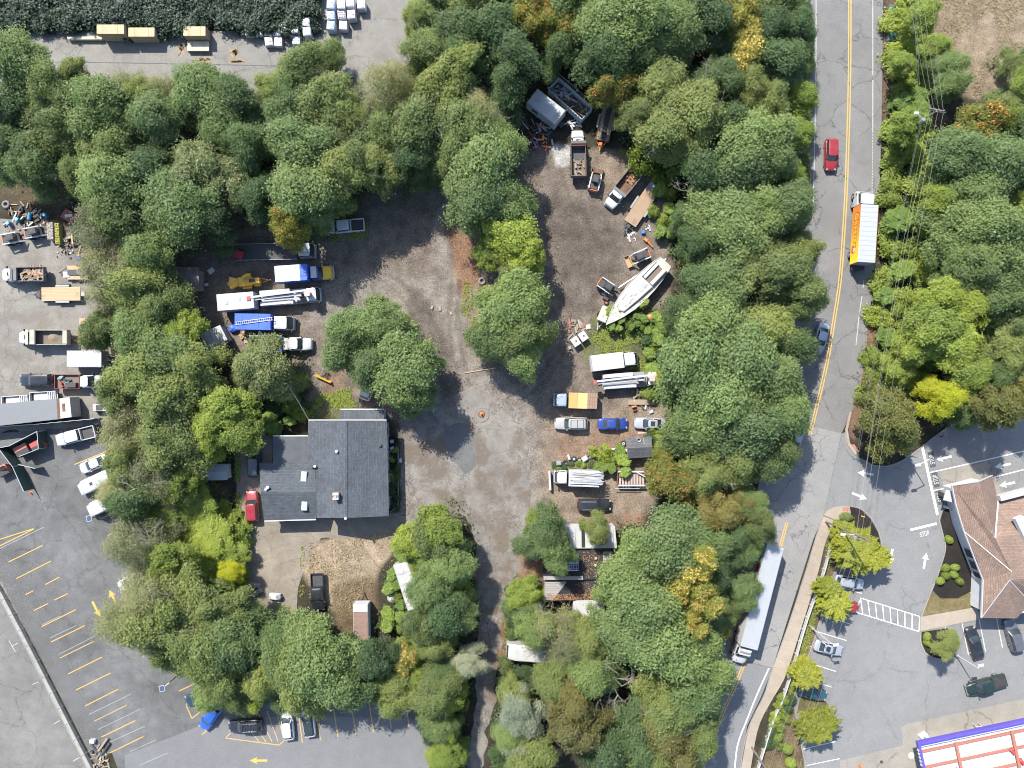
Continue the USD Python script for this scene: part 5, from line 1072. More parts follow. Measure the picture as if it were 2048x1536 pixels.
def cabin(t, b0, b1, r0, r1, wb, wr, zb, zr, mat, posts=(0, .45, 1), rails=False, sun=False, rack=0):
    """Glasshouse between belt (b0..b1 at zb) and roof (r0..r1 at zr); b1 and r1 are the front."""
    lo, hi = house_ring(b0, b1, wb * .95, wb, zb), house_ring(r0, r1, wr * .96, wr, zr)
    part(t, 'windows', MB().loft([lo, hi]), glass_mat(), 35)
    hr = lambda k, z: house_ring(r0 - .03 + k, r1 + .03 - k, wr * .96 + .02 - k, wr + .02 - k, z)
    rf = part(t, 'roof', MB().loft([hr(0, zr - .02), hr(0, zr + .02), hr(.09, zr + .06), hr(.3, zr + .075)]), mat, 35)
    for f in posts:
        for s in (-1, 1):
            xb, xr = b0 + (b1 - b0) * (.03 + f * .90), r0 + (r1 - r0) * (.03 + f * .93)
            part(t, 'pillar', MB().bar((xb, s * (wb * .985), zb - .02), (xr, s * wr * .985, zr), .09, .05), mat)
    if rails:
        for s in (-1, 1): part(rf, 'roof_rail', MB().bar((r0 + .2, s * wr * .86, zr + .11), (r1 - .25, s * wr * .86, zr + .11), .06, .05), CHROME())
    if sun: part(rf, 'sunroof', MB().box(r1 - 1.0, r1 - .35, -.38, .38, zr + .05, zr + .085), glass_mat())
    for k in range(rack): part(rf, 'rack_bar', MB().bar((r0 + .3 + k * (r1 - r0 - .6) / max(1, rack - 1), -wr * .95, zr + .14), (r0 + .3 + k * (r1 - r0 - .6) / max(1, rack - 1), wr * .95, zr + .14), .06, .05), DARK())
    return rf
def lights(t, L, w, zh, zt):
    for s in (-1, 1):
        part(t, 'headlight', MB().box(L / 2 - .32, L / 2 - .1, s * (w - .33) - .16, s * (w - .33) + .16, zh - .09, zh + .05, .02, rz=-s * 22), LAMP)
        part(t, 'tail_light', MB().box(-L / 2 + .02, -L / 2 + .2, s * (w - .28) - .15, s * (w - .28) + .15, zt - .1, zt + .05, .02), TAIL)
def mirrors(t, x, w, z, mat):
    for s in (-1, 1): part(t, 'mirror', MB().box(x - .07, x + .07, min(s * w, s * (w + .2)), max(s * w, s * (w + .2)), z - .02, z + .14, .03), mat)

def car(name, kind, color, px, py, deg, label, cat='car', L=None, group=None, roofc=None, **kw):
    m = CP[color]
    D = dict(sedan=(4.7, .90, .88, .98, 1.44), hatch=(4.3, .89, .90, 1.0, 1.50), suv=(4.75, .94, 1.02, 1.10, 1.74), wagon=(5.0, .96, 1.0, 1.08, 1.72))[kind]
    L0, w, zh, zb, H = D; L = L or L0; k = L / L0
    t = put(name, label, cat, px, py, deg, group)
    rear = {'sedan': (.93, .98), 'hatch': (1.0, 1.02), 'suv': (1.06, 1.1), 'wagon': (1.05, 1.08)}[kind]
    part(t, 'body', shell([(-L / 2, w * .74, .38, rear[0] - .18, .10), (-L / 2 + .16, w * .92, .26, rear[0], .14), (-L / 2 + .7 * k, w * .985, .22, rear[1], .16), (-.3 * k, w, .20, zb, .12), (.75 * k, w * .99, .20, zb - .02, .14), (1.25 * k, w * .97, .22, zh, .18), (L / 2 - .42, w * .93, .24, zh - .13, .2), (L / 2 - .12, w * .78, .30, zh - .25, .18), (L / 2, w * .55, .36, zh - .36, .12)]), m, 50)
    if kind == 'sedan': rf = cabin(t, -1.62 * k, 1.12 * k, -.92 * k, .38 * k, w * .86, w * .68, zb - .02, H - .08, m, **kw)
    elif kind == 'hatch': rf = cabin(t, -1.98 * k, 1.05 * k, -1.55 * k, .42 * k, w * .87, w * .70, zb - .02, H - .08, roofc or m, **kw)
    else: rf = cabin(t, -L / 2 + .14, 1.02 * k, -L / 2 + .42, .38 * k, w * .90, w * .74, zb - .02, H - .08, roofc or m, **kw)
    part(t, 'bumper', MB().bar((L / 2 - .09, -w * .62, .42), (L / 2 - .09, w * .62, .42), .2, .16), PLASTIC)
    lights(t, L, w, zh - .2, rear[0] - .14); mirrors(t, .62 * k, w * .95, zb, m)
    wheels(t, (-1.36 * k, 1.38 * k), w * .985)
    return t

def truck_cab(t, x0, x1, half, mat, zb=1.25, zr=2.05, hood=1.35, crew=False, hoodmat=None, wind=.5):
    """Bonneted cab: cab from x0, bonnet up to x1."""
    c1 = x1 - hood
    part(t, 'cab', shell([(x0, half * .95, .5, zb, .06), (x0 + .1, half, .42, zb, .05), (c1, half, .42, zb, .06)]), mat, 40)
    part(t, 'bonnet', shell([(c1 + .003, half * .985, .45, zb - .02, .14), (c1 + hood * .5, half * .96, .45, zb - .08, .2), (x1 - .18, half * .86, .48, zb - .2, .2), (x1, half * .68, .55, zb - .38, .14)]), hoodmat or mat, 45)
    cabin(t, x0 + .04, c1 + .12, x0 + .10, c1 - wind, half * .93, half * .80, zb - .01, zr - .06, mat, posts=(0, 1))
    for s in (-1, 1):
        part(t, 'headlight', MB().box(x1 - .2, x1 - .02, s * half * .62 - .14, s * half * .62 + .14, zb - .55, zb - .35, .02), LAMP)
        part(t, 'mirror', MB().box(c1 - .12, c1 + .02, min(s * half, s * (half + .28)), max(s * half, s * (half + .28)), zb + .05, zb + .35, .02), PLASTIC)
    part(t, 'bumper', MB().box(x1 - .12, x1 + .08, -half * .9, half * .9, .42, .62, .03), STEEL())
def coe_cab(t, x0, x1, half, mat, zb=1.25, zr=2.25, wind=.35):
    """Flat-fronted cab."""
    part(t, 'cab', shell([(x0, half * .96, .5, zb, .05), (x0 + .08, half, .45, zb, .05), (x1 - .15, half * .98, .45, zb, .06), (x1, half * .86, .5, zb - .1, .06)]), mat, 40)
    cabin(t, x0 + .04, x1 - .04, x0 + .08, x1 - wind, half * .96, half * .88, zb - .01, zr - .06, mat, posts=(0, 1))
    for s in (-1, 1): part(t, 'headlight', MB().box(x1 - .08, x1 + .02, s * half * .7 - .14, s * half * .7 + .14, .7, .9, .02), LAMP); part(t, 'mirror', MB().box(x1 - .2, x1 - .08, min(s * half, s * (half + .3)), max(s * half, s * (half + .3)), zb, zb + .4, .02), PLASTIC)
    part(t, 'bumper', MB().box(x1 - .1, x1 + .1, -half * .95, half * .95, .45, .65, .03), STEEL())
    part(t, 'wiper', MB().bar((x1 - .1, -.3, zb + .15), (x1 - .28, .25, zb + .55), .03, .02), PLASTIC)
def chassis(t, x0, x1): part(t, 'chassis', MB().box(x0, x1, -.42, .42, .48, .82), DARK())
def tub(t, x0, x1, half, z0, z1, mat, floor, wall=.08, name='bed', gate=True):
    """An open body with thin walls and a floor."""
    b = part(t, name, MB().box(x0, x1, -half, half, z0 - .12, z0), mat)
    part(b, 'floor', MB().box(x0 + wall + .004, x1 - wall - .004, -half + wall + .004, half - wall - .004, z0 + .002, z0 + .03), floor)
    for s in (-1, 1): part(b, 'side', MB().box(x0 + .002, x1 - .002, min(s * half, s * (half - wall)), max(s * half, s * (half - wall)), z0 + .002, z1, .015), mat)
    part(b, 'tailgate', MB().box(x0 - .01, x0 + wall, -half + wall + .003, half - wall - .003, z0 + .002, z1 - .02, .01), mat)
    part(b, 'headboard', MB().box(x1 - wall, x1 + .01, -half + wall + .003, half - wall - .003, z0 + .002, z1 + .12, .01), mat)
    return b
def rubble(t, x0, x1, half, z, n, mats, seed, size=(.3, 1.0), name='scrap_piece', par=None):
    rg = random.Random(seed)
    for k in range(n):
        x, y = rg.uniform(x0, x1), rg.uniform(-half, half); l, w, h = rg.uniform(*size), rg.uniform(.06, .3), rg.uniform(.03, .12)
        part(par or t, name, MB().box(x - l / 2, x + l / 2, y - w / 2, y + w / 2, z + rg.uniform(0, .2), z + .2 + h, .0, rz=rg.uniform(0, 180)), rg.choice(mats))
def planks(t, x0, x1, half, z, n, mat, along=True, th=.06, name='plank'):
    for k in range(n):
        if along: a = -half + 2 * half * k / n; part(t, name, MB().box(x0, x1, a + .008, a + 2 * half / n - .008, z, z + th + .006 * ((k * 5) % 3)), mat)
        else: a = x0 + (x1 - x0) * k / n; part(t, name, MB().box(a + .008, a + (x1 - x0) / n - .008, -half, half, z, z + th + .006 * ((k * 5) % 3)), mat)
def ladder(m, p, q, w=.42, n=12, r=.035):
    p, q = np.array(p, float), np.array(q, float); d = (q - p) / np.linalg.norm(q - p); s = np.cross(d, [0, 0, 1.0]); s /= np.linalg.norm(s)
    for k in (-1, 1): m.bar(p + s * k * w / 2, q + s * k * w / 2, .07, .07)
    for k in range(n): c = p + (q - p) * (k + .5) / n; m.bar(c - s * w / 2, c + s * w / 2, .05, .05)
    return m
def tongue(t, x, l, w, mat=None, z=.5):
    part(t, 'tow_bar', MB().bar((x, -w, z), (x + l, 0, z), .1, .1).bar((x, w, z), (x + l, 0, z), .1, .1).box(x + l - .05, x + l + .2, -.08, .08, z - .06, z + .06), mat or DARK())
    part(t, 'jack', MB().cyl(x + l * .8, .0, .1, z + .55, .06, 8), STEEL())
def pickup(name, color, px, py, deg, label, L=5.6, liner=None, half=.97, cover=None, group=None):
    m = CP[color]; t = put(name, label, 'pickup truck', px, py, deg, group, 1.0); k = L / 5.6
    chassis(t, -L / 2 + .2, L / 2 - .5)
    truck_cab(t, -.75 * k, L / 2, half, m, 1.12, 1.82, 1.35 * k, wind=.45)
    b = tub(t, -L / 2, -.78 * k, half * .98, .78, 1.16, m, liner or DARK(), .12)
    if cover: part(b, 'bed_cover', MB().box(-L / 2 + .13, -.95 * k, -half * .84, half * .84, 1.12, 1.165, .02), cover)
    for s in (-1, 1): part(t, 'tail_light', MB().box(-L / 2 - .02, -L / 2 + .08, s * (half - .1) - .07, s * (half - .1) + .07, .8, 1.05), TAIL)
    wheels(t, (-1.75 * k, 1.75 * k), half * .98, .38, .26)
    return t
def dump(name, px, py, deg, label, L, cabc, bedmat, floor, half=1.1, hood=1.2, z1=1.9, cabl=1.7, hoodmat=None, gap=.15, cabover=True):
    t = put(name, label, 'dump truck', px, py, deg, None, 1.3)
    chassis(t, -L / 2 + .2, L / 2 - .4)
    x0 = L / 2 - hood - cabl
    truck_cab(t, x0, L / 2, .98, cabc, 1.35, 2.2, hood, hoodmat=hoodmat, wind=.4)
    b = tub(t, -L / 2, x0 - gap, half, 1.05, z1, bedmat, floor, .09)
    part(b, 'cab_guard', MB().box(x0 - gap - .02, x0 - gap + .42, -half, half, z1 + .3, z1 + .36), bedmat)
    for k in range(4):
        for s in (-1, 1): part(b, 'stake', MB().box(-L / 2 + .3 + k * 1.0, -L / 2 + .4 + k * 1.0, s * (half + .03) - .028, s * (half + .03) + .028, 1.0, z1), bedmat)
    wheels(t, (-L / 2 + 1.1, L / 2 - 1.0), 1.0, .43, .26, (0,))
    return t, b
def skid(px, py, deg, label, bucket=True, bm=None, arms=False, body=None):
    t = put('skid_steer', label, 'skid steer', px, py, deg, None, 1.2)
    body = body or WHITE()
    part(t, 'body', MB().box(-1.5, .55, -.62, .62, .35, 1.05, .06), body); part(t, 'engine_cover', MB().box(-1.45, -.55, -.55, .55, 1.055, 1.3, .05), DARK())
    part(t, 'rear_door', MB().box(-1.62, -1.505, -.6, .6, .4, 1.25, .03), AMBER())
    part(t, 'cab', MB().loft([house_ring(-.55, .65, .5, .5, 1.06, .08), house_ring(-.5, .6, .45, .45, 1.95, .08)]), glass_mat()); part(t, 'cab_roof', MB().box(-.55, .62, -.48, .48, 1.955, 2.03, .04), PLASTIC)
    part(t, 'roof_hatch', MB().box(-.3, .3, -.28, .28, 2.03, 2.06, .02), DARK())
    for s in (-1, 1):
        part(t, 'lift_arm', MB().bar((-1.45, s * .74, 1.5), (.7, s * .74, 1.25), .16, .2).bar((.7, s * .74, 1.25), (1.35, s * .6, .45), .16, .18), body)
        part(t, 'lift_post', MB().box(-1.55, -1.3, s * .74 - .08, s * .74 + .08, .6, 1.55, .03), body)
    wheels(t, (-1.0, .25), .92, .38, .28)
    if bucket:
        b = MB(); prof = [(1.25, .75), (1.25, .25), (1.45, .12), (2.05, .10), (2.05, .16), (1.5, .18), (1.34, .28), (1.34, .75)]
        b.loft([np.array([(x, -.9, z) for x, z in prof]), np.array([(x, .9, z) for x, z in prof])], caps=False)
        for s in (-1, 1): b.box(1.26, 2.0, s * .88 - .02, s * .88 + .02, .12, .6)
        part(t, 'bucket', b, bm or paint('tan_bucket', (.34, .21, .10), .7, wear=.4))
    if arms:
        for s in (-1, 1): part(t, 'fork', MB().box(1.3, 2.6, s * .35 - .06, s * .35 + .06, .1, .18), DARK())
    return t

# ---- road and car parks
car('car', 'suv', 'red', 1663, 309, -91, 'red wagon driving down the main road, alone in its lane', rack=0, L=4.9)
car('car', 'sedan', 'paleblue', 1643, 676, -105, 'pale silver-blue car half under overhanging trees on the main road', L=4.7)
car('car', 'sedan', 'silver', 1592, 879, -108, 'dark-roofed silver car at the tree edge where the road turns pale', L=4.7)
car('car', 'hatch', 'silver', 1700, 1165, -10, 'silver car under the yellow-lime tree at the top of the parking row', L=4.6)
car('car', 'sedan', 'red', 1690, 1211, -13, 'red car nosing out from under the lime tree beside the striped crossing', L=4.6)
car('car', 'sedan', 'silver', 1658, 1297, -14, 'silver sedan with sunroof below a white lamp post in the parking row', L=4.5, sun=True)
car('car', 'sedan', 'teal', 1626, 1387, -14, 'dark teal sedan half under a lime tree above the grass island', L=4.6)
car('car', 'sedan', 'black', 1951, 1287, 106, 'black sedan parked below the brown-roofed building', L=5.0)
car('car', 'suv', 'grey', 2028, 1271, 106, 'grey wagon with rear window parked at the right edge below the brown roof', L=5.1)
pickup('pickup_truck', 'green', 1974, 1371, 197, 'dark green pickup with a black bed cover turning in the car wash lot', 6.0, cover=PLASTIC)
car('car', 'sedan', 'white', 187, 928, 202, 'white sedan below a white pickup in the left car park, tail under trees', L=4.8)
car('car', 'suv', 'black', 490, 1452, 184, 'black wagon with a roof rack parked on the striped yellow zone', L=5.2, rack=6, rails=True)
car('car', 'hatch', 'white', 574, 1450, 96, 'white hatchback parked between the black wagon and another white hatchback', L=4.8)
car('car', 'hatch', 'white', 616, 1444, 98, 'white hatchback with a dark glass roof under the tree edge', L=4.8, roofc=glass_mat())
car('car', 'hatch', 'brightblue', 419, 1436, 235, 'bright blue car poking out from under trees at the lower car park', L=4.4)
car('car', 'sedan', 'darkteal', 398, 1398, 190, 'dark car under trees behind the yellow triangle, left of the blue car', L=4.6)
car('car', 'sedan', 'white', 344, 1319, 200, 'white car almost hidden under trees by the second lamp post', L=4.5)
car('car', 'sedan', 'white', 262, 1163, 205, 'white car almost hidden under trees above the entrance arrows', L=4.6)
car('car', 'wagon', 'black', 72, 760, 180, 'black wagon parked behind the red-bed service truck in the storage yard', L=5.2)
car('car', 'wagon', 'darkteal', 508, 922, 90, 'dark car in shade beside the house annex', L=5.0)
car('car', 'suv', 'red', 504, 1013, 94, 'red car parked against the left wall of the house wing', L=4.8)
pickup('pickup_truck', 'black', 635, 1184, -88, 'black pickup with an open bed parked below the dead grass', 5.6, half=1.0)
pickup('pickup_truck', 'white', 690, 452, 185, 'white pickup with a black bed parked under the tree edge', 5.9)
pickup('pickup_truck', 'white', 150, 872, 194, 'white pickup with its tail under trees beside the screened dumpsters', 6.2)
car('car', 'wagon', 'beige', 1142, 847, 180, 'beige estate car with roof bars left of the blue sedan', L=5.1, rack=3, rails=True)
car('car', 'sedan', 'blue', 1226, 848, 0, 'blue sedan parked between the beige estate and the silver sedan', L=4.6)
car('car', 'sedan', 'silver', 1301, 847, 178, 'silver sedan with a sunroof at the wood edge, right of the blue sedan', L=4.9, sun=True)
car('car', 'suv', 'black', 1189, 1010, 0, 'black wagon with pale roof rails below the pipe-laden van', L=5.2, rails=True)
t = car('car', 'hatch', 'white', 737, 774, 70, 'white rounded car tail showing under the tree behind the house', L=4.2)

# vans under trees
def van(px, py, deg, label, L=5.8, mat=None, vent=True):
    t = put('van', label, 'van', px, py, deg, None, 1.6); m = mat or WHITE()
    part(t, 'body', shell([(-L / 2, .92, .35, 2.3, .10), (-L / 2 + .1, 1.02, .3, 2.42, .14), (L / 2 - 1.7, 1.02, .3, 2.42, .14), (L / 2 - 1.3, 1.0, .3, 2.2, .2), (L / 2 - .75, .98, .35, 1.3, .2), (L / 2 - .1, .86, .4, 1.02, .16), (L / 2, .7, .45, .8, .1)]), m, 40)
    part(t, 'windscreen', MB().quad((L / 2 - 1.33, -.78, 2.2), (L / 2 - .76, -.84, 1.33), (L / 2 - .76, .84, 1.33), (L / 2 - 1.33, .78, 2.2)), glass_mat())
    if vent: part(t, 'roof_vent', MB().box(-.25, .2, -.22, .22, 2.44, 2.52, .03), DARK())
    wheels(t, (-1.8, 1.8), 1.0, .36, .24); lights(t, L, 1.0, .9, 1.2); mirrors(t, L / 2 - 1.0, 1.0, 1.25, PLASTIC)
    return t
van(188, 966, 205, 'white van with a small roof vent, below the white sedan in the left car park')
van(206, 1009, 205, 'white van beside the solar lamp post, below the van with a roof vent', vent=False)

# ---- lorries on the road
def wheel_set(t, xs, half, r=.5): wheels(t, xs, half, r, .3, tuple(range(len(xs))))
t = put('box_trailer_truck', 'white lorry with an orange and yellow snack trailer reading Cheetos on the road', 'lorry', 1729, 470, 86.5, None, 2.6)
L = 8.6
tr = part(t, 'trailer', MB().box(-L / 2, L / 2, -1.28, 1.28, 1.15, 3.70, .04), paint('trailer_white', (.32, .335, .36), .35, wear=.15))
for k in range(12): part(tr, 'roof_bow', MB().box(-L / 2 + .35 + k * .71, -L / 2 + .41 + k * .71, -1.24, 1.24, 3.702, 3.72), paint('trailer_seam', (.28, .31, .36), .4))
OR, YE = paint('snack_orange', (.60, .17, .015), .4, wear=.08), paint('snack_yellow', (.70, .46, .02), .4, wear=.05)
g = G(obj=True); sx = g.node('separate_xyz', vector=g.pos); cc = g.ramp(g.step(sx + '.x', -4.3, 4.3), [(0, (.72, .48, .02)), (.35, (.66, .34, .02)), (.6, (.58, .17, .015)), (1, (.52, .13, .015))])
SIDE = g.done('snack_side', cc, .4)
part(tr, 'side_panel', MB().box(-L / 2 + .02, L / 2 - .02, 1.282, 1.30, 1.2, 3.67), SIDE); part(tr, 'side_panel', MB().box(-L / 2 + .02, L / 2 - .02, -1.30, -1.282, 1.2, 3.67), SIDE)
for s, mt, grow, dp in ((1, PLASTIC, 1, .006), (1, YE, 0, .012)):
    x = 3.2
    for i, ch_ in enumerate('Cheetos'):
        h = 1.15 if i == 0 else .86
        m = meshkit.text_mesh(ch_, h, .01, bold=True); v = np.array(m.vertices); w_ = v[:, 0].max() - v[:, 0].min(); v[:, 0] -= v[:, 0].min()
        if grow: c_ = v.mean(0); v[:, :2] = c_[:2] + (v[:, :2] - c_[:2]) * 1.22
        # text runs along -x (towards the tail) on the left side, upright
        q = np.stack([x - v[:, 0], np.full(len(v), 1.302 + dp) + v[:, 2], 2.12 + v[:, 1] - (.12 if i == 0 else 0)], 1)
        part(tr, 'letter' if not grow else 'letter_outline', (q, np.array(m.faces)), mt); x -= w_ + .10
blob = MB().prism([(0, 0), (.8, -.2), (1.3, .3), (1.0, 1.0), (.3, 1.2), (-.2, .6)], 0, .008); v, f = blob.get()
part(tr, 'snack_picture', (np.stack([-1.6 - v[:, 0], 1.302 + v[:, 2], 1.6 + v[:, 1]], 1), f), paint('picture_red', (.50, .10, .05), .4))
v2 = v * [.5, .5, 1]; part(tr, 'snack_picture', (np.stack([-2.0 - v2[:, 0], 1.315 + v2[:, 2], 2.1 + v2[:, 1]], 1), f), paint('picture_white', (.55, .52, .48), .4))
part(tr, 'rear_door', MB().box(-L / 2 - .02, -L / 2 - .002, -1.2, 1.2, 1.2, 3.62), STEEL()); part(tr, 'lift_ramp', MB().box(-L / 2 - .7, -L / 2 - .05, -1.0, 1.0, 1.02, 1.12), DARK())
part(t, 'chassis', MB().box(-L / 2, L / 2 + 2.6, -.45, .45, .75, 1.1), DARK())
part(t, 'cab', shell([(L / 2 + .2, 1.1, .7, 2.2, .05), (L / 2 + .3, 1.15, .6, 2.3, .05), (L / 2 + 2.1, 1.15, .6, 1.9, .08), (L / 2 + 2.45, 1.05, .6, 1.55, .1)]), WHITE(), 40)
cabin(t, L / 2 + .3, L / 2 + 2.2, L / 2 + .35, L / 2 + 1.85, 1.1, 1.0, 2.2, 2.85, WHITE(), posts=(0, 1)); mirrors(t, L / 2 + 2.0, 1.15, 1.8, PLASTIC)
part(t, 'fuel_tank', MB().box(L / 2 + .2, L / 2 + 1.0, 1.0, 1.25, .5, .95, .05), CHROME())
wheel_set(t, (-L / 2 + 1.6, L / 2 + .6, L / 2 + 1.9), 1.2)
t = put('articulated_lorry', 'long silver-roofed articulated lorry with white tractor on the pale road', 'lorry', 1519, 1190, -104.5, None, 2.8)
L = 15.6
tr = part(t, 'trailer', MB().box(-L / 2, L / 2, -1.28, 1.28, 1.15, 4.0, .04), paint('trailer_silver', (.29, .305, .32), .4, wear=.35, scale=.6, dirt=(.2, .21, .22)))
for k in range(20): part(tr, 'roof_bow', MB().box(-L / 2 + .4 + k * .78, -L / 2 + .44 + k * .78, -1.24, 1.24, 4.002, 4.018), paint('trailer_seam', (.28, .31, .36), .4))
for s in (-1, 1):
    part(tr, 'side_panel', MB().box(-L / 2 + .02, L / 2 - .02, min(s * 1.282, s * 1.3), max(s * 1.282, s * 1.3), 1.2, 3.95), WHITE())
    for k in range(4): part(tr, 'side_lettering', MB().box(-4.5 + k * 2.0, -3.3 + k * 2.0, min(s * 1.302, s * 1.315), max(s * 1.302, s * 1.315), 2.2, 3.3, rz=0), paint('lettering_red', (.45, .03, .02), .4))
part(t, 'chassis', MB().box(-L / 2, L / 2 + 3.2, -.45, .45, .75, 1.1), DARK())
part(t, 'cab', shell([(L / 2 + .25, 1.1, .7, 2.2, .05), (L / 2 + .4, 1.15, .6, 2.3, .05), (L / 2 + 1.9, 1.12, .6, 1.95, .08)]), WHITE(), 40)
part(t, 'bonnet', shell([(L / 2 + 1.91, 1.05, .6, 1.85, .2), (L / 2 + 2.8, .98, .6, 1.65, .3), (L / 2 + 3.2, .8, .65, 1.35, .2)]), WHITE(), 45)
cabin(t, L / 2 + .4, L / 2 + 2.0, L / 2 + .45, L / 2 + 1.5, 1.08, .98, 2.2, 2.8, WHITE(), posts=(0, 1))
part(t, 'air_deflector', MB().loft([house_ring(L / 2 + .5, L / 2 + 1.3, .9, .9, 2.86, .1), house_ring(L / 2 + .45, L / 2 + .8, .8, .7, 3.4, .1)]), WHITE(), 40); part(t, 'badge', MB().box(L / 2 + 1.0, L / 2 + 1.25, -.3, .3, 2.88, 2.95), TAIL)
for s in (-1, 1): part(t, 'exhaust', MB().cyl(L / 2 + .2, s * 1.05, .8, 3.3, .08, 8), CHROME())
mirrors(t, L / 2 + 1.9, 1.15, 1.9, PLASTIC)
wheel_set(t, (-L / 2 + 1.0, -L / 2 + 2.3, L / 2 - .6, L / 2 + .7, L / 2 + 2.6), 1.2)

# ---- trucks of the yards
BLUEP = paint('truck_blue', (.02, .085, .42), .35, wear=.15, dirt=(.05, .07, .14)); RUST = rust_mat(); SCRAP = [paint('scrap_tan', (.33, .22, .13), .9), paint('scrap_brown', (.15, .10, .07), .9), OLDTIMBER, paint('scrap_pale', (.27, .185, .105), .9)]
DIRTF = paint('dirty_bed_floor', (.13, .105, .085), .9, wear=.6); GREYBED = paint('grey_bed', (.12, .125, .13), .6, .2, wear=.4); BEIGE = paint('beige_steel', (.30, .29, .23), .6, wear=.4)
t, b = dump('dump_truck', 46, 549, 181, 'white dump truck loaded with scrap wood in the storage yard', 6.7, WHITE(), GREYBED, DIRTF, 1.08, 1.05, 1.75, 1.0)
rubble(t, -3.0, .2, .85, 1.15, 46, SCRAP, 3, (.4, 1.5), 'scrap_wood', b); part(b, 'tool_box', MB().box(.55, 1.1, -1.0, 1.0, 1.7, 2.0, .03), GREYBED)
t, b = dump('dump_truck', 87, 675, 180, 'white-cab dump truck with a beige bed and brown load in the storage yard', 7.8, WHITE(), BEIGE, DIRTF, 1.12, 1.1, 2.0, 1.0)
part(b, 'load', MB().cyl(-1.4, -.1, 1.08, 1.35, .85, 14, .3), paint('sand_load', (.20, .155, .11), .95)); part(b, 'tool_box', MB().box(.7, 1.5, -1.1, 1.1, 2.0, 2.3, .04), BEIGE); part(b, 'rear_box', MB().box(-4.0, -3.3, -1.0, 1.0, 1.5, 2.02, .04), BEIGE)
t = put('plank_trailer', 'flat trailer with a pale plank deck between two dump trucks in the storage yard', 'trailer', 116, 588, 181, None, .8)
NEWWOOD = wood_mat('pale_planks', (.42, .31, .185), (.33, .24, .14), 'x'); OLDPL = wood_mat('worn_planks', (.27, .20, .135), (.19, .145, .10), 'x')
planks(t, -3.4, 2.5, 1.05, .78, 10, NEWWOOD); chassis(t, -3.3, 2.6); tongue(t, 2.55, 1.3, .8)
for s in (-1, 1): part(t, 'fender', MB().box(-1.7, .4, min(s * 1.08, s * 1.36), max(s * 1.08, s * 1.36), .72, .82, .03), STEEL())
part(t, 'ramp', MB().box(-4.0, -3.42, -.35, .35, .6, .75), STEEL()); part(t, 'toolbox', MB().box(2.55, 3.0, -.55, .55, .55, .95, .03), DARK()); wheels(t, (-1.2, -.3), 1.3, .36, .22)
t = put('small_trailer', 'small plywood-deck trailer carrying a tilted pallet above the plank trailer', 'trailer', 146, 545, 180, None, .7)
part(t, 'deck', MB().box(-2.2, .9, -1.05, 1.05, .6, .68), paint('plywood', (.40, .27, .165), .8, wear=.3)); chassis(t, -2.1, .8); tongue(t, .9, 1.3, .8); part(t, 'white_board', MB().box(.5, 1.5, -.1, .75, .7, .76), WHITE()); wheels(t, (-.6,), 1.2, .34, .2)
t = put('pallet', 'dark wooden pallet leaning on the small plywood-deck trailer', 'pallet', 162, 544, 40, None, .9)
for k in range(6): part(t, 'slat', MB().box(-.6, .6, -.6 + k * .21, -.6 + k * .21 + .13, .78 + .03, .78 + .06), OLDTIMBER)
for k in (-.55, 0, .55): part(t, 'runner', MB().box(k - .05, k + .05, -.6, .6, .69, .805), OLDTIMBER)
t = put('orange_trailer', 'small orange-framed trailer half under trees below the beige dump truck tail', 'trailer', 178, 676, 180, None, .6)
for s in (-1, 1): part(t, 'side_rail', MB().bar((-2.2, s * 1.0, .75), (1.2, s * 1.0, .75), .1, .3), AMBER())
part(t, 'front_rail', MB().bar((1.2, -1.05, .75), (1.2, 1.05, .75), .1, .3), AMBER()); part(t, 'deck', MB().box(-2.2, 1.14, -.94, .94, .5, .58), OLDPL); tongue(t, 1.2, 1.5, .8, AMBER()); wheels(t, (-.5,), 1.25, .34, .2)
t = put('enclosed_trailer', 'white enclosed trailer with a plain ribbed roof, nose under trees, in the storage yard', 'trailer', 172, 718, 0, None, 2.0)
bd = part(t, 'body', MB().box(-2.6, 2.6, -1.22, 1.22, .5, 2.5, .05), WHITE()); chassis(t, -2.5, 3.2); wheels(t, (-.6, .3), 1.2, .36, .22)
for k in range(9): part(bd, 'roof_rib', MB().box(-2.4 + k * .55, -2.36 + k * .55, -1.18, 1.18, 2.502, 2.52), paint('trailer_seam', (.28, .31, .36), .4))
t = put('service_truck', 'white service truck with a red open bed of tools beside the black wagon', 'truck', 158, 763, 0, None, 1.2)
chassis(t, -3.5, 3.0); truck_cab(t, .6, 3.5, .98, CP['white'], 1.3, 2.1, 1.2); b = tub(t, -3.6, .3, 1.08, 1.0, 1.5, paint('dark_red_bed', (.18, .03, .025), .5, wear=.3), DIRTF); wheels(t, (-2.2, 2.5), 1.0, .42, .26, (0,))
rubble(t, -3.3, 0, .85, 1.05, 16, [WHITE(), STEEL(), RED(), DARK(), paint('teal_plastic', (.03, .22, .25), .5)], 8, (.3, 1.0), 'tool', b); part(b, 'tool_bin', MB().box(-1.6, -.2, -.9, -.2, 1.04, 1.7, .03), DARK())
SLATW = WHITE()
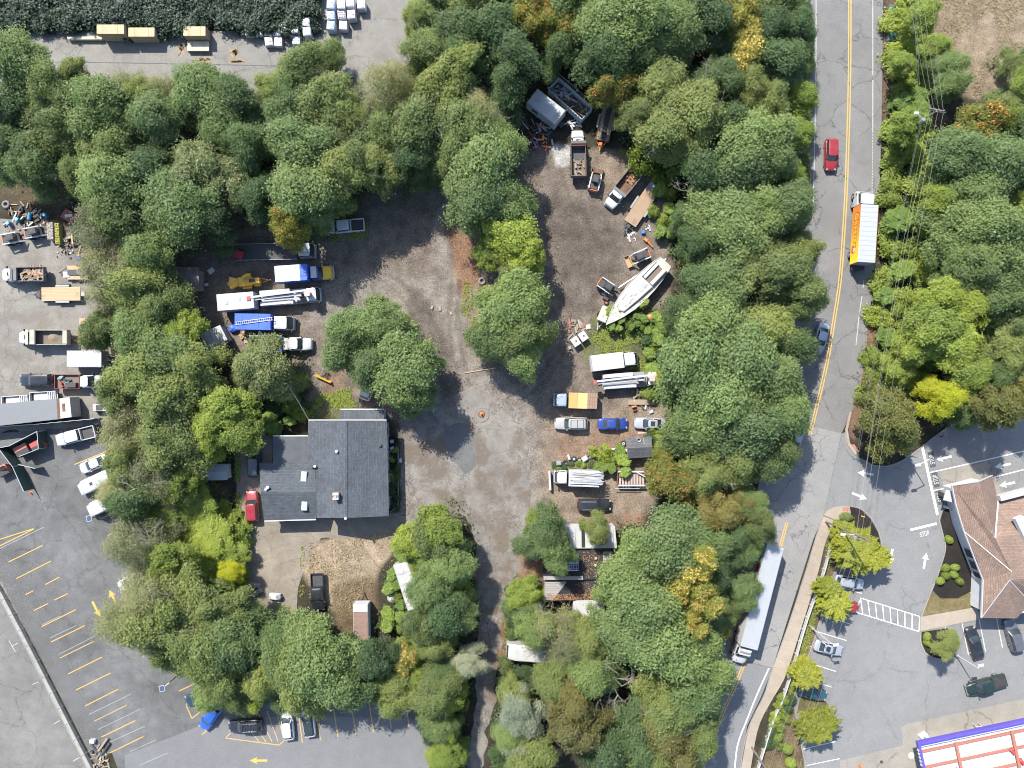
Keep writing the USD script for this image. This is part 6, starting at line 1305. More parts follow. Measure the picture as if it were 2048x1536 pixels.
for k, (x, y, lb) in enumerate(((30, 801, 'white slatted rack body lying left of its twin above the long container'), (86, 793, 'white slatted rack body lying right of its twin above the long container'))):
    t = put('rack_body', lb, 'truck body', x, y, 4, None, 1.0)
    part(t, 'floor', MB().box(-2.0, 2.0, -.72, .72, .5, .6), SLATW)
    for s in (-1, 1): part(t, 'side', MB().box(-2.0, 2.0, min(s * .74, s * .64), max(s * .74, s * .64), .6, 1.1, .01), SLATW)
    for j in range(5): part(t, 'slat', MB().box(.75 + j * .27, .87 + j * .27, -.63, .63, .98, 1.08), SLATW)
    part(t, 'panel', MB().box(-1.55, .55, -.5, .5, .61, .75, .02), SLATW); part(t, 'end_rail', MB().box(-2.05, -1.95, -.63, .63, .6, 1.1), SLATW)
    part(t, 'shadow_gap', MB().box(-1.9, -1.6, -.6, .6, .605, .62), DARK())  # dark strip laid on the floor, standing in for shade behind the end rail
    for j in (-1.6, 1.6): part(t, 'skid', MB().box(j - .1, j + .1, -.7, .7, 0, .498), DARK())
t = put('mini_machine', 'small white and orange machine at the fence end right of the long container', 'machine', 200, 815, 0, None, .9)
part(t, 'body', MB().box(-1.0, 1.0, -.55, .55, .3, 1.1, .05), WHITE()); part(t, 'seat', MB().box(-.5, .5, -.4, .4, 1.105, 1.2, .04), DARK()); part(t, 'side_panel', MB().box(-1.1, -1.005, -.6, .6, .3, .9, .02), AMBER()); wheels(t, (-.6, .6), .75, .3, .2)
skid(25, 476, 13, 'white skid steer at the left edge, tail end of the two parked in line', False); skid(70, 464, 13, 'skid steer with red-orange rear, ahead of the one at the left edge', False, body=paint('skid_grey', (.30, .31, .32), .45, wear=.2), arms=True)

# centre-left rank
t = put('flatbed_truck', 'long black flatbed truck with a white cab, in deep shade under the orange-seeded tree', 'truck', 552, 503, 1, None, 1.2)
chassis(t, -6.0, 3.5); coe_cab(t, 3.6, 5.9, 1.12, DIRTYWHITE(), 1.3, 2.35, .5); part(t, 'deck', MB().box(-6.2, 3.3, -1.2, 1.2, .9, 1.05), DARK())
for s in (-1, 1): part(t, 'side_rail', MB().bar((-6.2, s * 1.22, 1.2), (3.3, s * 1.22, 1.2), .06, .2), STEEL())
part(t, 'headboard', MB().box(3.3, 3.4, -1.2, 1.2, .9, 2.0), DARK()); part(t, 'red_winch', MB().box(-6.1, -5.0, -1.0, .2, 1.055, 1.6, .08, rz=-25), paint('winch_red', (.35, .02, .03), .5)); wheels(t, (-3.6, -2.4, 4.6), 1.15, .48, .28, (0, 1))
t = put('chip_truck', 'blue and white chip truck with a yellow bonnet, uppermost of the bright trucks', 'truck', 609, 547, 4, None, 1.8)
chassis(t, -3.9, 3.4); truck_cab(t, 1.0, 4.0, 1.05, BLUEP, 1.4, 2.35, 1.45, hoodmat=paint('bonnet_yellow', (.66, .40, .015), .35, wear=.12), wind=.45)
bx = part(t, 'chip_box', MB().box(-4.1, .78, -1.22, 1.22, .95, 3.0, .03), BLUEP); part(bx, 'roof_sheet', MB().box(-4.08, -.35, -1.2, 1.2, 3.005, 3.03), paint('roof_white', (.44, .45, .46), .4, wear=.3))
part(t, 'cab_cap', MB().box(1.06, 1.95, -.86, .86, 2.38, 2.44, .02), WHITE()); part(t, 'front_bumper', MB().tube([(3.6, -1.1, .8), (4.1, -.9, .8), (4.22, 0, .8), (4.1, .9, .8), (3.6, 1.1, .8)], .09), WHITE()); wheels(t, (-2.6, 2.7), 1.1, .46, .28, (0,))
for k in (-2.5, -1.0): part(bx, 'roof_seam', MB().box(k - .03, k + .03, -1.19, 1.19, 3.031, 3.05), STEEL())
YM = YELLOW()
t = put('wood_chipper', 'yellow wood chipper with a pointed hopper left of the chip truck', 'chipper', 497, 563, 6, None, .9)
part(t, 'hopper', MB().loft([np.array([(-2.6, -.9, .7), (-2.6, .9, .7), (-2.6, .9, 1.7), (-2.6, -.9, 1.7)]), np.array([(-1.4, -.5, .8), (-1.4, .5, .8), (-1.4, .5, 1.5), (-1.4, -.5, 1.5)])]), YM); part(t, 'feed_tray', MB().prism([(-3.4, 0), (-2.6, -.9), (-2.6, .9)], .68, .75), YM)
part(t, 'body', MB().box(-1.4, .7, -.7, .7, .6, 1.45, .06), YM); part(t, 'engine', MB().box(.1, 1.9, -.55, .35, .7, 1.55, .05), YM); part(t, 'engine_gap', MB().box(.3, 1.2, -.3, .2, 1.552, 1.6), DARK()); part(t, 'discharge_chute', MB().tube([(-.4, .3, 1.4), (-.3, .5, 2.1), (.2, .75, 2.4), (.9, .8, 2.35)], [.25, .22, .2, .18], 8), YM); part(t, 'fender', MB().box(-1.0, .4, .72, 1.05, .75, .85, .03), YM); part(t, 'fender', MB().box(-1.0, .4, -1.05, -.72, .75, .85, .03), YM)
part(t, 'tank', MB().box(.9, 1.8, -.85, -.57, .6, 1.1, .04), YM); tongue(t, 1.9, 1.2, .3, YM); wheels(t, (-.3,), 1.05, .38, .24)
def bucket_truck(px, py, deg, label, L, cab='coe', booms=True):
    t = put('bucket_truck', label, 'bucket truck', px, py, deg, None, 1.6)
    chassis(t, -L / 2 + .3, L / 2 - .4)
    coe_cab(t, L / 2 - 1.9, L / 2, 1.1, WHITE(), 1.3, 2.2, .45)
    part(t, 'deck', MB().box(-L / 2, L / 2 - 2.1, -1.15, 1.15, .95, 1.08), STEEL())
    for s, x1 in ((-1, -L / 2 + 5.0), (1, -L / 2 + 4.6)):
        bx = part(t, 'utility_box', MB().box(-L / 2 + .05, x1, min(s * .5, s * 1.15), max(s * .5, s * 1.15), 1.083, 1.95, .03), WHITE()); part(bx, 'lid', MB().box(-L / 2 + .35, x1 - .4, min(s * .55, s * 1.1), max(s * .55, s * 1.1), 1.952, 2.0, .01), WHITE())
        for k in range(8): part(bx, 'lid_rib', MB().box(-L / 2 + .6 + k * .5, -L / 2 + .64 + k * .5, min(s * .57, s * 1.08), max(s * .57, s * 1.08), 2.002, 2.015), STEEL())
    part(t, 'turret', MB().cyl(L / 2 - 2.9, .1, 1.08, 2.1, .45, 14), RUST); part(t, 'turret_head', MB().box(L / 2 - 3.3, L / 2 - 2.5, -.25, .35, 2.1, 2.7, .06), WHITE())
    part(t, 'upper_boom', MB().bar((L / 2 - 1.3, .55, 3.0), (-L / 2 - 1.2, .15, 2.75), .28, .3), WHITE()); part(t, 'lower_boom', MB().bar((L / 2 - 2.7, .05, 2.55), (-L / 2 - 1.3, -.2, 2.45), .26, .28), WHITE())
    part(t, 'boom_knuckle', MB().box(-L / 2 - 1.6, -L / 2 - 1.0, -.35, .35, 2.25, 2.95, .05), paint('knuckle_red', (.28, .06, .06), .6, wear=.4))
    part(t, 'bucket', MB().loft([house_ring(L / 2 - 1.75, L / 2 - 1.1, .33, .33, 2.35, .12), house_ring(L / 2 - 1.85, L / 2 - 1.0, .4, .4, 3.35, .12)]), paint('bucket_pink', (.45, .28, .25), .5, wear=.2)); part(t, 'outrigger', MB().box(L / 2 - 2.4, L / 2 - 2.15, -1.2, 1.2, .6, .9), DARK())
    part(t, 'side_step', MB().box(L / 2 - 3.6, L / 2 - 2.0, -1.15, -.55, 1.085, 1.25, .02), GREYBED)
    wheels(t, (-L / 2 + 1.8, L / 2 - 1.3), 1.1, .46, .28, (0,))
    return t
bucket_truck(580, 593, 4.5, 'white bucket truck with folded booms and a pink bucket, middle of the left rank', 9.0)
bucket_truck(1262, 760, 4, 'white bucket truck with its nose under golden-clustered trees in the right yard', 8.6)
t = put('truck_box', 'dappled white box body behind the bucket truck in the left rank', 'box body', 475, 604, 4.5, None, 1.9)
bx = part(t, 'box', MB().box(-2.75, 2.75, -1.25, 1.25, .7, 2.8, .05), paint('box_white', (.40, .41, .42), .45, wear=.3)); chassis(t, -2.6, 2.9); wheels(t, (-1.6, -.7), 1.15, .42, .26)
for q in ((-1.3, -.2), (.7, .3)): part(bx, 'roof_vent', MB().box(q[0] - .2, q[0] + .2, q[1] - .2, q[1] + .2, 2.802, 2.86, .02), STEEL())
part(bx, 'front_cap', MB().box(2.3, 2.78, -1.2, 1.2, 2.81, 2.84), STEEL())
t = put('box_truck', 'blue box truck with a white cab and a ladder across its roof', 'truck', 530, 645, -1, None, 1.9)
chassis(t, -4.0, 3.6); bx = part(t, 'box', MB().box(-4.2, 1.2, -1.22, 1.22, .95, 2.95, .04), BLUEP); coe_cab(t, 1.4, 4.1, 1.08, WHITE(), 1.35, 2.35, .75)
for q in (-3.0, -.6): part(bx, 'roof_seam', MB().box(q - .03, q + .03, -.9, .9, 2.952, 2.97), paint('seam_blue', (.012, .05, .25), .5))
part(bx, 'roof_edge', MB().box(.7, 1.18, -1.2, 1.2, 2.952, 2.99), paint('edge_blue', (.015, .06, .33), .5)); wheels(t, (-2.6, 3.0), 1.1, .46, .28, (0,))
for k in range(6): part(t, 'cab_roof_rib', MB().box(1.6, 3.1, -.8 + k * .3, -.76 + k * .3, 2.362, 2.38), STEEL())
a_, b_ = W(471, 647, 3.1), W(545, 637, 3.1); mid_ = (a_ + b_) / 2; t = thing('ladder', 'long silver ladder lying across the blue box truck roof', 'ladder', (mid_[0], mid_[1], 0))
part(t, 'ladder_frame', ladder(MB(), a_ - [mid_[0], mid_[1], .04], b_ - [mid_[0], mid_[1], .04], .4, 18), CHROME())
t = put('stake_truck', 'white-cab truck with an open blue bed half under the pale-blossomed tree', 'truck', 562, 688, 0, None, 1.3)
chassis(t, -4.4, 3.6); truck_cab(t, 1.3, 4.6, 1.0, WHITE(), 1.35, 2.15, 1.4); b = tub(t, -4.6, .3, 1.2, 1.0, 1.9, BLUEP, DIRTF, .1); part(b, 'rim', MB().bar((-4.6, 1.2, 1.93), (.3, 1.2, 1.93), .12, .06), CHROME()); part(t, 'exhaust_stack', MB().box(.5, 1.2, -.9, .9, 1.0, 1.7, .05), STEEL()); wheels(t, (-3.0, -1.9, 3.4), 1.1, .46, .28, (0, 1))
for k in range(4): part(t, 'roof_light', MB().box(1.55, 1.65, -.6 + k * .35, -.45 + k * .35, 2.18, 2.24), AMBER())

# centre-right yard
t = put('cargo_trailer', 'grey-white enclosed trailer with tree shadows on its roof at the top of the yard', 'trailer', 1092, 217, -38, None, 2.0)
bd = part(t, 'body', MB().box(-2.7, 2.7, -1.35, 1.35, .5, 2.75, .10), paint('aged_white', (.30, .32, .335), .5, .1, wear=.45, scale=.8, dirt=(.2, .21, .22))); chassis(t, -2.6, 3.4); wheels(t, (-.7, .3), 1.3, .38, .24); part(bd, 'roof_hatch', MB().box(1.9, 2.05, -.8, .8, 2.752, 2.8, .02), STEEL()); part(bd, 'vent', MB().box(-1.7, -1.3, -.2, .2, 2.752, 2.83, .02), STEEL())
part(bd, 'door', MB().box(1.2, 2.0, -1.375, -1.355, .6, 2.4), STEEL()); part(bd, 'window', MB().box(-1.6, -.5, -1.375, -1.355, 1.5, 2.2), glass_mat())
t = put('open_container', 'open-topped ribbed steel container heaped with scrap beside the grey cargo trailer', 'container', 1141, 199, -42, None, 1.6)
CT = paint('container_grey', (.36, .40, .41), .5, .2, wear=.35); b = tub(t, -3.5, 3.4, 1.2, .25, 2.0, CT, DIRTF, .07, 'container_floor')
for k in range(13): part(t, 'side_rib', MB().box(-3.3 + k * .52, -3.12 + k * .52, -1.28, -1.205, .3, 1.98), CT)
rubble(t, -3.1, 3.0, .95, .9, 34, [STEEL(), WHITE(), OLDTIMBER, RUST, DARK()], 21, (.6, 2.2), 'scrap_piece', b); part(b, 'scrap_mound', MB().box(-3.2, 3.1, -1.05, 1.05, .3, .88, .3), RUST)
a_, b_ = W(1113, 147, 2.6), W(1180, 205, 2.3); mid_ = (a_ + b_) / 2; t = thing('ladder', 'long aluminium ladder leaning across the scrap-filled open container', 'ladder', (mid_[0], mid_[1], 0)); part(t, 'ladder_frame', ladder(MB(), a_ - [mid_[0], mid_[1], 0], b_ - [mid_[0], mid_[1], 0], .45, 18), CHROME())
t = put('flatbed_trailer', 'rusty flatbed trailer carrying a black pipe coil under the orange-seeded tree', 'trailer', 1211, 250, -103, None, .9)
planks(t, -3.0, 2.4, 1.0, .72, 9, OLDPL); chassis(t, -2.9, 2.4); tongue(t, 2.4, 1.3, .7, AMBER()); wheels(t, (-.9, 0), 1.28, .36, .22); part(t, 'rim', MB().box(2.38, 2.46, -1.02, 1.02, .7, .95), RUST)
for s in (-1, 1): part(t, 'side_rail', MB().box(-3.0, 2.38, s * 1.02 - .03, s * 1.02 + .03, .65, .95), RUST); part(t, 'fender', MB().box(-1.5, .6, min(s * 1.06, s * 1.34), max(s * 1.06, s * 1.34), .74, .84, .03), STEEL())
part(t, 'fuel_can', MB().box(2.7, 3.2, -.3, .2, .55, .95, .05), AMBER())
q = W(1208, 269, 1.0); m = MB()
for k in range(4): m.torus(0, 0, .86 + k * .08, .34 + .03 * (k % 2), .055, 18, 6)
single('pipe_coil', m.torus(0, 0, .9, .2, .05, 14, 5), DARK(), 'coil of black pipe lying on the rusty flatbed trailer', 'coil', (q[0], q[1], 0), smooth=40)
REDBED = paint('dark_red_steel', (.13, .035, .03), .6, wear=.5, dirt=(.07, .05, .04))
t, b = dump('dump_truck', 1156, 307, 91, 'dump truck with a white cab and dark red bed facing the cargo trailer', 7.2, CP['white'], paint('bed_brown_steel', (.10, .075, .065), .7, wear=.5), DIRTF, 1.15, 1.15, 2.0, 1.1)
part(b, 'red_headboard', MB().box(.92, 1.28, -1.15, 1.15, 1.95, 2.16), REDBED); part(b, 'mesh_tarp', MB().box(-.9, .85, -.95, .95, 1.08, 1.12), DARK()); rubble(t, -3.2, -1.0, .8, 1.08, 12, SCRAP, 5, (.3, .9), 'debris', b)
t, b = dump('dump_truck', 1248, 374, -129, 'white dump truck with a rust-lined bed beside the plank flatbed', 7.3, CP['white'], GREYBED, RUST, 1.15, 1.15, 2.0, 1.3)
part(b, 'rust_sheet', MB().box(-3.2, -.9, -.75, .75, 1.09, 1.2, .02, rz=3), paint('rust_orange', (.22, .10, .05), .9, wear=.4)); rubble(t, -3.2, -1.0, .7, 1.2, 10, SCRAP, 6, (.15, .4), 'debris', b)
t = put('plank_trailer', 'flatbed trailer of weathered brown planks at the wood edge of the right yard', 'trailer', 1282, 414, -124, None, .9)
planks(t, -3.0, 3.0, 1.05, .78, 9, wood_mat('brown_weathered_planks', (.34, .235, .14), (.21, .15, .105), 'x')); chassis(t, -2.9, 3.0); tongue(t, 3.0, 1.6, .8); wheels(t, (-.6, .4), 1.36, .38, .22)
for s in (-1, 1): part(t, 'fender', MB().box(-1.2, 1.0, min(s * 1.08, s * 1.4), max(s * 1.08, s * 1.4), .80, .9, .03), STEEL())
part(t, 'rear_ramp', MB().box(-4.2, -3.05, -1.0, 1.0, .55, .65), paint('ramp_grey', (.22, .23, .24), .7, wear=.3)); part(t, 'winch', MB().box(3.2, 3.8, -.3, .3, .6, 1.0, .04), DARK())
skid(1191, 360, 76, 'skid steer with a rusty orange bucket beside the dark red dump truck', True, RUST); skid(1279, 513, 203, 'skid steer with a tan bucket below the plank flatbed trailer', True); skid(1216, 574, -33, 'skid steer nosed against the sailboat, forks raised', False, arms=True)
# sailboat
t = put('sailboat', 'weathered white sailboat hull lying on the ground at the wood edge', 'boat', 1273, 585, -133.5, None, 1.8)
BW = paint('boat_white', (.42, .42, .40), .45, wear=.55, scale=1.4, dirt=(.26, .23, .19)); BD = paint('boat_deck', (.36, .35, .32), .7, wear=.6, scale=2.0, dirt=(.22, .19, .15))
xs_ = np.array([-6.4, -5.6, -4, -2, 0, 2, 4, 5.4, 6.3, 6.75]); ws_ = np.array([1.05, 1.3, 1.6, 1.78, 1.8, 1.6, 1.12, .62, .22, .02]); zk = np.array([1.1, .8, .5, .35, .3, .35, .6, .95, 1.4, 1.8]); zd = np.array([1.9, 1.88, 1.86, 1.86, 1.88, 1.93, 2.02, 2.1, 2.18, 2.22])
part(t, 'hull', MB().loft([np.array([(x, -w, d), (x, -w * .96, k + (d - k) * .5), (x, -w * .55, k + (d - k) * .1), (x, 0, k), (x, w * .55, k + (d - k) * .1), (x, w * .96, k + (d - k) * .5), (x, w, d)]) for x, w, k, d in zip(xs_, ws_, zk, zd)]), BW, 40)
dk = MB(); dk.loft([np.array([(x, -w * .97, d + .005), (x, -w * .5, d + .05), (x, w * .5, d + .05), (x, w * .97, d + .005)]) for x, w, d in zip(xs_, ws_, zd)]); part(t, 'deck', dk, BD, 40)
for s in (-1, 1): part(t, 'toe_rail', MB().tube([(x, s * w * .97, d + .05) for x, w, d in zip(xs_, ws_, zd)], .045, 5), BW)
hs = lambda x0, x1, w0, w1, z: np.array([(x0, -w0, z), ((x0 + x1) / 2, -(w0 + w1) / 2 - .08, z), (x1, -w1, z), (x1 + .25, 0, z), (x1, w1, z), ((x0 + x1) / 2, (w0 + w1) / 2 + .08, z), (x0, w0, z)])
ct = part(t, 'coachroof', MB().loft([hs(-2.2, 3.6, 1.2, .62, 1.9), hs(-2.2, 3.5, 1.15, .58, 2.3), hs(-2.1, 3.3, 1.0, .46, 2.42)]), BW, 35)
for (x, y, w, l) in ((2.6, 0, .5, .5), (1.3, .1, .35, .6), (.4, -.1, .55, .55), (-.6, .15, .6, .5)): part(ct, 'hatch', MB().box(x - l / 2, x + l / 2, y - w / 2, y + w / 2, 2.425, 2.5, .03), BD)
part(ct, 'slatted_hatch', MB().box(-1.9, -1.1, -.4, .4, 2.425, 2.5), BW)
for k in range(5): part(ct, 'hatch_slat', MB().box(-1.85 + k * .15, -1.78 + k * .15, -.38, .38, 2.502, 2.52), STEEL())
for (x, y) in ((1.9, .25), (1.0, -.3)): part(ct, 'cleat', MB().box(x - .2, x + .2, y - .06, y + .06, 2.425, 2.52, .02), paint('tan_cleat', (.38, .30, .16), .7))
for s in (-1, 1): part(ct, 'side_window', MB().bar((-1.6, s * 1.13, 2.12), (2.4, s * .80, 2.12), .06, .16), glass_mat())
part(t, 'cockpit_floor', MB().box(-5.2, -2.3, -.42, .42, 1.93, 1.97), paint('cockpit_brown', (.13, .10, .08), .8, wear=.4))
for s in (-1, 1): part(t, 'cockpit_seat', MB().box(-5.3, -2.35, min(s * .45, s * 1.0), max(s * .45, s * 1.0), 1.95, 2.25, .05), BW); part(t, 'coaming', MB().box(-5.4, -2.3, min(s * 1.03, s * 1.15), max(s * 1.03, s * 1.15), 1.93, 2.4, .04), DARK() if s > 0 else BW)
for x in (-3.5, 0, 3): part(t, 'cradle', MB().box(x - .15, x + .15, -1.3, 1.3, 0, .45 + abs(x) * .05), OLDTIMBER)
q = W(1240, 566, 2.3); single('boat_mast', MB().tube([W(1238, 575, .6), W(1290, 540, 1.0), W(1332, 518, 1.3)], .09, 8), CHROME(), 'fallen silver mast lying along the sailboat rail', 'mast')
t = put('generator_trailer', 'cream box trailer with a tow bar by the bow of the sailboat', 'trailer', 1207, 631, -113, None, 1.3)
CR = paint('cream_box', (.48, .44, .31), .5, wear=.3); bx = part(t, 'box', MB().box(-1.35, .95, -.68, .68, .5, 1.6, .05), CR); part(bx, 'vent', MB().box(-1.0, -.86, -.1, .42, 1.602, 1.63), DARK()); part(bx, 'handle', MB().bar((-.2, -.2, 1.64), (.35, .1, 1.64), .05, .05), DARK()); tongue(t, .95, 1.1, .4, WHITE()); wheels(t, (-.2,), .95, .32, .2)
for k, lb in ((-1, 'white square tote with a dark cap, left one of the pair in the yard'), (1, 'white square tote with a dark cap, right one of the pair in the yard')):
    q = W(1159 + k * 7.6, 678 - k * 5.2, 1.1); t = thing('white_tote', lb, 'tote', (q[0], q[1], 0), 34); part(t, 'tank', MB().box(-.58, .58, -.7, .7, .05, 1.15, .05), WHITE()); part(t, 'cap', MB().cyl(.1, .05, 1.15, 1.22, .14, 10), RUST); part(t, 'pallet_base', MB().box(-.6, .6, -.72, .72, 0, .048), DARK())
t = put('box_truck', 'white box truck with a stained roof above the second bucket truck', 'truck', 1228, 722, 7, None, 2.0)
chassis(t, -3.4, 3.2); bx = part(t, 'box', MB().box(-3.6, 1.35, -1.2, 1.2, .9, 2.85, .05), paint('stained_white', (.42, .42, .41), .45, wear=.4, scale=2.5, dirt=(.33, .31, .30))); coe_cab(t, 1.5, 3.7, 1.02, WHITE(), 1.3, 2.2, .55); wheels(t, (-2.1, 2.6), 1.05, .43, .26, (0,))
part(bx, 'roof_edge', MB().box(-3.58, -3.4, -1.18, 1.18, 2.852, 2.88), STEEL())
t = put('plywood_bed_truck', 'small white cab-over truck with a high orange plywood bed', 'truck', 1151, 801, 178, None, 1.7)
chassis(t, -3.0, 2.6); coe_cab(t, 1.35, 3.2, 1.0, CP['paleblue'], 1.25, 2.15, .35)
PLY, PLY2 = paint('orange_plywood', (.50, .25, .075), .7, wear=.25, scale=2), paint('brown_planking', (.22, .145, .10), .8, wear=.4)
bx = part(t, 'bed', MB().box(-3.25, 1.05, -1.18, 1.18, .85, 2.15, .02), PLY2)
for x0, x1, mt in ((-.25, 1.03, PLY), (-1.75, -.29, paint('pale_plywood', (.58, .36, .14), .7, wear=.2))): part(bx, 'plywood_sheet', MB().box(x0, x1, -1.16, 1.16, 2.153, 2.2), mt)
for i in range(4):
    for j in range(4): part(bx, 'plank', MB().box(-3.22 + i * .365, -2.88 + i * .365, -1.16 + j * .58, -.61 + j * .58, 2.153, 2.185 + .01 * ((i + j) % 2)), PLY2)
wheels(t, (-1.8, 2.3), 1.0, .42, .26, (0,))
t = put('work_van', 'white cab-over van with bundles of white pipes on its roof', 'van', 1154, 956, 178, None, 2.0)
chassis(t, -3.2, 3.0); coe_cab(t, 1.5, 3.35, .98, WHITE(), 1.25, 2.2, .4); bx = part(t, 'box', MB().box(-3.3, 1.25, -1.2, 1.2, .85, 2.75, .05), WHITE()); wheels(t, (-2.0, 2.4), 1.02, .42, .26, (0,))
rg = random.Random(12)
for k in range(16):
    y = -1.0 + k * .115 + rg.uniform(-.05, .05); part(bx, 'pipe', MB().tube([(1.2 - rg.uniform(0, .5), y + rg.uniform(-.25, .25), 2.86 + rg.uniform(0, .15)), (-3.5 - rg.uniform(0, .5), y + rg.uniform(-.2, .2), 2.86 + rg.uniform(0, .15))], .055, 6), WHITE())
part(bx, 'board', MB().box(-2.4, .6, -.9, -.2, 2.78, 2.83, rz=5), OLDPL)
for k in (-2.6, -.6, 1.0): part(bx, 'rack_bar', MB().box(k - .04, k + .04, -1.2, 1.2, 2.752, 2.8), STEEL())
t = put('slatted_trailer', 'white-railed slatted trailer half under the orange-seeded tree right of the pipe-laden van', 'trailer', 1261, 957, 180, None, 1.0)
for s, w in ((-1, 1.15), (1, 1.15)): part(t, 'side_rail', MB().box(-2.2, 1.9, min(s * w, s * (w - .2)), max(s * w, s * (w - .2)), .9, 1.25, .02), WHITE())
for k in range(9): part(t, 'slat', MB().box(-2.1 + k * .44, -1.8 + k * .44, -.93, .93, .8, .86), wood_mat('pinkish_slats', (.36, .28, .24), (.28, .21, .18), 'y'))
chassis(t, -2.1, 1.9); part(t, 'front_rail', MB().box(1.9, 2.05, -1.1, 1.1, .8, 1.2, .02), REDBED); part(t, 'loose_pipe', MB().bar((-2.2, -.3, 1.3), (-.9, -1.0, 1.34), .16, .12), WHITE()); part(t, 'blue_pipe', MB().tube([(-1.4, 1.5, 1.0), (2.4, 1.5, 1.0)], .05), paint('pale_blue_pipe', (.30, .36, .5), .5)); wheels(t, (-.4,), 1.25, .36, .22)
t = put('motorhome', 'white motorhome mostly hidden under grey-green trees near the driveway', 'motorhome', 1080, 1306, 176, None, 2.0)
bd = part(t, 'body', shell([(-4.9, 1.1, .5, 2.6, .12), (-4.8, 1.22, .45, 2.75, .15), (3.6, 1.22, .45, 2.75, .2), (4.6, 1.18, .5, 2.5, .4), (5.1, 1.0, .5, 1.9, .4)]), DIRTYWHITE(), 40); part(bd, 'windscreen', MB().box(4.75, 5.05, -.85, .85, 1.9, 2.35, .1), glass_mat()); part(bd, 'roof_ac', MB().box(-2.5, -1.6, -.4, .4, 2.78, 3.0, .08), WHITE()); part(bd, 'rear_box', MB().box(-4.7, -3.9, -.6, .6, 2.78, 3.05, .05), STEEL()); wheels(t, (-2.6, 3.2), 1.2, .42, .26)
t = put('box_trailer', 'small trailer with a brown-sheeted roof and white front beside the dark pickup', 'trailer', 723, 1242, 91, None, 1.8)
bd = part(t, 'body', MB().box(-2.7, 2.7, -1.12, 1.12, .5, 2.4, .06), paint('trailer_grey', (.40, .42, .44), .5, wear=.3)); part(bd, 'roof_nose', MB().loft([np.array([(1.6, -1.13, 2.405), (2.7, -1.05, 2.405), (2.7, 1.05, 2.405), (1.6, 1.13, 2.405)]), np.array([(1.6, -1.05, 2.5), (2.5, -.9, 2.45), (2.5, .9, 2.45), (1.6, 1.05, 2.5)])]), WHITE())
for k in range(6): part(bd, 'roof_sheet', MB().box(-2.68 + k * .71, -2.0 + k * .71, -1.06, 1.06, 2.405, 2.43 + .008 * (k % 2)), paint('brown_tin', (.19, .12, .095), .7, wear=.5, scale=2.5, dirt=(.08, .07, .07)))
tongue(t, 2.7, 1.2, .6, RUST); wheels(t, (-.5, .4), 1.15, .36, .22)
t = put('camper', 'dirty white camper body with roof hatches overgrown by bushes', 'camper', 816, 1172, 108, None, 2.2)
bd = part(t, 'body', MB().box(-3.6, 3.6, -1.15, 1.15, .4, 2.5, .12), DIRTYWHITE()); part(t, 'chassis', MB().box(-3.5, 3.9, -.5, .5, .2, .398), DARK())
for x, y, s_ in ((2.4, .2, .3), (.6, -.4, .35), (-.2, .4, .25), (-1.7, .1, .3)): part(bd, 'roof_hatch', MB().box(x - s_, x + s_, y - s_, y + s_, 2.505, 2.6, .03), WHITE()); 
for k in range(4): part(bd, 'roof_seam', MB().box(-3.0 + k * 1.7, -2.95 + k * 1.7, -1.05, 1.05, 2.502, 2.52), STEEL())
q = W(783, 1196, .8); single('covered_mound', MB().loft([np.array([(r_ * math.cos(a) * .9, r_ * math.sin(a), z) for a in np.arange(9) * .698]) for r_, z in ((.9, 0), (.85, .5), (.6, .95), (.25, 1.15))]), WHITE(), 'white-sheeted mound among bushes left of the overgrown camper', 'mound', (q[0], q[1], 0), smooth=50)
# ------------------------------------------------------------------ stacked goods at the upper yard
LUM, LUMG = wood_mat('new_lumber', (.46, .345, .21), (.38, .28, .165), 'x'), paint('lumber_side', (.30, .235, .14), .8, wear=.3)
def lumber(x0, x1, y0, y1, z, label, top=None, tarp=None):
    """Corners of the top as the photo shows them; z is the height of the top."""
    a, b = W(x0, y1, z), W(x1, y0, z); o = (a + b) / 2; hx, hy = (b[0] - a[0]) / 2, (b[1] - a[1]) / 2
    t = thing('lumber_stack', label, 'lumber', (o[0], o[1], 0)); n = max(1, round(z / .62))
    for k in range(n):
        zz0, zz1 = .1 + k * (z - .1) / n, .1 + (k + 1) * (z - .1) / n - .09
        p_ = part(t, 'bundle', MB().box(-hx, hx, -hy, hy, zz0, zz1 - .04), LUMG)
        for i in range(9): part(p_, 'board', MB().box(-hx - .01 * ((i * 3) % 4), hx + .012 * ((i * 5) % 3), -hy + 2 * hy * i / 9 + .006, -hy + 2 * hy * (i + 1) / 9 - .006, zz1 - .038, zz1), tarp if (tarp and i > 2) else (top or LUM))
        for q in (-.7, 0, .7): part(t, 'bearer', MB().box(hx * q - .05, hx * q + .05, -hy, hy, zz0 - .09, zz0 - .003), OLDTIMBER)
    for q in (-.55, .55): part(t, 'strap', MB().box(hx * q - .02, hx * q + .02, -hy - .02, hy + .02, z - .088, z - .082), DARK())
GT = paint('green_grey_wrap', (.10, .125, .11), .6, wear=.3)
lumber(134, 203, 61, 78, .75, 'low lumber stack with a green-grey wrap, leftmost of the stacks', paint('pale_board', (.52, .47, .33), .8), GT)
lumber(193, 247, 48.5, 67, 2.5, 'tall lumber stack second from the left, highest of the stacks'); lumber(256, 308, 54.5, 72.5, 2.1, 'tall lumber stack third from the left beside the highest one')
lumber(366, 410, 52, 71, 2.1, 'tall square lumber stack standing alone on the right, upper of two'); lumber(374, 417, 82, 101, .75, 'low lumber stack just below the lone tall stack', paint('pale_board', (.52, .47, .33), .8))
WRAP = paint('white_wrap', (.48, .475, .50), .35, wear=.2, scale=2.5, dirt=(.42, .41, .45)); WRAPB = paint('blue_wrap', (.30, .40, .50), .35, wear=.35, scale=2.5)
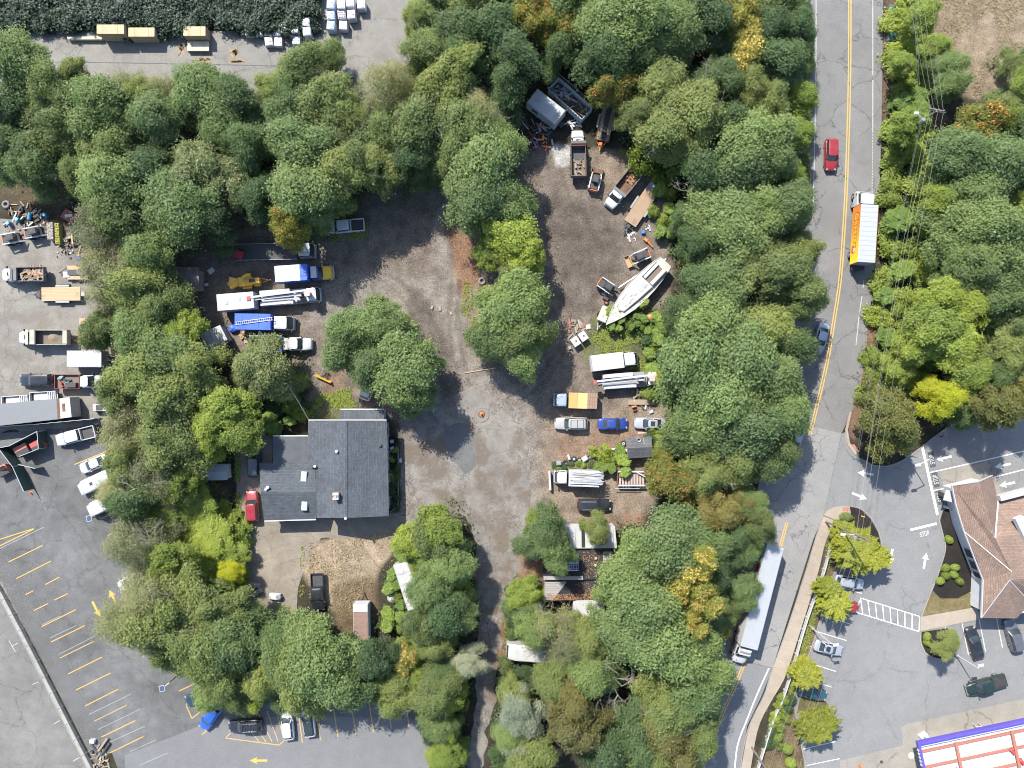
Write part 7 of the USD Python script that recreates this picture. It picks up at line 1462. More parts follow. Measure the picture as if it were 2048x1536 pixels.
PAL = [(498, 62, 0, 1), (517, 62, 1, 1), (536, 62, 1, 1), (553, 62, 1, 1), (570, 56, 1, 1.6), (590, 56, 1, 1.6), (611, 43, 1, 1.6), (613, 62, 1, 1.6), (537, 82, 1, .9), (556, 83, 1, .9), (592, 79, 1, .9),
       (661, 8, 2, 1.5), (682, 8, 1, 1.5), (700, 4, 1, 1.5), (722, 8, 1, 1.4), (661, 30, 2, 1.5), (683, 28, 3, 1), (702, 28, 1, 1.5), (661, 50, 2, 1.6), (686, 50, 1, 1.2)]
nm = {0: 'plain white wrapped', 1: 'white wrapped', 2: 'bluish wrapped', 3: 'open-topped white bagged'}
for i, (x, y, k, z) in enumerate(PAL):
    q = W(x, y, z); grp = 'lower row' if y > 40 and x < 640 else 'upper block'
    col_ = sorted([p for p in PAL if (p[0] < 640) == (x < 640)], key=lambda p: p[0]); pos = [('leftmost', 'second', 'third', 'fourth', 'fifth', 'sixth', 'seventh', 'eighth', 'ninth', 'tenth', 'eleventh')[j] for j, p in enumerate(col_) if p == (x, y, k, z)][0]
    t = thing('bagged_pallet', f'{nm[k]} pallet, {pos} from the left in the {grp} by the yard road', 'pallet', (q[0], q[1], 0), ((i * 37) % 9) - 4)
    part(t, 'pallet_base', MB().box(-.62, .62, -.68, .68, 0, .14), OLDTIMBER)
    rg = random.Random(i); top = [np.array([(-.6, -.66, zz), (.6, -.66, zz), (.6, .66, zz), (-.6, .66, zz)]) * [1 - s_, 1 - s_, 1] for zz, s_ in ((.145, 0), (z - .12, .0), (z - .03, .06), (z, .2))]
    part(t, 'wrapped_load', MB().loft(top), WRAPB if k == 2 else WRAP, smooth=30)
    for j in range(3 if k != 3 else 9): part(t, 'bag', MB().box(-.45, .45, -.5 + j * .34, -.2 + j * .34, z + .002, z + .07 + .03 * (j % 2), .03, rz=rg.uniform(-8, 8)) if k != 3 else MB().box(-.5 + (j % 3) * .34, -.2 + (j % 3) * .34, -.5 + j // 3 * .34, -.2 + j // 3 * .34, z + .002, z + .14, .06, rz=rg.uniform(-20, 20)), WRAPB if k == 2 else WRAP)
q = W(702, 147, .5); single('yard_bin', MB().box(-.35, .35, -.4, .4, 0, .9, .05), STEEL(), 'small grey box at the tree edge below the upper bagged pallets', 'box', (q[0], q[1], 0))
SAWD = paint('orange_sawdust', (.36, .24, .10), .9)
rng = np.random.default_rng(9)
for k, (x, y, w, h) in enumerate(((363, 96, 7, 14), (470, 104, 7, 9), (475, 123, 14, 3), (405, 120, 18, 4))):
    pts_ = np.array([W(rng.normal(x, w * .5), rng.normal(y, h * .45), 0) for _ in range(90)]) + [0, 0, .014]; v_, f_ = quads(pts_, np.tile([0, 0, 1.0], (90, 1)) + rng.normal(size=(90, 3)) * .03, rng.uniform(.05, .22, 90), rng); v_[:, 2] = .012
    struct('wood_shavings', (v_, f_), SAWD, kind='stuff')

# ---- screened dumpsters at the left edge
SCR = paint('green_screen', (.012, .035, .028), .8, wear=.2); RAIL = paint('galvanised_rail', (.42, .43, .44), .4, .3, wear=.2)
def screen(px, h, label, name='screen_fence', mat=None, step=2.4):
    P = [np.array(W(x, y, 0)) for x, y in px]; o = P[0]; t = thing(name, label, 'fence', (o[0], o[1], 0))
    for a, b in zip(P[:-1], P[1:]):
        L_ = np.linalg.norm(b - a); n = max(1, int(L_ / step)); d = (b - a) / n
        for k in range(n):
            p, q = a + d * k - o, a + d * (k + 1) - o
            part(t, 'panel', MB().bar(p + [0, 0, h / 2], q + [0, 0, h / 2], .04, h - .06), mat or SCR); part(t, 'top_rail', MB().bar(p + [0, 0, h], q + [0, 0, h], .07, .06), RAIL)
            part(t, 'post', MB().cyl(p[0], p[1], 0, h + .06, .045, 6), RAIL)
    return t
screen([(-60, 855), (0, 853), (88, 847), (205, 836)], 2.2, 'long dark green screened fence between the storage yard and the car park')
screen([(37, 890), (93, 861), (96, 895), (58, 910)], 2.2, 'green screened pen around the red skips, open on its lower side')
screen([(37, 890), (18, 893), (46, 930), (68, 978)], 2.3, 'diagonal green screened wall running down from the skip pen')
screen([(55, 926), (88, 934)], 2.0, 'open gate leaf of the skip pen, grey and tilted', 'gate', paint('gate_grey', (.10, .12, .12), .6)); screen([(-40, 936), (22, 930)], 2.1, 'green screened wall at the left edge below the skip pen')
SKR = paint('skip_red', (.33, .05, .035), .5, wear=.45, dirt=(.16, .08, .06)); SKR2 = paint('skip_red_faded', (.36, .12, .085), .6, wear=.4)
for k, (x, y, rz, mt, lb) in enumerate(((42, 900, 27, SKR2, 'faded red skip on the left inside the green screened pen'), (74, 891, 27, SKR, 'bright red skip on the right inside the green screened pen'), (2, 942, 27, SKR2, 'faded red skip cut off by the left edge of the photo'))):
    q = W(x, y, 1.2); t = thing('skip', lb, 'skip', (q[0], q[1], 0), rz); part(t, 'body', MB().loft([np.array([(-.85, -.6, .12), (.85, -.6, .12), (.85, .6, .12), (-.85, .6, .12)]), np.array([(-1.0, -.75, 1.15), (1.0, -.75, 1.15), (1.0, .75, 1.15), (-1.0, .75, 1.15)])]), mt)
    part(t, 'lid', MB().box(-1.02, 1.02, -.02, .78, 1.152, 1.24, .03), mt); part(t, 'lid', MB().box(-1.02, 1.02, -.78, -.04, 1.152, 1.22, .03), DARK())
    for j in range(4): part(t, 'lid_rib', MB().box(-.8 + j * .5, -.74 + j * .5, -.74, -.08, 1.222, 1.245), DARK())
q = W(60, 986, .3); t = thing('orange_cone', 'small orange cone at the end of the diagonal screened wall', 'cone', (q[0], q[1], 0)); part(t, 'base', MB().box(-.2, .2, -.2, .2, 0, .04), AMBER()); part(t, 'body', MB().cyl(0, 0, .04, .6, .15, 12, .04), AMBER())

# ---- lamps, poles, wires
LP = paint('lamp_grey', (.50, .51, .52), .4, .2, wear=.15); BLKP = paint('black_pole', (.02, .02, .022), .5)
def solar_lamp(base, panel, h, label):
    b, p = W(*base), W(*panel, h); t = thing('solar_lamp', label, 'street lamp', (b[0], b[1], 0)); d = p - b; 
    part(t, 'pole', MB().cyl(0, 0, 0, h, .08, 10, .06), BLKP); part(t, 'arm', MB().bar((0, 0, h - .15), (d[0], d[1], h - .15), .09, .08), LP)
    pn_ = part(t, 'solar_panel', MB().box(d[0] - .38, d[0] + .38, d[1] - .42, d[1] + .42, h - .02, h + .03, rz=12), LP); part(pn_, 'cells', MB().box(d[0] - .33, d[0] + .33, d[1] - .37, d[1] + .37, h + .031, h + .036, rz=12), paint('solar_cell_pale', (.055, .075, .13), .15, wear=.05)); part(t, 'footing', MB().cyl(0, 0, 0, .5, .22, 12), KERB)
solar_lamp((216, 1026), (178, 1037), 5.2, 'solar lamp post beside the white vans, its panel over the car park'); solar_lamp((378, 1331), (324, 1377), 6.2, 'solar lamp post with a long black arm near the yellow triangle bays')
def wand(base, top, h, label, armpx=None):
    b, p = W(*base), W(*top, h); t = thing('lamp_post', label, 'street lamp', (b[0], b[1], 0)); part(t, 'footing', MB().cyl(0, 0, 0, .7, .25, 12), KERB); part(t, 'pole', MB().cyl(0, 0, .7, h, .085, 8, .065), LP)
    a = (W(*armpx, h) - b) if armpx else (p - b); part(t, 'arm', MB().bar((0, 0, h - .05), (a[0], a[1], h), .09, .08), LP); part(t, 'lamp_head', MB().box(a[0] - .42, a[0] + .42, a[1] - .2, a[1] + .2, h - .06, h + .1, .05, rz=10), WHITE())
wand((1812, 911), (1838, 918), 6.0, 'white lamp post with an arm over the stop lines beside the rounded olive tree', (1836, 930)); wand((1622, 1254), (1662, 1287), 6.8, 'white lamp post leaning over the silver sedan in the parking row', (1672, 1290)); wand((1910, 1308), (1952, 1334), 5.4, 'white lamp post rising from the island tree below the brown roof', (1962, 1331))
POLEW = asphalt('pole_timber', (.17, .14, .115), .3, 0)
def upole(base, h, arms, label, lamp=None):
    b = W(*base); t = thing('utility_pole', label, 'utility pole', (b[0], b[1], 0)); part(t, 'pole', MB().cyl(0, 0, 0, h, .16, 9, .11), POLEW)
    for (p, q, z) in arms:
        A, C = W(*p, z) - b, W(*q, z) - b; part(t, 'cross_arm', MB().bar((A[0], A[1], z), (C[0], C[1], z), .13, .14), POLEW)
        for k in range(4): c = A + (C - A) * k / 3; part(t, 'insulator', MB().cyl(c[0], c[1], z + .07, z + .28, .06, 6), STEEL())
    part(t, 'transformer', MB().cyl(-.35, -.3, h - 3.4, h - 2.3, .26, 10, c=.05), STEEL())
    if lamp: c = W(*lamp, h - 3) - b; part(t, 'lamp_arm', MB().bar((0, 0, h - 3.2), (c[0], c[1], h - 2.95), .07, .07), LP); part(t, 'lamp_head', MB().box(c[0] - .35, c[0] + .35, c[1] - .17, c[1] + .17, h - 3.05, h - 2.9, .05), WHITE())
upole((1786, 278), 11.2, [((1857, 219), (1888, 226), 10.9), ((1857, 216), (1887, 222), 11.1)], 'tall wooden utility pole with crossarms and a street lamp in the thicket', (1833, 226))
upole((1651, 1043), 12.6, [((1693, 1068), (1738, 1085), 12.3), ((1700, 1064), (1736, 1079), 12.5)], 'tall leaning-looking utility pole on the entrance island by the footpath', (1686, 1069))
b = W(1503, 1494); t = thing('utility_pole', 'lower utility pole at the bottom edge beside the footpath', 'utility pole', (b[0], b[1], 0)); part(t, 'pole', MB().cyl(0, 0, 0, 11, .16, 9, .12), POLEW); part(t, 'step', MB().cyl(0, 0, 2, 2.1, .2, 6), STEEL())
WIRE, WIREG = paint('bare_wire', (.22, .22, .19), .5, .3, wear=.1), paint('green_wire', (.07, .10, .085), .7)
def wire(a, b_, sag, r, mat, label, grp):
    pts = [a + (b_ - a) * t - [0, 0, 4 * sag * t * (1 - t)] for t in np.linspace(0, 1, 13)]; single('power_line', MB().tube(pts, r, 4), mat, label, 'power line', group=grp)
span = {0: 'upper', 1: 'long middle', 2: 'lower'}
lab = lambda s_, w: f'{w} overhead power line in the {s_} span beside the road'
tops = [((1822 + 0, 0), (1861, 219)), ((1838, 0), (1868, 220)), ((1849, 0), (1878, 222)), ((1868, 0), (1887, 224))]
mids = [((1859, 219), (1712, 1073)), ((1867, 221), (1712, 1070)), ((1876, 222), (1722, 1075)), ((1887, 225), (1737, 1082))]
lows = [((1708, 1072), (1540, 1536)), ((1714, 1073), (1557, 1536)), ((1722, 1076), (1583, 1536)), ((1737, 1083), (1600, 1536))]
def ext(p, q, k): return (p[0] + (q[0] - p[0]) * k, p[1] + (q[1] - p[1]) * k)
pos_ = ['left outermost', 'second', 'third', 'right outermost']
for i in range(4):
    wire(W(*ext(tops[i][1], tops[i][0], 1.25), 11), W(*tops[i][1], 11.1), .35, .014, WIRE, lab('upper', pos_[i]), 'overhead power lines')
    wire(W(*mids[i][0], 11.1), W(*mids[i][1], 12.5), 1.0, .014, WIRE, lab('long middle', pos_[i]), 'overhead power lines')
    wire(W(*lows[i][0], 12.5), W(*ext(lows[i][0], lows[i][1], 1.12), 11), .5, .013, WIRE, lab('lower', pos_[i]), 'overhead power lines')
for i in range(2):
    wire(W(1843 - i * 3, 245 + i * 4, 8.6 - i * .3), W(1692 - i * 4, 1064, 9.6 - i * .4), .8, .02, WIREG, f'dark green telephone cable, {("first", "second", "third", "fourth")[i]} from the left, under the power lines', 'telephone cables')
    wire(W(1833 - i * 4, -60, 8.6), W(1843 - i * 3, 245 + i * 4, 8.6 - i * .3), .3, .02, WIREG, f'grey telephone cable, {("first", "second", "third", "fourth")[i]} from the right, reaching the first pole from above', 'telephone cables')

# white fence along the car wash
P = [W(x, y, 0) for x, y in smooth_line([(1658, 1088), (1640, 1152), (1610, 1235), (1580, 1338), (1561, 1395), (1541, 1440), (1509, 1545)], 6)]; L_ = LineString([p[:2] for p in P]); o = P[0]
t = thing('white_fence', 'white post and rail fence between the footpath and the car wash parking row', 'fence', (o[0], o[1], 0)); n = 19
for k in range(n):
    a, b_ = (np.array(L_.interpolate(s_ / n, normalized=True).coords[0]) - o[:2] for s_ in (k, k + .985))
    for z in (.35, .68, 1.02): part(t, 'rail', MB().bar((*a, z), (*b_, z), .13 if z > 1 else .06, .12), WHITE())
    part(t, 'post', MB().box(a[0] - .08, a[0] + .08, a[1] - .08, a[1] + .08, 0, 1.14, .03), WHITE())
# retaining wall beside the side street
P = [W(x, y, 0) for x, y in ((-70, 1085), (0, 1176), (60, 1290), (187, 1540), (215, 1600))]; o = P[0]; t = thing('retaining_wall', 'long low concrete wall between the gravel strip and the side street', 'wall', (o[0], o[1], 0))
L_ = LineString([p[:2] for p in P]); n = 34; CW = paint('stained_concrete', (.26, .245, .215), .9, wear=.6, scale=.9, dirt=(.11, .10, .085))
for k in range(n): a, b_ = (np.array(L_.interpolate(s_ / n, normalized=True).coords[0]) - o[:2] for s_ in (k, k + .99)); part(t, 'coping', MB().bar((*a, .3), (*b_, .3), .55, .6), CW)
for k in range(0, n, 2): a, b_ = (np.array(L_.interpolate(s_ / n, normalized=True).coords[0]) - o[:2] for s_ in (k, k + 2)); d = (b_ - a) / np.linalg.norm(b_ - a) @ np.array([[0, -1], [1, 0]]); part(t, 'fence_post', MB().cyl(*(a - d * .36), 0, 1.6, .04, 6), RAIL); part(t, 'fence_wire', MB().bar((*(a - d * .36), 1.55), (*(b_ - d * .36), 1.55), .025, .025), RAIL)
for (x, y, rz, w, d_, h, mt, lb, nm_) in ((183, 1484, -8, .75, .55, .6, WHITE(), 'white box on the gravel strip by the end of the long wall', 'white_box'), (205, 1490, 55, 2.4, .35, .4, OLDPL, 'weathered timber beam beside the lowest orange bay line', 'timber_beam'), (209, 1500, 55, 2.4, .3, .4, DARK(), 'dark timber beam lying against the lighter one by the lowest bay line', 'timber_beam')):
    q = W(x, y, h); single(nm_, MB().box(-w / 2, w / 2, -d_ / 2, d_ / 2, 0, h, .04), mt, lb, 'box' if 'box' in nm_ else 'beam', (q[0], q[1], 0), rz)
def heap(name, label, cat, px, py, n, R, mats, seed, size=(.3, 1.2), h=.5):
    """A heap of separate boards and pieces: one thing, its pieces parts."""
    q = W(px, py, h); t = thing(name, label, cat, (q[0], q[1], 0)); rg = random.Random(seed)
    for k in range(n):
        a, d = rg.uniform(0, 6.28), R * math.sqrt(rg.random()); x, y = d * math.cos(a), d * math.sin(a); z = h * (1 - d / R) * rg.uniform(.3, 1); l, w = rg.uniform(*size), rg.uniform(.08, .28)
        part(t, 'piece', MB().box(x - l / 2, x + l / 2, y - w / 2, y + w / 2, max(.0, z - .05), z + rg.uniform(.05, .14), 0, rz=rg.uniform(0, 180)), rg.choice(mats))
heap('broken_boards', 'heap of pale broken boards at the foot of the long wall', 'scrap', 197, 1526, 22, 1.6, [NEWWOOD, OLDPL, OLDTIMBER], 31); heap('broken_boards', 'heap of grey sticks beside the white box on the gravel strip', 'scrap', 193, 1505, 14, 1.2, [OLDTIMBER, DARK()], 32)
# ---- storage yard clutter
TEAL = paint('barrel_blue', (.02, .16, .28), .4, wear=.25)
for (x, y, k, lb) in ((54, 431, 1, 'upright-looking blue barrel lying highest among the scrap at the left edge'), (14, 446, 0, 'blue barrel with a pale lid nearest the left edge'), (32, 438, 0, 'teal barrel standing between two other blue barrels'), (87, 429, 0, 'small bright blue drum on a white base right of the barrels')):
    q = W(x, y, .9); t = thing('barrel', lb, 'barrel', (q[0], q[1], 0), 80 if k else 10)
    if k: part(t, 'drum', MB().tube([(-.55, 0, .32), (-.5, 0, .32), (.5, 0, .32), (.55, 0, .32)], [.26, .31, .31, .26], 14), TEAL)
    else: part(t, 'drum', MB().cyl(0, 0, 0, .85, .32, 16, c=.05), TEAL); part(t, 'lid', MB().cyl(0, 0, .852, .9, .24, 14), paint('lid_blue', (.12, .38, .55), .4))
def tyre(px, py, R, label, rz=0, rim=None, z0=0.0, up=False, grp=None):
    q = W(px, py, .2 + z0); t = thing('tyre', label, 'tyre', (q[0], q[1], z0), rz, grp); part(t, 'tread', MB().torus(0, 0, R * .32, R * .72, R * .30, 20, 8), RUBBER, smooth=50)
    if rim: part(t, 'rim', MB().cyl(0, 0, .05, R * .42, R * .48, 14, c=.03), rim); part(t, 'hub', MB().cyl(0, 0, R * .42, R * .5, R * .16, 10), DARK())
GT_ = paint('dusty_tyre', (.16, .155, .15), .9, wear=.3); R0 = RUBBER
RUBBER = GT_; tyre(12, 409, .62, 'large pale tyre at the left edge above the barrels'); tyre(964, 562, .6, 'lone pale tyre lying on the brown leaves right of the yard'); RUBBER = R0
tyre(40, 420, .55, 'black tyre in the scrap above the blue barrels'); 
for (x, y, R, rim, lb) in ((1148, 918, .42, WHITE(), 'tyre with a white wheel, second from the left in the row behind the van'), (1159, 920.5, .42, WHITE(), 'tyre with a white wheel, third in the row behind the van'), (1131, 926, .46, None, 'black tyre without a wheel at the left end of the row behind the van'), (1180, 915, .36, STEEL(), 'small tyre with a grey wheel at the right end of the row'), (1247, 887, .48, WHITE(), 'large white-wheeled tyre against the left wall of the shingled shed'), (1213, 605, .38, AMBER(), 'tyre with an orange wheel beside the bow of the sailboat')): tyre(x, y, R, lb, rim=rim)
for (x, y, w, d_, h, rz, mt, nm_, cat_, lb) in ((1138, 915, .35, .8, .8, 20, WHITE(), 'white_drum', 'drum', 'white upright drum between the tyres behind the van'), (1170, 918, .9, .7, .6, 35, WHITE(), 'white_crate', 'crate', 'white crate among the tyres behind the van'), (1144, 928, .4, .4, .4, 10, DIRTYWHITE(), 'white_bucket', 'bucket', 'small dirty white bucket below the row of tyres'), (1118, 927, .8, .6, .9, 5, STEEL(), 'grey_bin', 'bin', 'grey lidded bin at the left end of the tyre row'),
        (1100, 962, .3, 2.9, 1.0, 3, WHITE(), 'white_barrier', 'barrier', 'long white board standing on edge left of the pipe-laden van'), (1252, 902, .5, .5, .8, 0, WHITE(), 'white_tank', 'tank', 'white round-cornered tank at the lower left of the shingled shed'), (1251, 913, .9, .5, .3, -10, WHITE(), 'white_board', 'board', 'white board on the ground at the shed corner'), (1233, 898, 2.4, .35, .3, 8, WHITE(), 'white_ladder_board', 'board', 'long white slatted board left of the shingled shed'), (1258, 924, .4, .4, .5, 0, paint('pinkish_pot', (.45, .32, .26), .7), 'pot', 'pot', 'pinkish pot below the shingled shed'),
        (1176, 682, .1, .1, .1, 0, DARK(), 'x', 'x', ''), (1177, 654, .75, .75, .25, 8, paint('pale_frame', (.42, .40, .33), .7), 'frame', 'frame', 'small pale square frame left of the cream trailer'), (1140, 696, .55, .5, .35, 20, STEEL(), 'grey_box', 'box', 'small grey box below the twin white totes'), (421, 541, 1.0, .75, .25, 38, paint('pale_lid2', (.44, .44, .43), .7), 'square_lid', 'lid', 'square pale lid lying right of the tin-roofed shed'), (411, 569, .45, .45, .5, 0, WHITE(), 'white_bucket', 'bucket', 'white bucket at the corner of the tin-roofed shed'),
        (1185, 604, .5, .9, .5, 60, DARK(), 'x', 'x', ''), (1212, 597, .5, .9, .5, 60, DARK(), 'black_case', 'case', 'black case below the skid steer by the sailboat'), (1287, 464, .55, .5, .5, 10, paint('cooler_blue', (.04, .16, .5), .4), 'blue_box', 'box', 'small blue box among litter below the plank flatbed'), (1246, 413, .4, .2, .03, 0, WHITE(), 'white_plate', 'plate', 'small white plate on the ground beside the dump truck nose'), (938, 497, .2, .2, .2, 0, OLDTIMBER, 'x', 'x', '')):
    if not lb: continue
    q = W(x, y, h); single(nm_, MB().box(-w / 2, w / 2, -d_ / 2, d_ / 2, 0, h, min(.12, w * .2)), mt, lb, cat_, (q[0], q[1], 0), rz)
heap('scrap_heap', 'tangle of pipes, boards and bins along the top of the storage yard', 'scrap', 35, 440, 40, 2.9, [OLDTIMBER, STEEL(), RUST, DARK(), paint('pinkish_scrap', (.30, .16, .15), .7), NEWWOOD], 41, (.3, 1.5), .7); heap('scrap_heap', 'scatter of scrap between the barrels and the left skid steer', 'scrap', 62, 440, 24, 2.0, [OLDTIMBER, STEEL(), RUST, DARK()], 42, (.2, 1.0), .5)
heap('log_pile', 'untidy heap of branches and logs by the trees right of the firewood stacks', 'logs', 140, 480, 40, 2.2, [paint('bark_brown', (.17, .125, .09), .9), OLDTIMBER, NEWWOOD, DARK()], 43, (.5, 1.8), .8); heap('scrap_heap', 'bits of scrap beside the log heap above the small trailer', 'scrap', 126, 500, 16, 1.5, [STEEL(), OLDTIMBER, DARK(), WHITE()], 44, (.15, .6), .4)
heap('scrap_heap', 'small dark machine parts and cans right of the tin-roofed shed corner', 'scrap', 395, 620, 18, 1.2, [DARK(), RUST, WHITE(), paint('dull_red', (.30, .06, .04), .5)], 45, (.15, .5), .6); heap('scrap_heap', 'jumble of dark pipes and car parts left of the grey cargo trailer', 'scrap', 1062, 262, 34, 2.9, [DARK(), STEEL(), DARK(), paint('dull_red', (.30, .06, .04), .5), RUST], 46, (.5, 2.0), .6)
heap('scrap_heap', 'black and purple scrap near the chalky patch', 'scrap', 1085, 275, 22, 1.7, [DARK(), STEEL(), paint('purple_plastic', (.10, .06, .22), .5), WHITE(), AMBER()], 47, (.3, 1.3), .5); heap('white_planks', 'pile of white planks between the open container and the white-cab dump truck', 'planks', 1148, 246, 9, 1.0, [WHITE()], 48, (.9, 1.7), .4)
heap('brush_pile', 'reddish brush and twigs left of the twin white totes', 'brush', 1148, 660, 26, 1.6, [paint('reddish_twig', (.24, .11, .075), .9), OLDTIMBER], 49, (.4, 1.6), .3); heap('firewood_scatter', 'split logs scattered below the askew white container', 'logs', 490, 677, 20, 1.2, [NEWWOOD, paint('split_log', (.36, .22, .12), .9)], 50, (.3, .7), .6)
heap('litter', 'crumpled white plastic litter below the plank flatbed trailer', 'litter', 1265, 473, 14, .7, [WHITE()], 51, (.15, .5), .25); heap('litter', 'white and grey bags beside the small blue box', 'litter', 1295, 456, 8, .5, [WHITE(), STEEL()], 52, (.15, .4), .25)
heap('junk_trailer', 'utility trailer heaped with mixed tools and machines above the silver sedan', 'trailer', 1285, 797, 26, 1.9, [STEEL(), DARK(), OLDPL, WHITE(), paint('strap_red', (.42, .05, .03), .5), YELLOW()], 53, (.4, 1.5), .9)
q = W(1286, 803, .4); single('plank_deck', MB().box(-2.3, 1.9, -.5, .3, .25, .4), OLDPL, 'weathered deck board below the tool-heaped trailer', 'board', (q[0], q[1], 0))
for (x, y, z, lb) in ((1269, 818, .4, 'dark red chair standing above the silver sedan'),): q = W(x, y, z); t = thing('chair', lb, 'chair', (q[0], q[1], 0), 20); part(t, 'seat', MB().box(-.3, .3, -.3, .3, .4, .46, .02), paint('chair_red', (.20, .03, .03), .6)); part(t, 'backrest', MB().box(-.3, .3, .26, .32, .46, .95, .02), paint('chair_red', (.20, .03, .03), .6)); [part(t, 'leg', MB().bar((sx * .27, sy * .27, 0), (sx * .27, sy * .27, .4), .05, .05), DARK()) for sx in (-1, 1) for sy in (-1, 1)]
q = W(1271, 813, .6); single('orange_bucket', MB().cyl(0, 0, 0, .4, .16, 12, .2), AMBER(), 'orange bucket beside the dark red chair', 'bucket', (q[0], q[1], 0)); q = W(1303, 824, .3); single('blue_jug', MB().box(-.3, .3, -.2, .2, 0, .35, .08), WRAPB, 'pale blue container on the ground above the silver sedan', 'container', (q[0], q[1], 0), 20)
q = W(1302, 864, .1); single('pink_board', MB().bar((-2.0, -.15, .08), (2.0, .2, .1), .3, .05), paint('pinkish_board', (.42, .30, .25), .8), 'long pinkish board lying along the lower side of the silver sedan', 'board', (q[0], q[1], 0))
# firewood stacks
for (x, y, l, w, mt, lb) in ((100, 462, 2.6, .9, paint('grey_firewood', (.30, .27, .24), .9), 'grey firewood stack standing upright-length between skid steers and logs'), (114.5, 467, 3.2, .65, paint('mossy_firewood', (.30, .28, .06), .9), 'mossy yellow-green firewood stack right of the grey one')):
    q = W(x, y, 1.0); t = thing('firewood_stack', lb, 'firewood', (q[0], q[1], 0), 93); rg = random.Random(int(x)); n = 13
    part(t, 'core', MB().box(-l / 2, l / 2, -w / 2 + .05, w / 2 - .05, 0, .9), mt)
    for k in range(n):
        for j in range(3): r_ = rg.uniform(.09, .15); part(t, 'log', MB().tube([(-l / 2 + l * (k + .5) / n + rg.uniform(-.04, .04), -w / 2 + w * j / 3, .92 + rg.uniform(0, .1)), (-l / 2 + l * (k + .5) / n + rg.uniform(-.04, .04), -w / 2 + w * (j + .96) / 3, .92 + rg.uniform(0, .1))], r_, 6), mt)
for (x, y, w, d_, h, rz, mt, nm_, cat_, lb) in ((137, 432, 2.2, 1.6, .5, -32, paint('maroon_board', (.22, .03, .035), .6), 'maroon_panel', 'panel', 'dark red panel with a pale corner leaning under the trees at the yard top'), (136, 431, 1.2, .5, .62, 8, paint('mint_plastic', (.38, .50, .38), .5), 'mint_board', 'board', 'pale mint board lying on the dark red panel'), (157, 516, .8, .6, .8, 10, paint('deep_blue', (.03, .05, .20), .5), 'blue_machine', 'machine', 'dark blue small machine above the small plywood trailer'), (127, 571, 1.7, .4, .4, 2, DARK(), 'gutter_box', 'box', 'long dark grey tool box above the plank-deck trailer'), (127, 601, 1.7, .4, .4, 3, DARK(), 'gutter_box', 'box', 'long dark grey tool box below the plank-deck trailer'),
        (185, 590, .8, 1.1, .4, 8, DIRTYWHITE(), 'old_pallet', 'pallet', 'pale old pallet under the trees right of the plank-deck trailer'), (165, 644, 1.2, 1.1, .5, -6, paint('salmon_crate', (.42, .25, .16), .8), 'salmon_crate', 'crate', 'salmon-brown crate at the tree edge above the beige dump truck'), (466, 657, 1.5, 1.2, .6, 10, paint('tarp_blue', (.02, .07, .33), .5, wear=.2), 'x', 'x', ''), (372, 610, .55, 3.0, .7, 3, YELLOW(), 'yellow_beam', 'beam', 'upright-length yellow beam below the tin-roofed shed'), (388, 643, .9, 1.4, .8, 3, DARK(), 'dark_box', 'box', 'dark brown box above the askew white container'), (398, 651, 2.6, .5, .5, 6, OLDPL, 'pale_beam', 'beam', 'pale plank beam above the askew white container'),
        (507, 1171, 1.9, .7, .5, -12, CONC2, 'concrete_block', 'block', 'upper of two concrete blocks at the left of the house yard'), (512, 1187, 1.9, .75, .5, 35, CONC2, 'concrete_block', 'block', 'lower tilted concrete block at the left of the house yard'), (1310, 672, .6, 3.0, .6, 14, paint('faded_orange', (.52, .26, .05), .6, wear=.4), 'orange_beam', 'beam', 'long faded orange chute lying below the cement mixer'), (1790, 45, 1.8, 5.6, .5, -3, paint('tarp_green', (.035, .11, .105), .6, wear=.3, dirt=(.05, .08, .06)), 'green_tarp', 'tarp', 'dark green tarp among bushes at the top right of the main road'),
        (880, 617, .35, .7, .2, 10, CONC, 'pale_stone', 'stone', 'right one of two pale oblong stones in the middle of the yard track'), (864, 615, .35, .6, .2, -25, CONC, 'pale_stone', 'stone', 'left one of two pale oblong stones in the middle of the yard track'), (902, 627, .35, .5, .15, 30, CONC, 'pale_stone', 'stone', 'small pale stone below the two oblong stones in the track'), (1314, 291, .8, .6, .4, 10, KERB, 'boulder', 'boulder', 'pale boulder at the wood edge above the rust-lined dump truck'), (1327, 317, .5, .9, .3, 10, KERB, 'boulder', 'boulder', 'flat pale boulder below the first one at the wood edge')):
    if not lb: continue
    q = W(x, y, h); m = MB().box(-w / 2, w / 2, -d_ / 2, d_ / 2, 0, h, min(.15, h * .3)); single(nm_, m, mt, lb, cat_, (q[0], q[1], 0), rz)
q = W(466, 657, .5); rng = np.random.default_rng(3); m = trimesh.creation.icosphere(3, 1.0); v = m.vertices * [.75, .62, .5]; v = v * (0.8 + .5 * meshkit.fbm(v * 3, 3, 2))[:, None]; v[:, 2] = np.maximum(v[:, 2] + .35, 0); single('tarp_bundle', (v, np.array(m.faces)), paint('tarp_blue', (.02, .07, .33), .5, wear=.2), 'crumpled blue tarp bundle behind the blue box truck', 'tarp', (q[0], q[1], 0), smooth=60)
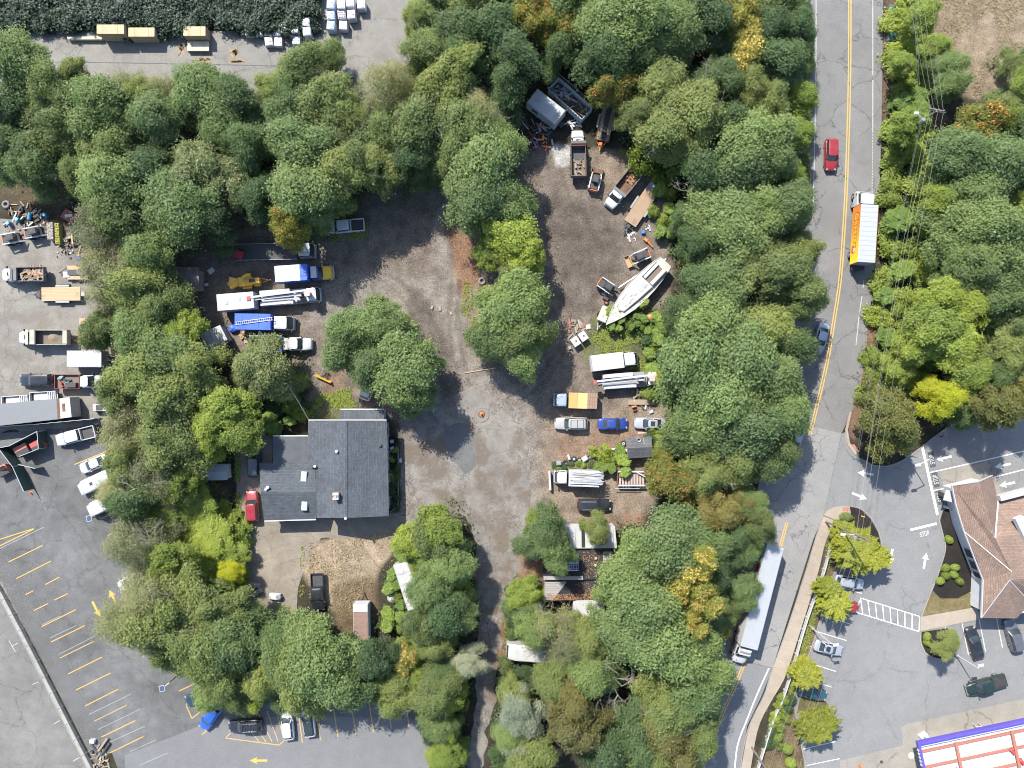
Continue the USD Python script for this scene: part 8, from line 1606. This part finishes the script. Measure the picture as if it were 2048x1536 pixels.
# snowplough, tank, mixer, beams, mast
q = W(646, 757, .6); t = thing('snowplow', 'yellow snowplow blade with black springs in front of the twin green trees', 'snowplow', (q[0], q[1], 0), -25); part(t, 'blade', MB().loft([np.array([(-1.35, 0, .05), (-1.35, .12, .05), (-1.35, -.05, .75), (-1.35, -.17, .7)]), np.array([(1.35, 0, .05), (1.35, .12, .05), (1.35, -.05, .75), (1.35, -.17, .7)])]), YELLOW()); part(t, 'frame', MB().bar((-.6, .1, .3), (-.2, 1.0, .35), .1, .12).bar((.6, .1, .3), (.2, 1.0, .35), .1, .12).box(-.4, .4, .95, 1.2, .2, .5), DARK()); [part(t, 'spring', MB().tube([(s * .4, .1, .6), (s * .25, .7, .5)], .08, 6), DARK()) for s in (-1, 1)]
q = W(551, 1194, .7); t = thing('water_tank', 'white tank with a round lid on the house yard paving', 'tank', (q[0], q[1], 0), -4); part(t, 'body', MB().box(-1.0, .7, -.5, .45, .1, .7, .1), WHITE()); part(t, 'lid', MB().cyl(.45, .05, .7, .85, .4, 16, c=.04), STEEL()); part(t, 'skid', MB().box(-.9, .6, -.4, .4, 0, .098), DARK()); part(t, 'valve', MB().box(.7, .95, -.1, .1, .3, .5, .03), STEEL())
q = W(1299, 635, .9); t = thing('cement_mixer', 'faded orange cement mixer by the stern bushes of the sailboat', 'cement mixer', (q[0], q[1], 0), 30); part(t, 'drum', MB().tube([(-.5, 0, .9), (-.35, 0, .9), (.2, 0, .95), (.6, 0, 1.0)], [.2, .5, .5, .28], 14), paint('mixer_orange', (.55, .15, .06), .5, wear=.3)); part(t, 'frame', MB().box(-.6, .5, -.45, .45, .3, .42).bar((-.2, -.5, .4), (-.2, -.5, 1.0), .08, .08).bar((-.2, .5, .4), (-.2, .5, 1.0), .08, .08), AMBER()); wheels(t, (.0,), .62, .25, .12)
q = W(1267, 634, .5); t = thing('steel_beams', 'bundle of grey steel beams lying under the sailboat flank', 'beams', (q[0], q[1], 0), 24)
for k in range(5): part(t, 'beam', MB().box(-1.5 + .1 * k, 1.5 - .1 * k, -.6 + k * .25, -.42 + k * .25, .1, .35), paint('blue_grey_steel', (.25, .32, .36), .5, .3, wear=.3))
q = W(1296, 483, .5); t = thing('orange_auger', 'orange auger attachment above the tan-bucket skid steer', 'attachment', (q[0], q[1], 0), -42); part(t, 'motor', MB().box(-.7, -.1, -.22, .22, .1, .5, .05), AMBER()); part(t, 'shaft', MB().tube([(-.1, 0, .3), (1.1, -.1, .3)], .1, 8), AMBER())
q = W(710, 410, .6); t = thing('red_machine', 'red machine just showing under the tree edge above the white pickup', 'machine', (q[0] - .3, q[1], 0)); part(t, 'body', MB().box(-.6, .6, -.5, .5, .2, .9, .08), paint('machine_red', (.38, .04, .03), .5)); part(t, 'hood', MB().box(-.3, .3, -.3, .3, .905, 1.1, .06), DARK())
q = W(1085, 292, .6); single('pry_bar', MB().bar((-.7, .2, .1), (.7, -.1, .1), .14, .1), AMBER(), 'short orange bar on the ground left of the chalky patch', 'bar', (q[0] + .6, q[1], 0))
a_, b_ = W(929, 746, .08), W(991, 736, .08); single('timber_pole', MB().tube([a_, b_], [.07, .09], 6), NEWWOOD, 'long pale timber pole lying across the yard entrance', 'pole')
a_, b_ = W(768, 1265, .6), W(775, 1222, 1.0); t = thing('ladder', 'white ladder standing among bushes beside the brown-roofed trailer', 'ladder', (a_[0], a_[1], 0)); part(t, 'ladder_frame', ladder(MB(), (0, 0, .6), b_ - [a_[0], a_[1], 0], .5, 8), WHITE())
a_, b_ = W(797, 1347, 5), W(803, 1325, 6.5); single('pale_post', MB().tube([[a_[0], a_[1], 0], a_, b_], [.14, .13, .1], 7), DEADWOOD, 'pale broken trunk poking through the golden tree above the orange bays', 'trunk')
# cone on its concrete ring
q = W(963, 829, 0); t = thing('concrete_ring', 'round concrete collar in the broken paving, holding a traffic cone', 'manhole', (q[0], q[1], 0)); part(t, 'collar', MB().cyl(0, 0, 0, .11, 1.22, 24, 1.18, c=.03), asphalt('old_concrete', (.165, .155, .142), .3, .2, .3)); part(t, 'cover', MB().cyl(0, 0, .112, .125, .55, 18), RUST)
q = W(963, 831, 0); struct('ring_footing', MB().poly([(q[0] + 1.55 * math.cos(k * .35), q[1] - .35 + 1.5 * math.sin(k * .35)) for k in range(18)], .0135), A_HOUSE)
q = W(963, 828, .3); t = thing('traffic_cone', 'orange traffic cone standing on the round concrete collar', 'cone', (q[0], q[1], .125)); part(t, 'base', MB().box(-.28, .28, -.28, .28, 0, .05, .02), AMBER()); part(t, 'body', MB().cyl(0, 0, .05, .75, .2, 14, .04), AMBER()); part(t, 'band', MB().cyl(0, 0, .4, .5, .125, 14, .1), paint('cone_band', (.6, .45, .38), .5))
q = W(1878, 872, 1.0); t = thing('stop_sign', 'small red sign on a post at the kerb below the yellow tree', 'sign', (q[0], q[1], 0), 20); part(t, 'post', MB().cyl(0, 0, 0, 2.0, .035, 6), STEEL()); part(t, 'plate', MB().box(-.32, .32, -.03, .0, 1.45, 2.05), paint('sign_red', (.42, .05, .04), .5))
q = W(1728, 1034, .5); single('yellow_bollard', MB().bar((-.25, .1, .1), (.3, -.08, .12), .14, .16), YELLOW(), 'short yellow bar in the dark mulch beside the entrance pole', 'bollard', (q[0], q[1], 0))
# stones and small litter lying about, each too small to pick apart
rng = np.random.default_rng(40); P_ = []; S_ = []
for (poly, n, s0, s1) in (([(820, 560), (960, 560), (1000, 830), (860, 830)], 110, .03, .09), ([(1070, 330), (1300, 320), (1300, 480), (1150, 680), (1090, 540)], 150, .03, .09), ([(1090, 840), (1330, 840), (1300, 1040), (1090, 1040)], 170, .03, .09), ([(30, 430), (180, 470), (190, 640), (150, 520)], 160, .03, .1), ([(600, 1090), (800, 1070), (700, 1230), (620, 1190)], 120, .02, .07)):
    pg = Polygon(pp(poly)); b0 = pg.bounds; k = 0
    while k < n:
        x, y = rng.uniform(b0[0], b0[2]), rng.uniform(b0[1], b0[3])
        if pg.contains(Point(x, y)): P_.append((x, y, .03)); S_.append(rng.uniform(s0, s1)); k += 1
m = trimesh.creation.icosphere(1, 1.0); V, F = [], []
for i, (p, s_) in enumerate(zip(P_, S_)): V.append(m.vertices * s_ * [1.2, .9, .6] + p); F.append(m.faces + i * len(m.vertices))
struct('pebbles', (np.vstack(V), np.vstack(F)), paint('pale_pebble', (.20, .18, .155), .9), kind='stuff')
rng = np.random.default_rng(41); P_ = []
for poly, n in (([(890, 420), (950, 440), (960, 560), (930, 600), (905, 500)], 900), ([(960, 560), (985, 570), (970, 650), (945, 680)], 200), ([(1110, 870), (1330, 850), (1290, 910), (1110, 930)], 600), ([(1035, 1105), (1085, 1095), (1085, 1165), (1035, 1160)], 350), ([(1000, 1210), (1022, 1210), (1018, 1330), (990, 1330)], 200), ([(1725, 700), (1745, 600), (1770, 600), (1745, 760), (1712, 880)], 350), ([(1240, 1030), (1300, 1020), (1260, 1090)], 200)):
    pg = Polygon(pp(poly)); b0 = pg.bounds; k = 0
    while k < n:
        x, y = rng.uniform(b0[0], b0[2]), rng.uniform(b0[1], b0[3])
        if pg.contains(Point(x, y)): P_.append((x, y, rng.uniform(.02, .06))); k += 1
P_ = np.array(P_); v_, f_ = quads(P_, rng.normal(size=P_.shape) * .2 + [0, 0, 1], rng.uniform(.05, .14, len(P_)), rng); struct('fallen_leaves', (v_, f_), paint('dry_leaves', (.26, .13, .06), .9), kind='stuff')
# weeds and grass tufts on the open ground
rng = np.random.default_rng(42); P_ = []
for poly, n in (([(1190, 640), (1330, 650), (1330, 780), (1280, 740), (1180, 720)], 1500), ([(640, 790), (700, 775), (715, 832), (612, 838)], 700), ([(600, 1090), (620, 1085), (612, 1180), (600, 1200)], 40), ([(1240, 300), (1310, 300), (1320, 400), (1290, 350)], 350), ([(655, 470), (735, 440), (740, 475), (660, 485)], 250), ([(1010, 1180), (1030, 1180), (1030, 1330), (1005, 1330)], 250), ([(930, 560), (975, 570), (960, 680), (920, 620)], 350), ([(1660, 1080), (1640, 1160), (1570, 1380), (1590, 1390), (1660, 1150)], 500), ([(470, 880), (482, 880), (482, 1040), (472, 1040)], 300), ([(480, 1200), (600, 1215), (600, 1235), (480, 1230)], 250)):
    pg = Polygon(pp(poly)); b0 = pg.bounds; k = 0
    while k < n:
        x, y = rng.uniform(b0[0], b0[2]), rng.uniform(b0[1], b0[3])
        if pg.contains(Point(x, y)) and meshkit.noise(np.array([[x * .7, y * .7, 1.0]]), 6)[0] > .42: P_.append((x, y, rng.uniform(.03, .2))); k += 1
P_ = np.repeat(np.array(P_), 4, 0); P_ = P_ + rng.normal(size=P_.shape) * [.12, .12, .03]; v_, f_ = quads(P_, rng.normal(size=P_.shape) * .45 + [0, 0, 1], rng.uniform(.05, .13, len(P_)), rng); struct('weeds', (v_, f_), MATS['lime'], kind='stuff')

# dry grass standing on the open field and on the bare plot below the house
rng = np.random.default_rng(43); P_ = []
for poly, n in (([(1885, -20), (2070, -20), (2060, 190), (1985, 196), (1900, 186), (1882, 110)], 3600), ([(615, 1085), (810, 1062), (770, 1120), (740, 1200), (700, 1240), (620, 1200)], 1100)):
    pg = Polygon(pp(poly)); b0 = pg.bounds; k = 0
    while k < n:
        x, y = rng.uniform(b0[0], b0[2]), rng.uniform(b0[1], b0[3])
        if pg.contains(Point(x, y)) and meshkit.noise(np.array([[x * .45, y * .45, 3.0]]), 8)[0] > .36: P_.append((x, y, rng.uniform(.02, .22))); k += 1
P_ = np.repeat(np.array(P_), 3, 0); P_ = P_ + rng.normal(size=P_.shape) * [.12, .12, .03]; v_, f_ = quads(P_, rng.normal(size=P_.shape) * .6 + [0, 0, .8], rng.uniform(.06, .17, len(P_)), rng, .3); struct('dry_grass', (v_, f_), leaf_mat('straw', (.125, .102, .064), (.175, .145, .094), (.215, .185, .13), .25), kind='stuff')
